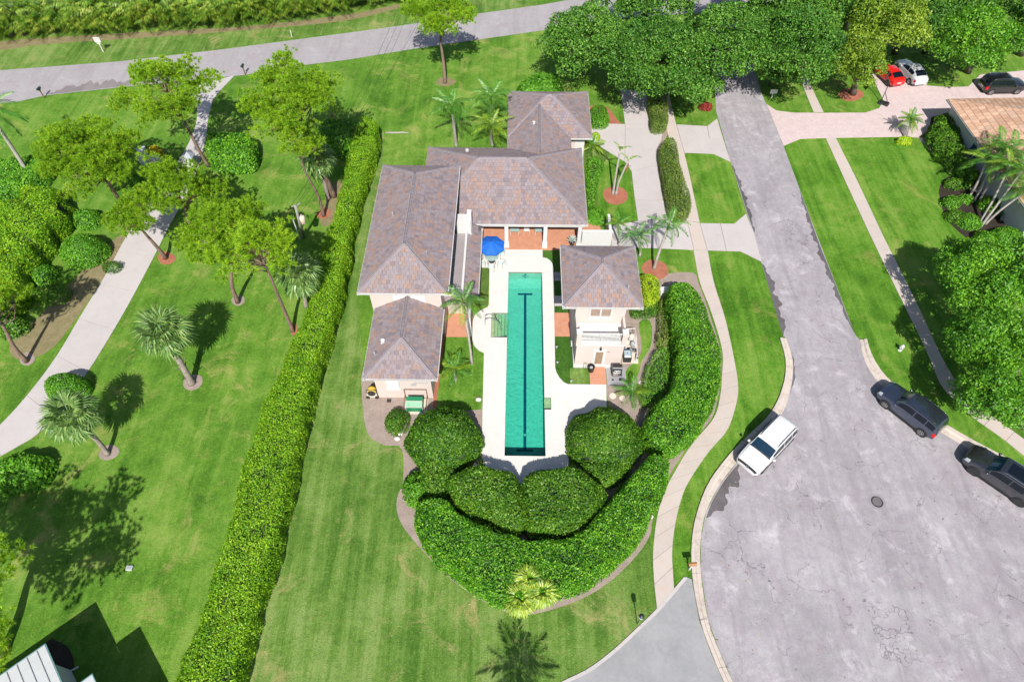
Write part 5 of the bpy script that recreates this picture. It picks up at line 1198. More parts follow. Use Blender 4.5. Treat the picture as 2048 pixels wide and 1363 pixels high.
palm('royal_palm', 'feather palm behind the house roof, left of the group of three', (913, 292), (905, 226), FEA, 15, (.17, .13), 4.6, 301, 'feather palms behind the house', (-.3, 1.0), shaft=.9)
palm('royal_palm', 'feather palm behind the house roof, farthest of the group of three', (985, 250), (982, 206), FEA, 15, (.17, .13), 4.4, 302, 'feather palms behind the house', (-.3, 1.0), shaft=.8)
palm('royal_palm', 'yellow green feather palm behind the house, touching the garage roof', (985, 292), (982, 258), FEAY, 13, (.15, .12), 2.9, 303, 'feather palms behind the house', (-.25, 1.0), shaft=.5)
palm('coconut_palm', 'tall slim palm leaning over the lawn bed beside the pool steps', (944, 728), (925, 604), COCO, 16, (.10, .075), 6.0, 304, None, (-.45, 1.0), scale=(.7, .9))
palm('young_palm', 'low feathery young palm in the lawn bed left of the pool', (910, 762), (908, 738), YNG, 15, (.10, .09), .8, 305, None, (-.1, 1.1))
palm('young_palm', 'low feathery palm at the right end of the pool deck', (1266, 800), (1266, 785), YNG, 14, (.09, .08), .6, 306, None, (-.15, .9))
palm('entry_palm', 'small palm over the white garden wall by the entrance', (1238, 492), (1236, 446), COCO, 11, (.09, .07), 2.6, 307, 'entry palms', (-.4, .9), scale=(.5, .65))
palm('entry_palm', 'middle palm of the entry group, low over the pool house corner', (1280, 512), (1275, 470), FEA, 12, (.11, .09), 2.3, 308, 'entry palms', (-.4, .9), scale=(.55, .7))
palm('entry_palm', 'large feather palm in the red mulch ring by the walk', (1308, 537), (1335, 458), FEA, 13, (.13, .10), 4.2, 309, 'entry palms', (-.45, .9), shaft=.6, scale=(.65, .85))
palm('thin_palm', 'taller bare stemmed palm in the red mulch ring by the drive', (1226, 388), (1240, 302), SPAR, 3, (.12, .075), 4.6, 310, None, (.5, 1.3))
palm('thin_palm', 'shorter bare stemmed palm in the red mulch ring by the drive', (1232, 389), (1256, 322), SPAR, 2, (.11, .07), 3.7, 311, None, (.4, 1.2), skirt=DRYF)
palm('garage_palm', 'small clump palm between the garage and the drive', (1187, 312), (1186, 292), YNG, 14, (.09, .08), .9, 312, None, (-.5, 1.0))
palm('sabal_palm', 'fan palm with criss-cross stubby trunk on the left lawn', (384, 766), (328, 664), SAB, 36, (.26, .2), 5.2, 313, 'fan palms on the left lawn', (-1.1, 1.2), B_SABAL, (1.0, 1.25), boots=True, skirt=SABD)
palm('sabal_palm', 'fan palm with smooth leaning trunk near the driveway edge', (216, 908), (142, 832), SAB, 34, (.17, .15), 4.4, 314, 'fan palms on the left lawn', (-1.0, 1.2), B_SABAL, (.95, 1.15))
palm('sabal_palm', 'fan palm against the lime hedge in front of the twisted pine', (612, 612), (596, 548), SAB, 34, (.18, .15), 3.9, 315, 'fan palms on the left lawn', (-1.0, 1.2), B_SABAL, (.9, 1.15), skirt=SABD)
palm('sabal_palm', 'fan palm beneath the dense pine beside the lime hedge', (656, 398), (634, 318), SAB, 32, (.2, .17), 4.6, 316, 'fan palms on the left lawn', (-1.0, 1.2), B_SABAL, (.9, 1.1))
palm('fan_palm', 'pale fan palm at the bed tip, left of the three', (1045, 1225), (1040, 1198), FANP, 30, (.1, .09), 1.5, 317, 'pale fan palms at the bed tip', (-.8, 1.2), B_SABAL, (.8, 1.0))
palm('fan_palm', 'pale fan palm at the bed tip, right of the three', (1084, 1210), (1085, 1183), FANP, 28, (.1, .09), 1.6, 318, 'pale fan palms at the bed tip', (-.8, 1.2), B_SABAL, (.75, .95))
palm('fan_palm', 'pale fan palm at the bed tip, rearmost of the three', (1058, 1190), (1058, 1158), FANP, 26, (.1, .09), 1.9, 319, 'pale fan palms at the bed tip', (-.7, 1.2), B_SABAL, (.7, .9))
palm('royal_palm', 'tall pale trunked palm cut by the left edge', (66, 364), (-14, 236), ROY, 16, (.2, .15), None, 320, None, (-.5, .9), shaft=1.0)
palm('date_palm', 'small date palm where the paver path meets the drive', (1812, 284), (1822, 240), DATE, 26, (.12, .1), 1.9, 321, None, (-.6, 1.1))
palm('royal_palm', 'palm just below the bottom edge whose shadow falls on the lawn', None, None, ROY, 22, (.2, .15), 6.0, 322, None, (-.3, 1.2), at=(.55, 2.3), scale=(.68, .88))
NB = [((1938, 395), (1975, 318)), ((1948, 402), (2002, 290)), ((1958, 404), (2022, 300)), ((1958, 448), (2020, 330)), ((1962, 452), (2045, 340)), ((1970, 448), (2058, 378)), ((2002, 440), (2075, 330))]
NL = ['leftmost pale stem', 'second pale stem from the left', 'third pale stem from the left', 'steep stem of the V-shaped pair', 'flatter stem of the V-shaped pair', 'low curved stem', 'rightmost stem']
for i, (b, c) in enumerate(NB):
    palm('christmas_palm', NL[i] + ' of the palm clump before the blue neighbour wall', b, c, COCO, 13, (.11, .08), [3.6, 4.6, 4.8, 4.6, 5.0, 4.2, 5.0][i], 330 + i, 'neighbour palm clump', (-.5, .8), scale=(.8, 1.1))
# areca palm screen along the far side of the street
def areca_mesh(seed):
    rng = np.random.default_rng(seed); V = []
    for i in range(34):
        az = i * 2.39996 + rng.uniform(-.3, .3); L = rng.uniform(1.9, 2.9); tl = rng.uniform(.45, 1.35); h0 = rng.uniform(.6, 2.3); r0 = rng.uniform(0, .5)
        d = np.array([math.cos(az), math.sin(az), 0]); sd_ = np.array([-d[1], d[0], 0]); t = np.linspace(0, 1, 7)
        pr = r0 + L * np.cos(tl) * t + L * .25 * t ** 2; pz = h0 + L * np.sin(tl) * t - L * .62 * t ** 2.2
        for k in range(18):
            s = .15 + .85 * (k + .5) / 18; rr = np.interp(s, t, pr); zz = np.interp(s, t, pz); b = d * rr + np.array([0, 0, zz]); l = .62 * math.sin(math.pi * min(1, .15 + s * .82)) ** .6
            for sg in (-1, 1):
                tip = b + sd_ * sg * l * .7 + d * l * .45 + np.array([0, 0, -l * rng.uniform(.35, .75)]); md = (b + tip) / 2 + np.array([0, 0, .06]); V.append([b, md + d * .05, tip, md - d * .05])
    return np.array(V)
ar = [None] * 3; rng = np.random.default_rng(5)
line = smooth_line(gps([(-60, 76), (60, 70), (200, 62), (340, 53), (480, 43), (600, 31), (700, 17), (790, 0), (850, -16)]), 1.75)
for row, dy in enumerate((0, 2.3)):
    for i, (x, y) in enumerate(line):
        j = int(rng.integers(3)); x_, y_ = x + rng.uniform(-.4, .4), y + dy + rng.uniform(-.3, .3)
        rt = thing('areca_palm', ('areca palm clump in the front row of the dense screen beyond the street', 'areca palm clump in the back row of the dense screen beyond the street')[row], 'palm', (x_, y_, 0), rng.uniform(0, 6.28), ('front row of the areca screen', 'back row of the areca screen')[row])
        if ar[j] is None: o = quads_obj('fronds', areca_mesh(400 + j), L_ARECA, rt); ar[j] = o.data; MB().lathe([(.35, 0), (.45, .5), (.3, 1.2)], n=8).build('stems', B_STEM, rt)
        else: link(bpy.data.objects.new('fronds', ar[j]), rt)
        s = rng.uniform(1.05, 1.45); rt.scale = (s, s, s * rng.uniform(.9, 1.15))
# potted agave on the patio
ag = thing('potted_agave', 'silver agave in a dark pot on the patio', 'potted plant', (5.05, 44.3, .085), plot=True)
MB().lathe([(.12, 0), (.2, .08), (.24, .45), (.27, .5), (.22, .5), (.2, .44)], 5.05, 44.3, .085, 16).build('pot', DKMET, ag, True)
av = []
rg = random.Random(3)
AGL = MB().add([(0,-.035,0),(.28,-.06,.18),(.62,0,.34),(.28,.06,.18),(0,.035,0),(.28,0,.13)], [(0,1,5),(1,2,5),(2,3,5),(3,4,5),(4,0,5)])
al = None
for i in range(24):
    if al is None: al = AGL.build('leaf', L_AGAVE, ag, off=Vector((0,0,0))); o = al
    else: o = al.copy(); COL.objects.link(o)
    o.location = (0, 0, .5); o.rotation_euler = (0, -.9 + 1.15 * (1 - i / 24), i * 2.4); o.scale = (.8 + .3 * rg.random(),) * 3

# fallen leaves: on the lawn below the pines, along hedges, kerbs and in the gutter
LITM = leaf_mat('fallen_leaf', (.16, .09, .03), (.30, .20, .08), (.46, .36, .17), .05)
def litter(poly, n, seed, z=.02):
    r_ = np.random.default_rng(seed); P = np.array(gps(poly)); lo, hi = P.min(0), P.max(0); Q = r_.uniform(lo, hi, (n * 4, 2)); Q = Q[in_poly(Q, P)][:n]
    cl = wobble(np.c_[Q, np.zeros(len(Q))], 1.0, 1.1, seed); Q = Q[r_.random(len(Q)) < np.clip(.5 + .6 * cl, .08, 1)]
    return np.c_[Q, np.full(len(Q), z)]
LP = np.vstack([litter([(60,520),(240,440),(660,400),(590,680),(420,640),(180,660)], 900, 1), litter([(640,560),(655,640),(560,1100),(530,1360),(470,1363),(600,780)], 350, 2), litter([(1467,925),(1505,905),(1425,1040),(1405,1150),(1440,1300),(1415,1290),(1385,1120),(1400,1030)], 260, 3, .05), litter([(1500,420),(1620,420),(1712,670),(1570,670)], 220, 4, .03), litter([(1570,690),(1720,690),(2040,980),(2040,1363),(1480,1363),(1410,1100)], 260, 5, .03), litter([(730,560),(800,890),(860,1110),(1050,1235),(1290,1090),(1320,1200),(1100,1350),(600,1350),(640,900)], 420, 6), litter([(1080,170),(1430,190),(1520,300),(1440,330),(1180,250)], 300, 7, .06), litter([(1680,300),(1850,300),(1990,560),(1900,760)], 260, 8)])
rl = np.random.default_rng(9); lt = quads_obj('leaf_litter', leaf_quads(LP, np.tile([0., 0, 1], (len(LP), 1)), .085, rl, .6, .25), LITM, None)
tag(lt, 'scattered dry leaves on lawns and road', 'leaves', kind='stuff')
# ================================================================ vehicles
def paint(name, col, flake=.0, rough=.28): return plain(name, col, rough, flake, .03, 1.5, coat=1.0)
P_WHITE = paint('white_car_paint', (.66, .66, .67)); P_GREY = paint('grey_car_paint', (.11, .135, .19), .85, .2); P_DARK = paint('dark_brown_grey_car_paint', (.105, .110, .125), .85, .22)
P_RED = paint('red_car_paint', (.62, .012, .01)); P_SILV = paint('pale_silver_car_paint', (.55, .57, .60), .1); P_BLACK = paint('black_car_paint', (.008, .009, .012))
WSHIELD = plain('windshield_glass', (.004, .022, .045), .04, var=.2, spec=.6, coat=.7); CGLASS = plain('car_glass', (.006, .010, .016), .06, var=.2, spec=.35); TYRE = plain('tyre_rubber', (.018, .018, .019), .8, var=.2); RIM = plain('alloy_wheel', (.48, .49, .50), .3, .9, .1); RIMD = plain('dark_alloy_wheel', (.10, .10, .105), .35, .8, .1)
CHROME = plain('chrome', (.7, .7, .72), .12, 1.0, .03); HLAMP = plain('headlamp_lens', (.55, .60, .65), .08, .2, .2); TLAMP = plain('red_tail_lamp', (.50, .006, .008), .15, var=.15); TRIM = plain('black_trim', (.02, .02, .021), .5, var=.15)
SUV = dict(s=[0, .015, .05, .10, .18, .35, .55, .60, .715, .76, .86, .94, .982, 1], w=[.84, .93, .96, .98, .985, .99, .985, .985, .98, .975, .965, .935, .86, .76], zb=[.42, .34, .30, .28, .26, .24, .24, .24, .25, .26, .28, .30, .34, .42],
           b=[.86, 1.0, 1.06, 1.09, 1.10, 1.09, 1.08, 1.075, 1.07, 1.06, 1.03, .98, .88, .70], g=[.74, .80, .80, .78, .775, .78, .78, .79, .84, .84, .82, .78, .72, .66], r=[.92, 1.10, 1.52, 1.69, 1.75, 1.78, 1.75, 1.69, 1.14, 1.12, 1.09, 1.03, .93, .74])
SEDAN = dict(s=[0, .02, .08, .16, .26, .40, .50, .56, .69, .76, .88, .95, .985, 1], w=[.80, .88, .93, .95, .955, .955, .955, .955, .95, .945, .93, .89, .80, .68], zb=[.40, .32, .28, .26, .22, .2, .2, .2, .2, .21, .23, .25, .29, .36],
             b=[.80, .93, .97, .98, .97, .95, .93, .925, .91, .88, .82, .76, .68, .56], g=[.66, .72, .72, .68, .66, .66, .66, .67, .75, .76, .74, .70, .62, .55], r=[.86, 1.0, 1.13, 1.30, 1.41, 1.45, 1.43, 1.37, .97, .93, .87, .81, .72, .60])
def car(name, label, T, L, W, paint_m, front, rear, side, z=0.014, rails=True, rim=RIM, wheel_r=.38, group='parked cars', sunroof=False, emblem=False, roof_lines=0, hscale=1.0, rail_mat=None):
    """front/rear: ground points of the wheels on the seen side; side: +1 the car's left is seen, -1 its right, 0 points lie on the middle line"""
    f, r = Vector((*front, 0)), Vector((*rear, 0)); d = (f - r).normalized(); nl = Vector((-d.y, d.x, 0))
    mid = (f + r) / 2 - nl * side * (W / 2 - .12)
    root = thing(name, label, 'car', (mid.x, mid.y, z), math.atan2(d.y, d.x), group)
    S_ = T['s']; K = W / 1.97
    def ringp(s):
        w = np.interp(s, S_, T['w']) * K; zb = np.interp(s, S_, T['zb']); b = np.interp(s, S_, T['b']) * hscale; g = np.interp(s, S_, T['g']) * K; rr = np.interp(s, S_, T['r']) * hscale
        return [(0, zb), (.84 * w, zb), (.975 * w, zb + .12), (w, zb + (b - zb) * .55), (.965 * w, b), (g, rr), (.62 * g, rr + .045), (0, rr + .065)]
    def S(s, t):
        k = ringp(s); i = min(6, int(t)); q = t - i; return Vector((-L / 2 + L * s, k[i][0] + (k[i + 1][0] - k[i][0]) * q, k[i][1] + (k[i + 1][1] - k[i][1]) * q))
    def patch(s0, s1, t0, t1, ns=6, nt_=6, off=.008, mirror=False, sides=(1, -1), shape=None):
        m = MB()
        for sg in sides:
            vs = []
            for i in range(ns + 1):
                for j in range(nt_ + 1):
                    a, b = i / ns, j / nt_; s = s0 + (s1 - s0) * a; t = t0 + (t1 - t0) * b
                    if shape: s, t = shape(a, b)
                    e = 1e-3; p = S(s, t); ds = S(min(1, s + e), t) - S(max(0, s - e), t); dt = S(s, min(6.999, t + e * 5)) - S(s, max(0, t - e * 5)); n = dt.cross(ds)
                    n = n.normalized() if n.length > 1e-9 else Vector((0, 0, 1))
                    if n.dot(p - Vector((p.x, 0, .5))) < 0: n = -n
                    p = p + n * off; vs.append((p.x, p.y * sg, p.z))
            w = nt_ + 1; m.add(vs, [(i * w + j, i * w + j + 1, (i + 1) * w + j + 1, (i + 1) * w + j) if sg > 0 else (i * w + j, (i + 1) * w + j, (i + 1) * w + j + 1, i * w + j + 1) for i in range(ns) for j in range(nt_)])
        return m
    # body shell
    ss = sorted(set(list(np.linspace(0, 1, 41)) + list(S_))); tt = [0, 1, 1.5, 2, 2.5, 3, 3.5, 4, 4.33, 4.67, 5, 5.33, 5.67, 6, 6.5, 7]
    vs = []; n = len(tt)
    for s in ss:
        row = [S(s, min(t, 6.9999)) for t in tt]; vs += [tuple(p) for p in row] + [(p.x, -p.y, p.z) for p in row[::-1]]
    m2 = 2 * n; fs = [(i * m2 + j, i * m2 + (j + 1) % m2, (i + 1) * m2 + (j + 1) % m2, (i + 1) * m2 + j) for i in range(len(ss) - 1) for j in range(m2)]
    fs += [tuple(range(m2))[::-1], tuple(range((len(ss) - 1) * m2, len(ss) * m2))]
    body = MB().add(vs, fs).build('body', paint_m, root, True, 38)
    i0 = S_.index(.715) if .715 in S_ else S_.index(.69); sw = S_[i0]; st = S_[i0 - 1]
    # glass
    MB_ = patch(st + .006, sw - .006, 5.1, 6.999, 6, 8, sides=(1, -1)); MB_.build('windshield', WSHIELD, body, True)
    a0 = .018 if T is SUV else .085; a1 = .048 if T is SUV else .245
    patch(a0 + .004, a1, 5.15, 6.999, 5, 8).build('rear_window', CGLASS, body, True)
    def sidewin(s0, s1, fr=False):
        def sh(a, b):
            s = s0 + (s1 - s0) * a; t = 4.14 + .72 * b
            return s, t
        for sg in (1, -1): patch(0, 0, 0, 0, 6, 4, .007, sides=(sg,), shape=sh).build('side_window', CGLASS, body, True)
    if T is SUV: sidewin(.075, .21); sidewin(.225, .40); sidewin(.415, .66)
    else: sidewin(.20, .40); sidewin(.415, .64)
    # lamps, grille, bumpers
    patch(sw - .006, sw + .012, 5.0, 6.999, 2, 6, .009).build('wiper_cowl', TRIM, body)
    for sg in (1, -1):
        patch(.925, .985, 3.55, 5.05, 5, 4, .012, sides=(sg,)).build('headlight', HLAMP, body); patch(.003, .05, 3.0, 4.15, 4, 3, .012, sides=(sg,)).build('tail_light', TLAMP, body); patch(sw + .02, .95, 5.0, 5.035, 8, 1, .006, sides=(sg,)).build('hood_seam', TRIM, body)
    xf = L / 2; gz = .62 * hscale if T is SUV else .45
    gl = patch(.982, .9995, 4.25, 6.999, 3, 6, .014); gl.build('grille', TRIM, body)
    patch(.975, .9995, 1.2, 2.6, 3, 5, .014).build('front_bumper', TRIM, body); patch(.0005, .02, 1.2, 2.5, 3, 5, .014).build('rear_bumper', TRIM, body)
    if emblem:
        p = S(.992, 6.9); q = S(.999, 6.9); em = MB(); t_ = np.linspace(0, 2 * math.pi, 15)[:-1]; nx = Vector((.75, 0, .66)); ax = Vector((0, 1, 0)); ay = nx.cross(ax)
        c = (p + q) / 2 + nx * .035; pts = [c + (ax * math.cos(k) + ay * math.sin(k)) * .085 for k in t_]; em.tube(pts + [pts[0]], .016, 6, False); em.bar(c - ax * .11, c + ax * .11, .035); em.build('emblem', CHROME, body)
    MB().box(-L / 2 - .012, -L / 2 + .01, -.26, .26, .62, .76).build('number_plate', WHT, body)
    # sills, door seams, handles
    for sg in (1, -1):
        w_ = .99 * K; y0, y1 = sorted((sg * (w_ - .05), sg * (w_ + .012))); MB().box(-L * .27, L * .27, y0, y1, .22, .32).build('sill', TRIM, body)
        for s0 in (.24, .41, .70):
            patch(s0, s0 + .0022, 2.2, 3.95, 1, 5, .004, sides=(sg,)).build('door_seam', TRIM, body)
        for s0 in (.285, .455): patch(s0, s0 + .035, 3.72, 3.8, 1, 1, .022, sides=(sg,)).build('door_handle', paint_m, body)
        p = S(sw - .03, 4.15); mr = MB(); mr.lathe([(.02, -.10), (.09, -.07), (.11, 0), (.09, .07), (.02, .09)], p.x, sg * (p.y + .14), p.z + .06, 10); mr.build('mirror', paint_m, body, True)
        if rails:
            y = sg * .70 * K; MB().tube(smooth_line([(-L / 2 + L * .10, y, 1.70 * hscale), (-L / 2 + L * .14, y, 1.81 * hscale), (-L / 2 + L * .35, y, 1.86 * hscale), (-L / 2 + L * .52, y, 1.83 * hscale), (-L / 2 + L * .57, y, 1.74 * hscale)], .25), .022, 6).build('roof_rail', rail_mat or TRIM, body, True)
    if sunroof: patch(.30, .53, 5.9, 6.999, 4, 4, .01).build('sunroof', CGLASS, body, True)
    for i in range(roof_lines):
        t = 5.7 + i * .34
        for a, b in ((.14, .24), (.30, .40)): patch(a, b, t, t + .05, 4, 1, .014).build('roof_bead', TRIM, body)
    # wheels
    for sx in (.175 if T is SUV else .18, .80 if T is SUV else .82):
        for sg in (1, -1):
            x = -L / 2 + L * sx; yo = sg * (.99 * K + .012); yi = sg * (.99 * K - .26); R_ = wheel_r
            MB().add(*disc_y(x, R_, yi, yo + sg * .004, R_ + .055, 20)).build('wheel_arch', TRIM, root)
            wh_ = MB().add(*torus_y(x, R_, yi + sg * .06, yo + sg * .016, R_, R_ * .66, 24)).build('wheel', TYRE, root, True, 40)
            MB().add(*disc_y(x, R_, yi + sg * .05, yo - sg * .02, R_ * .66, 20)).build('hub', TRIM, wh_)
            rm = MB()
            for k in range(7):
                a = k * 2 * math.pi / 7; c, s = math.cos(a), math.sin(a)
                rm.bar((x + c * .05, yo + sg * .006, R_ + s * .05), (x + c * R_ * .64, yo + sg * .01, R_ + s * R_ * .64), .055, .03, (0, 1, 0))
            rm.add(*torus_y(x, R_, yo - sg * .03, yo + sg * .014, R_ * .69, R_ * .60, 24)); rm.build('rim', rim, wh_)
    return root
def disc_y(x, z, y0, y1, r, n):
    vs = [(x + r * math.cos(2 * math.pi * i / n), y, z + r * math.sin(2 * math.pi * i / n)) for y in (y0, y1) for i in range(n)]
    return vs, [(i, (i + 1) % n, n + (i + 1) % n, n + i) for i in range(n)] + [tuple(range(n)), tuple(range(n, 2 * n))[::-1]]
def torus_y(x, z, y0, y1, ro, ri, n):
    vs = []
    for r, y in ((ro * .96, y0), (ro, y0 * .7 + y1 * .3), (ro, y0 * .3 + y1 * .7), (ro * .95, y1), (ri, y1), (ri, y0)):
        vs += [(x + r * math.cos(2 * math.pi * i / n), y, z + r * math.sin(2 * math.pi * i / n)) for i in range(n)]
    return vs, [(k % 6 * n + i, k % 6 * n + (i + 1) % n, (k + 1) % 6 * n + (i + 1) % n, (k + 1) % 6 * n + i) for k in range(6) for i in range(n)]
ro = [gp(*p, 1.85) for p in ((1529.2, 890.8), (1571.3, 846.9))]; dv = Vector((ro[0][0] - ro[1][0], ro[0][1] - ro[1][1])).normalized(); cm = (Vector(ro[0]) + Vector(ro[1])) / 2 + dv * .42
car('parked_car', 'white off-road car with black grille parked at the kerb of the turning circle', SUV, 5.25, 2.02, P_WHITE, tuple(cm + dv), tuple(cm - dv), 0, emblem=True, hscale=1.04)
car('parked_car', 'grey estate off-road car with red tail light parked below the hydrant', SUV, 4.95, 1.95, P_GREY, gp(1766.6, 812), gp(1835.5, 866), 1, roof_lines=3, rail_mat=P_GREY)
car('parked_car', 'dark grey off-road car with sunroof cut by the right edge', SUV, 5.15, 2.0, P_DARK, gp(1943, 946), gp(2026.5, 1003), 1, rim=RIMD, sunroof=True, wheel_r=.40, rail_mat=CHROME)
car('parked_car', 'red low car half hidden by the yellow green tree', SEDAN, 4.6, 1.9, P_RED, gp(1760, 146), gp(1781, 166), 0, rails=False, wheel_r=.34, rim=RIMD)
car('parked_car', 'pale silver car parked beside the red car', SEDAN, 4.75, 1.9, P_SILV, gp(1807, 143), gp(1826, 164), 0, rails=False, wheel_r=.36, hscale=1.08)
car('parked_car', 'black off-road car parked behind the terracotta roof', SUV, 4.85, 1.95, P_BLACK, gp(2031, 188.5), gp(1978, 189.5), -1, rail_mat=CHROME)

# ================================================================ patio furniture
BLUE = plain('blue_canvas', (.004, .11, .50), .75, var=.10, scale=4)
um = thing('patio_umbrella', 'blue octagonal umbrella open over the patio table', 'umbrella', (-2.42, 42.15, .06), plot=True)
ux, uy = -2.42, 42.15; pr = 1.28
for i in range(8):
    a, b = R(22.5 + 45 * i), R(67.5 + 45 * i); A = Vector((ux + pr * math.cos(a), uy + pr * math.sin(a), 2.12)); B = Vector((ux + pr * math.cos(b), uy + pr * math.sin(b), 2.12)); T_ = Vector((ux, uy, 2.62)); mA = A.lerp(T_, .5) + Vector((0, 0, .045)); mB_ = B.lerp(T_, .5) + Vector((0, 0, .045)); e = Vector((0, 0, -.1))
    sg = (A + B) / 2 - Vector((ux, uy, 2.12)); mid = (A + B) / 2 - sg * .03
    vs = [A, mid, B, mB_, (mA + mB_) / 2 - Vector((0, 0, .02)), mA, T_, A + e, mid + e, B + e]
    MB().add([tuple(v) for v in vs], [(0, 1, 4, 5), (1, 2, 3, 4), (5, 4, 6), (4, 3, 6), (0, 7, 8, 1), (1, 8, 9, 2)]).build('canopy_panel', BLUE, um)
    MB().bar(T_ - Vector((0, 0, .05)), A - Vector((0, 0, .03)), .02).build('rib', TIMB, um)
MB().cyl(ux, uy, .3, 2.7, .025, n=10).build('pole', DKMET, um); MB().lathe([(.28, 0), (.28, .06), (.06, .12), (.04, .3)], ux, uy, .06, 16).build('base', DKMET, um); MB().lathe([(.05, 0), (.06, .04), (.02, .1)], ux, uy, 2.62, 10).build('finial', DKMET, um)
TGL = plain('pale_green_table_glass', (.30, .42, .40), .1, var=.1); SLING = plain('pale_aqua_sling', (.55, .68, .66), .7, var=.08)
tb = thing('patio_table', 'round glass table under the blue umbrella', 'table', (ux, uy, .06), plot=True)
MB().lathe([(.62, .70), (.64, .72), (.62, .74)], ux, uy, .06, 24).build('table_top', TGL, tb)
for i in range(4): a = R(45 + 90 * i); MB().bar((ux + .5 * math.cos(a), uy + .5 * math.sin(a), .06), (ux + .42 * math.cos(a), uy + .42 * math.sin(a), .76), .035).build('leg', DKMET, tb)
def chair(label, x, y, rz, group='chairs round the patio table', seat=SLING, frame=DKMET, name='patio_chair'):
    c = thing(name, label, 'chair', (x, y, .06), plot=True, group=group); c.rotation_euler.z = -PA + rz; ORG[c.name] = Vector((0, 0, 0))
    MB().add([(-.24,-.22,.43),(.24,-.22,.43),(.24,.24,.41),(-.24,.24,.41),(-.24,-.22,.455),(.24,-.22,.455),(.24,.24,.435),(-.24,.24,.435)], [(3,2,1,0),(4,5,6,7),(0,1,5,4),(1,2,6,5),(2,3,7,6),(3,0,4,7)]).build('seat', seat, c)
    MB().add([(-.24,.24,.45),(.24,.24,.45),(.24,.36,.92),(-.24,.36,.92),(-.24,.26,.44),(.24,.26,.44),(.24,.38,.915),(-.24,.38,.915)], [(0,1,2,3),(7,6,5,4),(0,4,5,1),(1,5,6,2),(2,6,7,3),(3,7,4,0)]).build('backrest', seat, c)
    for sx in (-.26, .26):
        MB().tube([(sx, -.24, 0), (sx, -.22, .62), (sx, .1, .65), (sx, .3, .64)], .014, 6).build('arm', frame, c)
        MB().tube([(sx, .34, 0), (sx, .22, .43), (sx, .37, .94)], .014, 6).build('leg', frame, c)
    return c
for k, (a, lab) in enumerate(((270, 'patio chair on the near side of the umbrella table'), (330, 'patio chair at the right of the umbrella table'), (212, 'patio chair at the left of the umbrella table'), (40, 'patio chair hidden behind the umbrella, right side'), (140, 'patio chair hidden behind the umbrella, left side'))):
    chair(lab, ux + 1.05 * math.cos(R(a)), uy + 1.05 * math.sin(R(a)), R(a - 90))
chair('white framed chair between the porch tables', .78, 45.9, 0, 'porch furniture', SHUT, WHT, 'porch_chair')
for x, lab in ((-.35, 'white legged glass side table left of the porch chair'), (2.0, 'white legged glass side table right of the porch chair')):
    t_ = thing('side_table', lab, 'table', (x, 45.9, .085), plot=True, group='porch furniture')
    MB().box(x - .42, x + .42, 45.6, 46.2, .5, .54).build('table_top', TGL, t_)
    for sx in (-.4, .4):
        for sy in (-.28, .28): MB().box(x + sx - .02, x + sx + .02, 45.9 + sy - .02, 45.9 + sy + .02, .085, .5).build('leg', WHT, t_)
wd = thing('wall_lantern', 'dark wall ornament at the right end of the porch', 'lantern', (4.6, 46.9, 1.2), plot=True)
MB().lathe([(.05, 0), (.14, .1), (.16, .6), (.08, .75), (.02, .9)], 4.6, 46.85, 1.2, 8).build('body', DKMET, wd)

# ================================================================ yard equipment
gr = thing('gas_grill', 'black covered gas grill on the rounded pad below the pool house', 'grill', (8.0, 29.7, .05), plot=True)
MB().box(7.66, 8.34, 29.55, 30.15, .15, .85).build('cabinet', DKMET, gr)
vs = []; 
for i in range(9):
    a = math.pi * i / 8; vs += [(7.62, 29.85 - .33 * math.cos(a), .85 + .36 * math.sin(a)), (8.38, 29.85 - .33 * math.cos(a), .85 + .36 * math.sin(a))]
MB().add(vs, [(2 * i, 2 * i + 1, 2 * i + 3, 2 * i + 2) for i in range(8)] + [tuple(range(0, 18, 2)), tuple(range(1, 18, 2))[::-1]]).build('lid', BLKP, gr, True, 50)
MB().bar((7.75, 29.48, 1.0), (8.25, 29.48, 1.0), .035).build('handle', STEEL, gr)
MB().box(7.64, 8.36, 29.1, 29.5, .84, .89).build('side_shelf', STEEL, gr)
for x in (7.72, 8.28):
    for y in (29.2, 30.05): MB().add(*disc_y(x, .13, y - .02, y + .02, .08, 12)).build('caster', BLKP, gr)
for x in (7.85, 8.0, 8.15): MB().add(*disc_y(x, .75, 29.52, 29.549, .035, 10)).build('knob', STEEL, gr)
tc = thing('trash_can', 'small round black bin on the terracotta pad by the door', 'bin', (6.0, 30.1, .065), plot=True)
MB().lathe([(.2, 0), (.24, .05), (.27, .55), (.29, .58), (.29, .62), (.25, .62), (.24, .3)], 6.0, 30.1, .065, 18).build('body', BLKP, tc, True, 40); MB().lathe([(.14, .0), (.14, .03), (.05, .05)], 6.0, 30.1, .55, 14).build('lid', GREYP, tc)
gc = thing('generator_cabinet', 'green sloped-front metal cabinet on the slab behind the house wing', 'cabinet', (-7.88, 26.7, 0), plot=True)
GRN = plain('green_enamel', (.010, .20, .085), .4, var=.12); CRM = plain('cream_concrete_pad', (.60, .52, .44), .8)
MB().box(-8.75, -6.95, 25.9, 27.25, 0, .1).build('pad', CRM, gc)
MB().add([(-8.5,26.05,.1),(-7.25,26.05,.1),(-7.25,26.85,.1),(-8.5,26.85,.1),(-8.5,26.05,.75),(-7.25,26.05,.75),(-7.25,26.45,1.05),(-8.5,26.45,1.05),(-7.25,26.85,1.05),(-8.5,26.85,1.05)], [(3,2,1,0),(0,1,5,4),(4,5,6,7),(7,6,8,9),(1,2,8,6,5),(3,0,4,7,9),(2,3,9,8)]).build('body', GRN, gc)
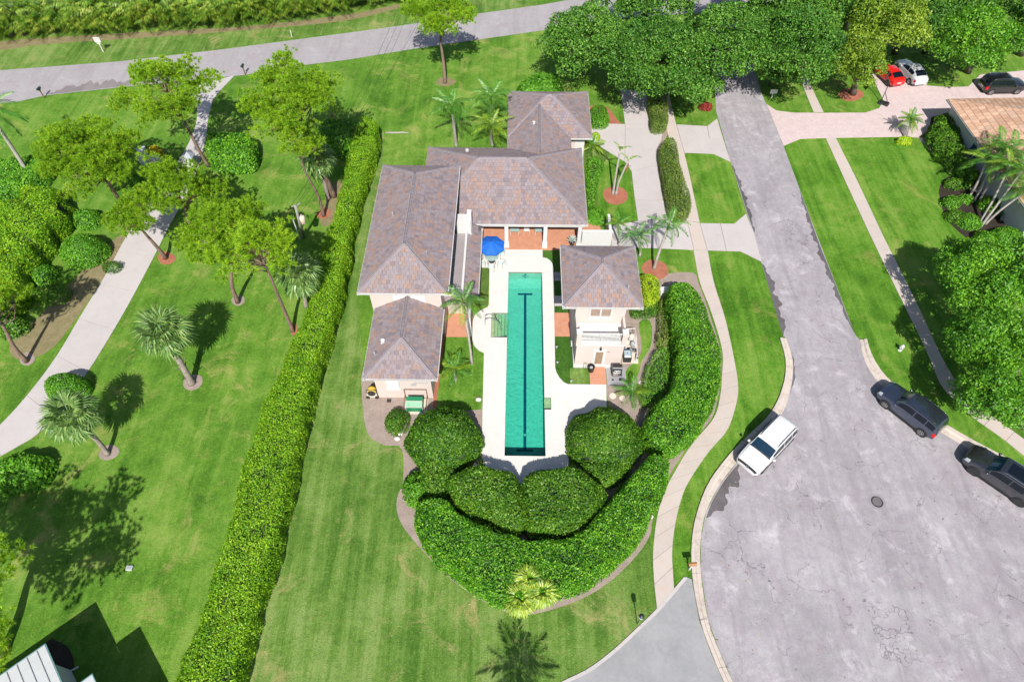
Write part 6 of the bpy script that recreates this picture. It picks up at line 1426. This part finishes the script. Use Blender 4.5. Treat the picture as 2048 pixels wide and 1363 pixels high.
for a, b in (((-8.5,26.04,.78),(-7.25,26.04,.78)), ((-8.5,26.44,1.07),(-7.25,26.44,1.07)), ((-8.51,26.04,.1),(-8.51,26.04,.78)), ((-7.24,26.04,.1),(-7.24,26.04,.78)), ((-8.5,26.04,.12),(-7.25,26.04,.12))): MB().bar(a, b, .03).build('edge_strip', CRM, gc)
for x in (-8.3, -7.45): MB().bar((x, 26.43, .9), (x, 26.2, .87), .03).build('handle', DKMET, gc)
fr_g = MB(); [fr_g.bar(a, b, .05) for a, b in (((-8.72,27.3,.1),(-8.72,27.3,1.35)), ((-7.0,27.3,.1),(-7.0,27.3,1.35)), ((-8.72,27.3,1.35),(-7.0,27.3,1.35)), ((-8.72,26.0,.6),(-8.72,27.3,.6)), ((-7.0,26.0,.6),(-7.0,27.3,.6)))]; fr_g.build('frame', TIMB, gc)
hr_ = thing('hose_reel', 'cream hose reel cart with yellow hose at the left house corner', 'hose reel', (-11.3, 27.6, 0), plot=True)
CRE = plain('cream_plastic', (.66, .61, .52), .5); YEL = plain('yellow_hose', (.62, .42, .06), .5)
MB().box(-11.75, -10.95, 27.35, 27.9, .05, .5).build('body', CRE, hr_); MB().add(*disc_y(-11.35, .62, 27.3, 27.95, .3, 16)).build('drum', DKMET, hr_); MB().add(*torus_y(-11.35, .62, 27.4, 27.85, .36, .28, 18)).build('hose', YEL, hr_, True)
MB().tube([(-11.7, 27.4, .5), (-11.75, 27.4, 1.0), (-10.95, 27.4, 1.0), (-11.0, 27.4, .5)], .025, 6).build('handle', BLKP, hr_)
MB().add(*disc_y(-11.0, .15, 27.25, 27.33, .15, 14)).build('wheel', BLKP, hr_); MB().add(*disc_y(-11.7, .15, 27.25, 27.33, .15, 14)).build('wheel', BLKP, hr_)
pe = thing('pool_equipment', 'pool pumps, filter tanks and white pipes beside the pool house', 'pool equipment', (9.2, 32.4, 0), plot=True)
MB().box(8.62, 9.95, 30.9, 33.9, 0, .07).build('pad', CRM, pe)
for x, y, r_, h, mt in ((9.1, 33.3, .24, .9, GREYP), (9.55, 33.25, .22, .75, CRM), (9.15, 32.75, .2, .6, CRM), (9.6, 32.65, .2, .55, GREYP)): MB().lathe([(r_ * .9, 0), (r_, .08), (r_, h * .8), (r_ * .7, h * .95), (r_ * .2, h)], x, y, .07, 16).build('tank', mt, pe, True, 40)
for x, y in ((9.1, 32.2), (9.5, 32.1)): MB().tube([(x - .1, y, .25), (x + .45, y, .25)], .11, 10).build('pump', BLKP, pe, True, 40); MB().lathe([(.12, 0), (.13, .2), (.1, .26)], x - .12, y, .12, 12).build('strainer', GREYP, pe)
for pts in ([(8.7,33.75,.9),(9.85,33.85,.9),(9.85,33.0,.9)], [(9.85,33.0,.9),(9.85,31.6,.5),(9.7,31.0,.3)], [(9.3,33.0,.6),(9.75,32.9,.6),(9.75,32.2,.3)], [(9.0,32.2,.4),(9.0,32.7,.7),(9.3,33.2,.8)], [(9.4,31.7,.3),(9.85,31.8,.3),(9.85,31.2,.25)]): MB().tube(pts, .035, 7).build('pipe', WHT, pe, True, 40)
for y in (31.9, 31.5, 31.2): MB().lathe([(.05, 0), (.06, .1), (.03, .2)], 9.82, y, .3, 8).build('valve', BLKP, pe)
hp = thing('heat_pump', 'square dark grey heat pump with pale lid beside the pool house', 'heat pump', (9.0, 31.35, 0), plot=True)
MB().box(8.68, 9.32, 30.95, 31.8, .07, .72).build('body', DKMET, hp); MB().add([(8.72,31.0,.725),(9.28,31.0,.725),(9.28,31.75,.725),(8.72,31.75,.725),(8.8,31.1,.8),(9.2,31.1,.8),(9.2,31.65,.8),(8.8,31.65,.8)], [(4,5,6,7),(0,1,5,4),(1,2,6,5),(2,3,7,6),(3,0,4,7)]).build('lid', plain('pale_blue_grey_lid', (.38, .45, .50), .4), hp)
for i in range(3): MB().box(8.95, 9.05, 31.3 + i * .06, 31.33 + i * .06, .801, .806).build('slot', BLKP, hp)
for (x, y, r_, lab) in ((10.05, 28.95, .3, 'round pink stepping stone at the end of the grass strip'), (7.6, 27.75, .28, 'round stepping stone at the deck edge under the low palm'), (8.35, 27.55, .26, 'round stepping stone right of the low palm stem')):
    o = MB().lathe([(r_, 0), (r_, .06), (r_ * .93, .08)], n=18).build('stepping_stone', CRM, None, off=Vector((0, 0, 0))); xx, yy = hw(x, y); o.location = (xx, yy, .01); tag(o, lab, 'stepping stone')
for (u, v, lab) in ((801, 868, 'white garden boulder beside the small bush, upper one'), (795, 878, 'white garden boulder beside the small bush, lower one'), (957, 800, 'small round white stone at the lawn bed corner'), (1300, 1033, 'white garden spotlight stone near the sidewalk bend')):
    x, y = gp(u, v); o = MB().lathe([(.16, 0), (.2, .08), (.16, .2), (.06, .25)], n=9).build('boulder', plain('pale_stone', (.62, .58, .54), .8, var=.2), None, off=Vector((0, 0, 0))); o.location = (x, y, .01); o.scale = (1.2, .9, 1); tag(o, lab, 'stone')
lw = thing('low_wall', 'short white wall stub between the yellow shrub and the clipped hedge', 'wall', (*gp(1328, 592), 0)); MB().box(-.6, .6, -.3, .3, 0, .8).build('body', WHT, lw); MB().box(-.65, .65, -.35, .35, .801, .87).build('cap', WHT, lw)
for i, (x, y, lab) in enumerate(((3.28, 32.3, 'path light on the turf beside the terracotta step'), (3.3, 30.75, 'path light on the turf near the rounded deck corner'), (4.35, 28.95, 'path light at the corner of the turf mat'))):
    o = thing('path_light', lab, 'light', (x, y, .03), plot=True, group='turf path lights'); MB().cyl(x, y, .03, .3, .02, n=8).build('stem', GREYP, o); MB().lathe([(.09, 0), (.1, .04), (.02, .1)], x, y, .3, 12).build('cap', GREYP, o)

# ================================================================ street furniture
def post_thing(name, label, cat, base, head): 
    x, y = gp(*base); return thing(name, label, cat, (x, y, 0))
mbx = plain('dark_green_mailbox', (.02, .045, .04), .4); COP = plain('copper_mailbox', (.50, .26, .12), .35, .6)
def mailbox(label, base, mt, rz=0, h=1.05, post=TIMB):
    x, y = gp(*base); t = thing('mailbox', label, 'mailbox', (x, y, 0), rz); MB().box(-.05, .05, -.05, .05, 0, h).build('post', post, t)
    vs = []; w = .11; 
    for xx in (-.27, .27):
        vs += [(xx, -w, h), (xx, w, h)] + [(xx, w * math.cos(a), h + .14 + .1 * math.sin(a)) for a in [math.pi * i / 6 for i in range(7)]]
    MB().add(vs, [tuple(range(9))[::-1], tuple(range(9, 18))] + [(i, (i + 1) % 9, 9 + (i + 1) % 9, 9 + i) for i in range(9)]).build('box', mt, t)
    MB().bar((-.15, -.12, h + .1), (-.15, -.12, h + .28), .02).build('flag', mt, t); MB().bar((0, 0, h - .35), (.2, 0, h - .02), .04).build('brace', post, t); return t
mailbox('dark mailbox at the left end of the street kerb lawn', (89, 196), mbx, R(80), 1.1)
mailbox('dark mailbox where the left driveway meets the street', (491, 150), mbx, R(80), 1.1)
mailbox('copper coloured mailbox at the turning circle kerb', (1378, 1138), COP, R(5), 1.0, WHT)
lp = thing('post_lamp', 'thin garden post lamp with pale blue round head on the lower lawn', 'lamp', (*gp(1274, 1247), 0))
MB().cyl(0, 0, 0, 1.55, .03, n=8).build('post', DKMET, lp); MB().lathe([(.05, 0), (.13, .06), (.16, .22), (.12, .36), (.03, .42)], 0, 0, 1.5, 14).build('globe', plain('pale_blue_glass', (.34, .52, .60), .2), lp, True); MB().lathe([(.17, 0), (.1, .06), (.02, .1)], 0, 0, 1.9, 12).build('cap', DKMET, lp)
def sign(label, base, w, h, zt, rider=True, rz=0):
    x, y = gp(*base); t = thing('sign', label, 'sign', (x, y, 0), rz); MB().box(-.05, .05, -.04, .04, 0, zt).build('post', WHT, t); MB().box(-w / 2, w / 2, -.065, -.042, zt - h, zt).build('panel', WHT, t)
    MB().box(-w * .38, w * .38, -.068, -.066, zt - h * .42, zt - h * .3).build('lettering_bar', GREYP, t)
    if rider: MB().box(-w * .3, w * .3, -.065, -.042, zt - h - .25, zt - h - .06).build('rider', WHT, t)
sign('white property sign with small hanging board beyond the street', (207, 104), .75, .6, 1.9); sign('small white sign on the verge under the oaks', (1543, 196), .8, .5, 1.1, False)
st = thing('survey_stake', 'thin pale stake on the far street verge', 'stake', (*gp(584, 74), 0)); MB().box(-.04, .04, -.03, .03, 0, .9).build('post', WHT, st); MB().box(-.045, .045, -.035, .035, .75, .91).build('tip', CRM, st)
hy = thing('fire_hydrant', 'white fire hydrant on the verge above the grey car', 'hydrant', (*gp(1799, 700), 0))
MB().lathe([(.16, 0), (.16, .05), (.11, .07), (.11, .5), (.15, .52), (.15, .57), (.12, .6), (.08, .7), (.03, .74)], n=16).build('barrel', WHT, hy, True, 40)
for s in (-1, 1): MB().tube([(0, 0, .42), (s * .2, 0, .42)], .055, 10).build('nozzle', WHT, hy)
MB().tube([(0, 0, .38), (0, -.2, .38)], .07, 10).build('pumper_nozzle', WHT, hy)
mh = thing('manhole', 'round iron manhole cover in the turning circle', 'manhole', (*gp(1754, 1003), .014))
MB().lathe([(.42, 0), (.42, .012), (.36, .014), (.35, .006)], n=28).build('frame', DKMET, mh); MB().lathe([(.335, 0), (.335, .013), (.29, .015), (.28, .01), (.2, .01), (.19, .014)], n=28).build('cover', plain('worn_iron', (.17, .15, .15), .6, .3, .3, 12), mh)
MB().add(*(lambda n: ([(.62 * math.cos(2 * math.pi * i / n) * (1 + .04 * math.sin(5 * i)), .58 * math.sin(2 * math.pi * i / n), .004) for i in range(n)], [tuple(range(n))]))(28)).build('collar', make_concrete('manhole_collar', (.24, .22, .24), .2), mh)
ib = thing('utility_box', 'small white box lid lying on the left lawn', 'utility box', (*gp(260, 1136), 0)); MB().box(-.2, .2, -.15, .15, 0, .14).build('body', WHT, ib); MB().box(-.16, .16, -.11, .11, .141, .16).build('lid', GREYP, ib)
lg = thing('log', 'pale fallen palm stem lying on the grass behind the hedge end', 'log', (*gp(795, 267), 0)); MB().tube([(-1.3, .05, .08), (-.4, 0, .09), (.5, .06, .09), (1.3, -.02, .08)], [.09, .1, .09, .05], 8).build('stem', B_PALM, lg, True)
bh = thing('basketball_hoop', 'portable basketball hoop with black base at the paver drive edge', 'basketball hoop', (*gp(1764, 207), 0), R(140))
MB().add([(-.75,-.4,0),(.45,-.4,0),(.45,.4,0),(-.75,.4,0),(-.6,-.3,.28),(.4,-.25,.2),(.4,.25,.2),(-.6,.3,.28)], [(3,2,1,0),(4,5,6,7),(0,1,5,4),(1,2,6,5),(2,3,7,6),(3,0,4,7)]).build('base_tank', BLKP, bh)
MB().tube([(.2, 0, .1), (.3, 0, 2.6), (.8, 0, 3.05)], .045, 8).build('pole', DKMET, bh); MB().box(.8, .84, -.55, .55, 2.75, 3.5).build('backboard', BLKP, bh); MB().add(*torus_z(1.08, 0, 2.98, .23, .015)).build('rim', P_RED, bh) if 'torus_z' in globals() else MB().tube([(1.08 + .23 * math.cos(a), .23 * math.sin(a), 2.98) for a in np.linspace(0, 6.283, 17)], .015, 5, False).build('rim', P_RED, bh)
for s in (-1, 1): MB().bar((-.5, s * .15, .28), (.27, 0, 1.4), .03).build('strut', DKMET, bh)
# utility pole with transformer and lines
pz = 7.6; pb = gp(607, 476)
up = thing('utility_pole', 'leaning grey utility pole with transformer among the pines', 'utility pole', (*pb, 0)); WOODG = bark('grey_pole_wood', (.20, .19, .17), (.38, .36, .33))
ptop = Vector((*gp(590.5, 411, 5.4), 5.4)) - Vector((*pb, 0)); MB().tube([(0, 0, 0), tuple(ptop * .5), tuple(ptop)], [.15, .13, .11], 10).build('pole', WOODG, up, True)
tp = ptop * .55 + Vector((.38, -.05, -.2)); MB().lathe([(.2, 0), (.25, .06), (.25, .75), (.2, .82), (.08, .86)], tp.x, tp.y, tp.z, 16).build('transformer', plain('pale_rusty_enamel', (.62, .52, .42), .5, var=.25), up, True, 40); MB().lathe([(.04, 0), (.05, .1), (.03, .2)], tp.x, tp.y, tp.z + .85, 8).build('bushing', WHT, up)
MB().bar(ptop * .55, tp + Vector((0, 0, .4)), .06).build('bracket', DKMET, up); MB().bar(ptop * .97 + Vector((-.35, 0, 0)), ptop * .97 + Vector((.45, .15, .25)), .08).build('crossarm', WOODG, up)
MB().cyl(-.32, -.1, 0, 2.6, .05, n=8).build('riser_pipe', WHT, up)
pw = Vector((*pb, 0)) + ptop
for i, (q, sag, o_) in enumerate((((806, -10), 1.3, (-.3, 0, .05)), ((818, -10), 1.4, (.1, 0, .1)), ((826, 2), 1.5, (.42, .1, .25)), ((880, -40), .9, (0, 0, -1.2)))):
    e = Vector((*gp(*q, 7.0), 7.0)); a = pw + Vector(o_); pts = [tuple(a.lerp(e, t) - Vector((0, 0, sag * 4 * t * (1 - t)))) for t in np.linspace(0, 1, 22)]
    c = a; MB().tube([tuple(Vector(p) - c) for p in pts], .014, 5).build('power_line', BLKP, None, off=Vector((0, 0, 0))); o = COL.objects[-1]; o.location = c
    tag(o, ['outermost left power line from the pole to the street', 'second power line from the pole to the street', 'third power line from the pole to the street', 'lowest service line crossing above the back lawn'][i], 'power line', 'overhead lines')
# gate of the left driveway
gpX = thing('gate_pillar', 'white gate pillar with low wing wall beside the yellow croton', 'pillar', (*gp(293, 326), 0)); MB().box(-.4, .4, -.4, .4, 0, 1.7).build('shaft', WHT, gpX); MB().box(-.48, .48, -.48, .48, 1.701, 1.8).build('cap', WHT, gpX); MB().box(.41, 1.6, -.15, .15, 0, .9).build('wing_wall', WHT, gpX)
g2 = thing('gate_pillar', 'pale gate pillar with grey pyramid cap behind the open pine trunk', 'pillar', (*gp(388, 334), 0)); MB().box(-.4, .4, -.4, .4, 0, 1.4).build('shaft', WHT, g2); MB().add([(-.5,-.5,1.41),(.5,-.5,1.41),(.5,.5,1.41),(-.5,.5,1.41),(0,0,1.95)], [(3,2,1,0),(0,1,4),(1,2,4),(2,3,4),(3,0,4)]).build('cap', plain('slate_grey_cap', (.28, .31, .36), .5), g2)
ga = thing('gate', 'open dark barred gate leaf beside the pyramid capped pillar', 'gate', (*gp(398, 334), 0), R(50)); [MB().bar((.1, 0, z), (1.8, 0, z), .05).build('rail', DKMET, ga) for z in (.2, 1.3)]
for i in range(8): MB().bar((.15 + i * .23, 0, .15), (.15 + i * .23, 0, 1.35), .03).build('bar', DKMET, ga)

# ================================================================ neighbouring houses
def make_clay():
    m, nt, out = mat_new('clay_roof_tile'); g = nt.nodes.new('ShaderNodeNewGeometry'); oi = nt.nodes.new('ShaderNodeObjectInfo')
    f = mth(nt, 'FRACT', mth(nt, 'ADD', g.outputs['Random Per Island'], mth(nt, 'MULTIPLY', oi.outputs['Random'], 7.31)))
    c = ramp(nt, [(0, (.40, .235, .155)), (.3, (.50, .31, .21)), (.6, (.58, .375, .265)), (.85, (.46, .32, .24))], f, 'CONSTANT'); c = mix(nt, .3, c, ramp(nt, [(.3, (.35, .2, .13)), (.7, (.7, .45, .3))], noise(nt, 2.5, 5, .7, g.outputs['Position'])))
    principled(nt, out, c, .8); return m
CLAY = make_clay()
nh = thing('neighbour_house', 'white walled house with terracotta tile roof at the right edge', 'house', (*gp(2030, 290), 0))
A = Vector((46.7, 62.9, 3.2)); B = Vector((47.2, 45.0, 3.2)); dx = (B - A).normalized(); dn = Vector((-dx.y, dx.x, 0))
if dn.x < 0: dn = -dn
nb0 = nh.location.copy(); ORG[nh.name] = nb0; LL = 18.5
def NP(a, b, z): q = A + dx * a + dn * b; return (q.x, q.y, z)
def nbox(a0, a1, b0, b1, z0, z1, name, mat): m_ = MB(); m_.prism([NP(a0, b0, 0)[:2], NP(a1, b0, 0)[:2], NP(a1, b1, 0)[:2], NP(a0, b1, 0)[:2]], z0, z1); return m_.build(name, mat, nh)
nbox(.5, LL - .5, .55, 8.5, 0, 3.1, 'wall', WHT)
h4 = 4.6; zr4 = 3.2 + h4 * .38
NF = [[NP(LL, 0, 3.2), NP(0, 0, 3.2), NP(h4, h4, zr4), NP(LL - h4, h4, zr4)], [NP(0, 0, 3.2), NP(0, 2 * h4, 3.2), NP(h4, h4, zr4)], [NP(0, 2 * h4, 3.2), NP(LL, 2 * h4, 3.2), NP(LL - h4, h4, zr4), NP(h4, h4, zr4)], [NP(LL, 2 * h4, 3.2), NP(LL, 0, 3.2), NP(LL - h4, h4, zr4)]]
md = MB()
for f in NF: md.add(f, [tuple(range(len(f)))])
md.prism([NP(0, 0, 0)[:2], NP(LL, 0, 0)[:2], NP(LL, 2 * h4, 0)[:2], NP(0, 2 * h4, 0)[:2]], 3.0, 3.19)
rf = md.build('roof', DKM, nh)
_tw, _te, _t0, _tile_old = TW, TE, TILE, _tile_me
TW, TE, GAP, TILE, _tile_me = .55, .62, .05, CLAY, None
lay_tiles(nh, rf, [(f, None, rf) for f in NF[:3]], 160)
TW, TE, GAP, TILE, _tile_me = _tw, _te, .014, _t0, _tile_old
gm = MB(); gm.bar(NP(-.1, -.06, 3.1), NP(LL, -.06, 3.1), .13); gm.build('gutter', GREYP, nh)
for a in (6.2, 7.25):
    f_ = MB(); p0, p1 = Vector(NP(a, .5, 0)), Vector(NP(a + .95, .5, 0)); f_.bar(p0 + Vector((0, 0, 1.7)), p1 + Vector((0, 0, 1.7)), .06, 1.4); w_ = f_.build('window', WHT, nh); f2 = MB(); e = (p1 - p0).normalized() * .08; off_ = -dn * .035; f2.bar(p0 + e + off_ + Vector((0, 0, 1.7)), p1 - e + off_ + Vector((0, 0, 1.7)), .02, 1.24); f2.build('pane', plain('blue_window_glass', (.02, .06, .10), .08), w_)
# white metal roof at the bottom left corner
TEAL = plain('teal_trim', (.13, .27, .28), .5); MROOF = plain('white_metal_roof', (.50, .515, .53), .4, .1, .06)
bh2 = thing('metal_roof_house', 'house with white standing seam roof at the bottom left corner', 'house', (-27.5, 4.0, 0)); ORG[bh2.name] = bh2.location.copy()
C0 = Vector((-26.96, 8.66, 3.5)); e1 = Vector((.663, -.748, 0)); e2 = Vector((-.748, -.663, 0))
def MP(a, b, z): q = C0 + e1 * a + e2 * b; return (q.x, q.y, z)
def mslab(a0, a1, b0, b1, z0, z1, name, mat): m_ = MB(); m_.prism([MP(a0, b0, 0)[:2], MP(a1, b0, 0)[:2], MP(a1, b1, 0)[:2], MP(a0, b1, 0)[:2]], z0, z1); return m_.build(name, mat, bh2)
mslab(.5, 9, .5, 9, 0, 3.38, 'wall', WHT); rr_ = mslab(0, 10, 0, 10, 3.4, 3.5, 'roof', MROOF)
for i in range(14): m_ = MB(); m_.bar(MP(.05, .45 + i * .55, 3.52), MP(9.9, .45 + i * .55, 3.52), .035, .05); m_.build('seam', GREYP, rr_)
for a, b in ((MP(-.04, -.045, 3.46), MP(3.4, -.045, 3.46)), (MP(-.04, -.04, 3.46), MP(-.04, 10, 3.46))): MB().bar(a, b, .045, .08).build('drip_edge', TEAL, bh2)
mslab(3.9, 9.5, -1.1, .48, 0, 3.4, 'wall', WHT); mslab(3.42, 9.8, -1.48, -.01, 3.5, 3.6, 'roof', MROOF); MB().bar(MP(3.36, -1.5, 3.57), MP(9.8, -1.5, 3.57), .045, .08).build('drip_edge', TEAL, bh2); MB().bar(MP(3.39, -1.5, 3.57), MP(3.39, -.06, 3.57), .045, .08).build('drip_edge', TEAL, bh2)
ac = thing('gutter_outlet', 'pale pipe end at the rim of the dark bed by the metal roof', 'pipe', (*gp(144, 1340), 0)); MB().tube([(0, 0, .05), (.35, .2, .06)], .06, 8).build('pipe', WHT, ac)
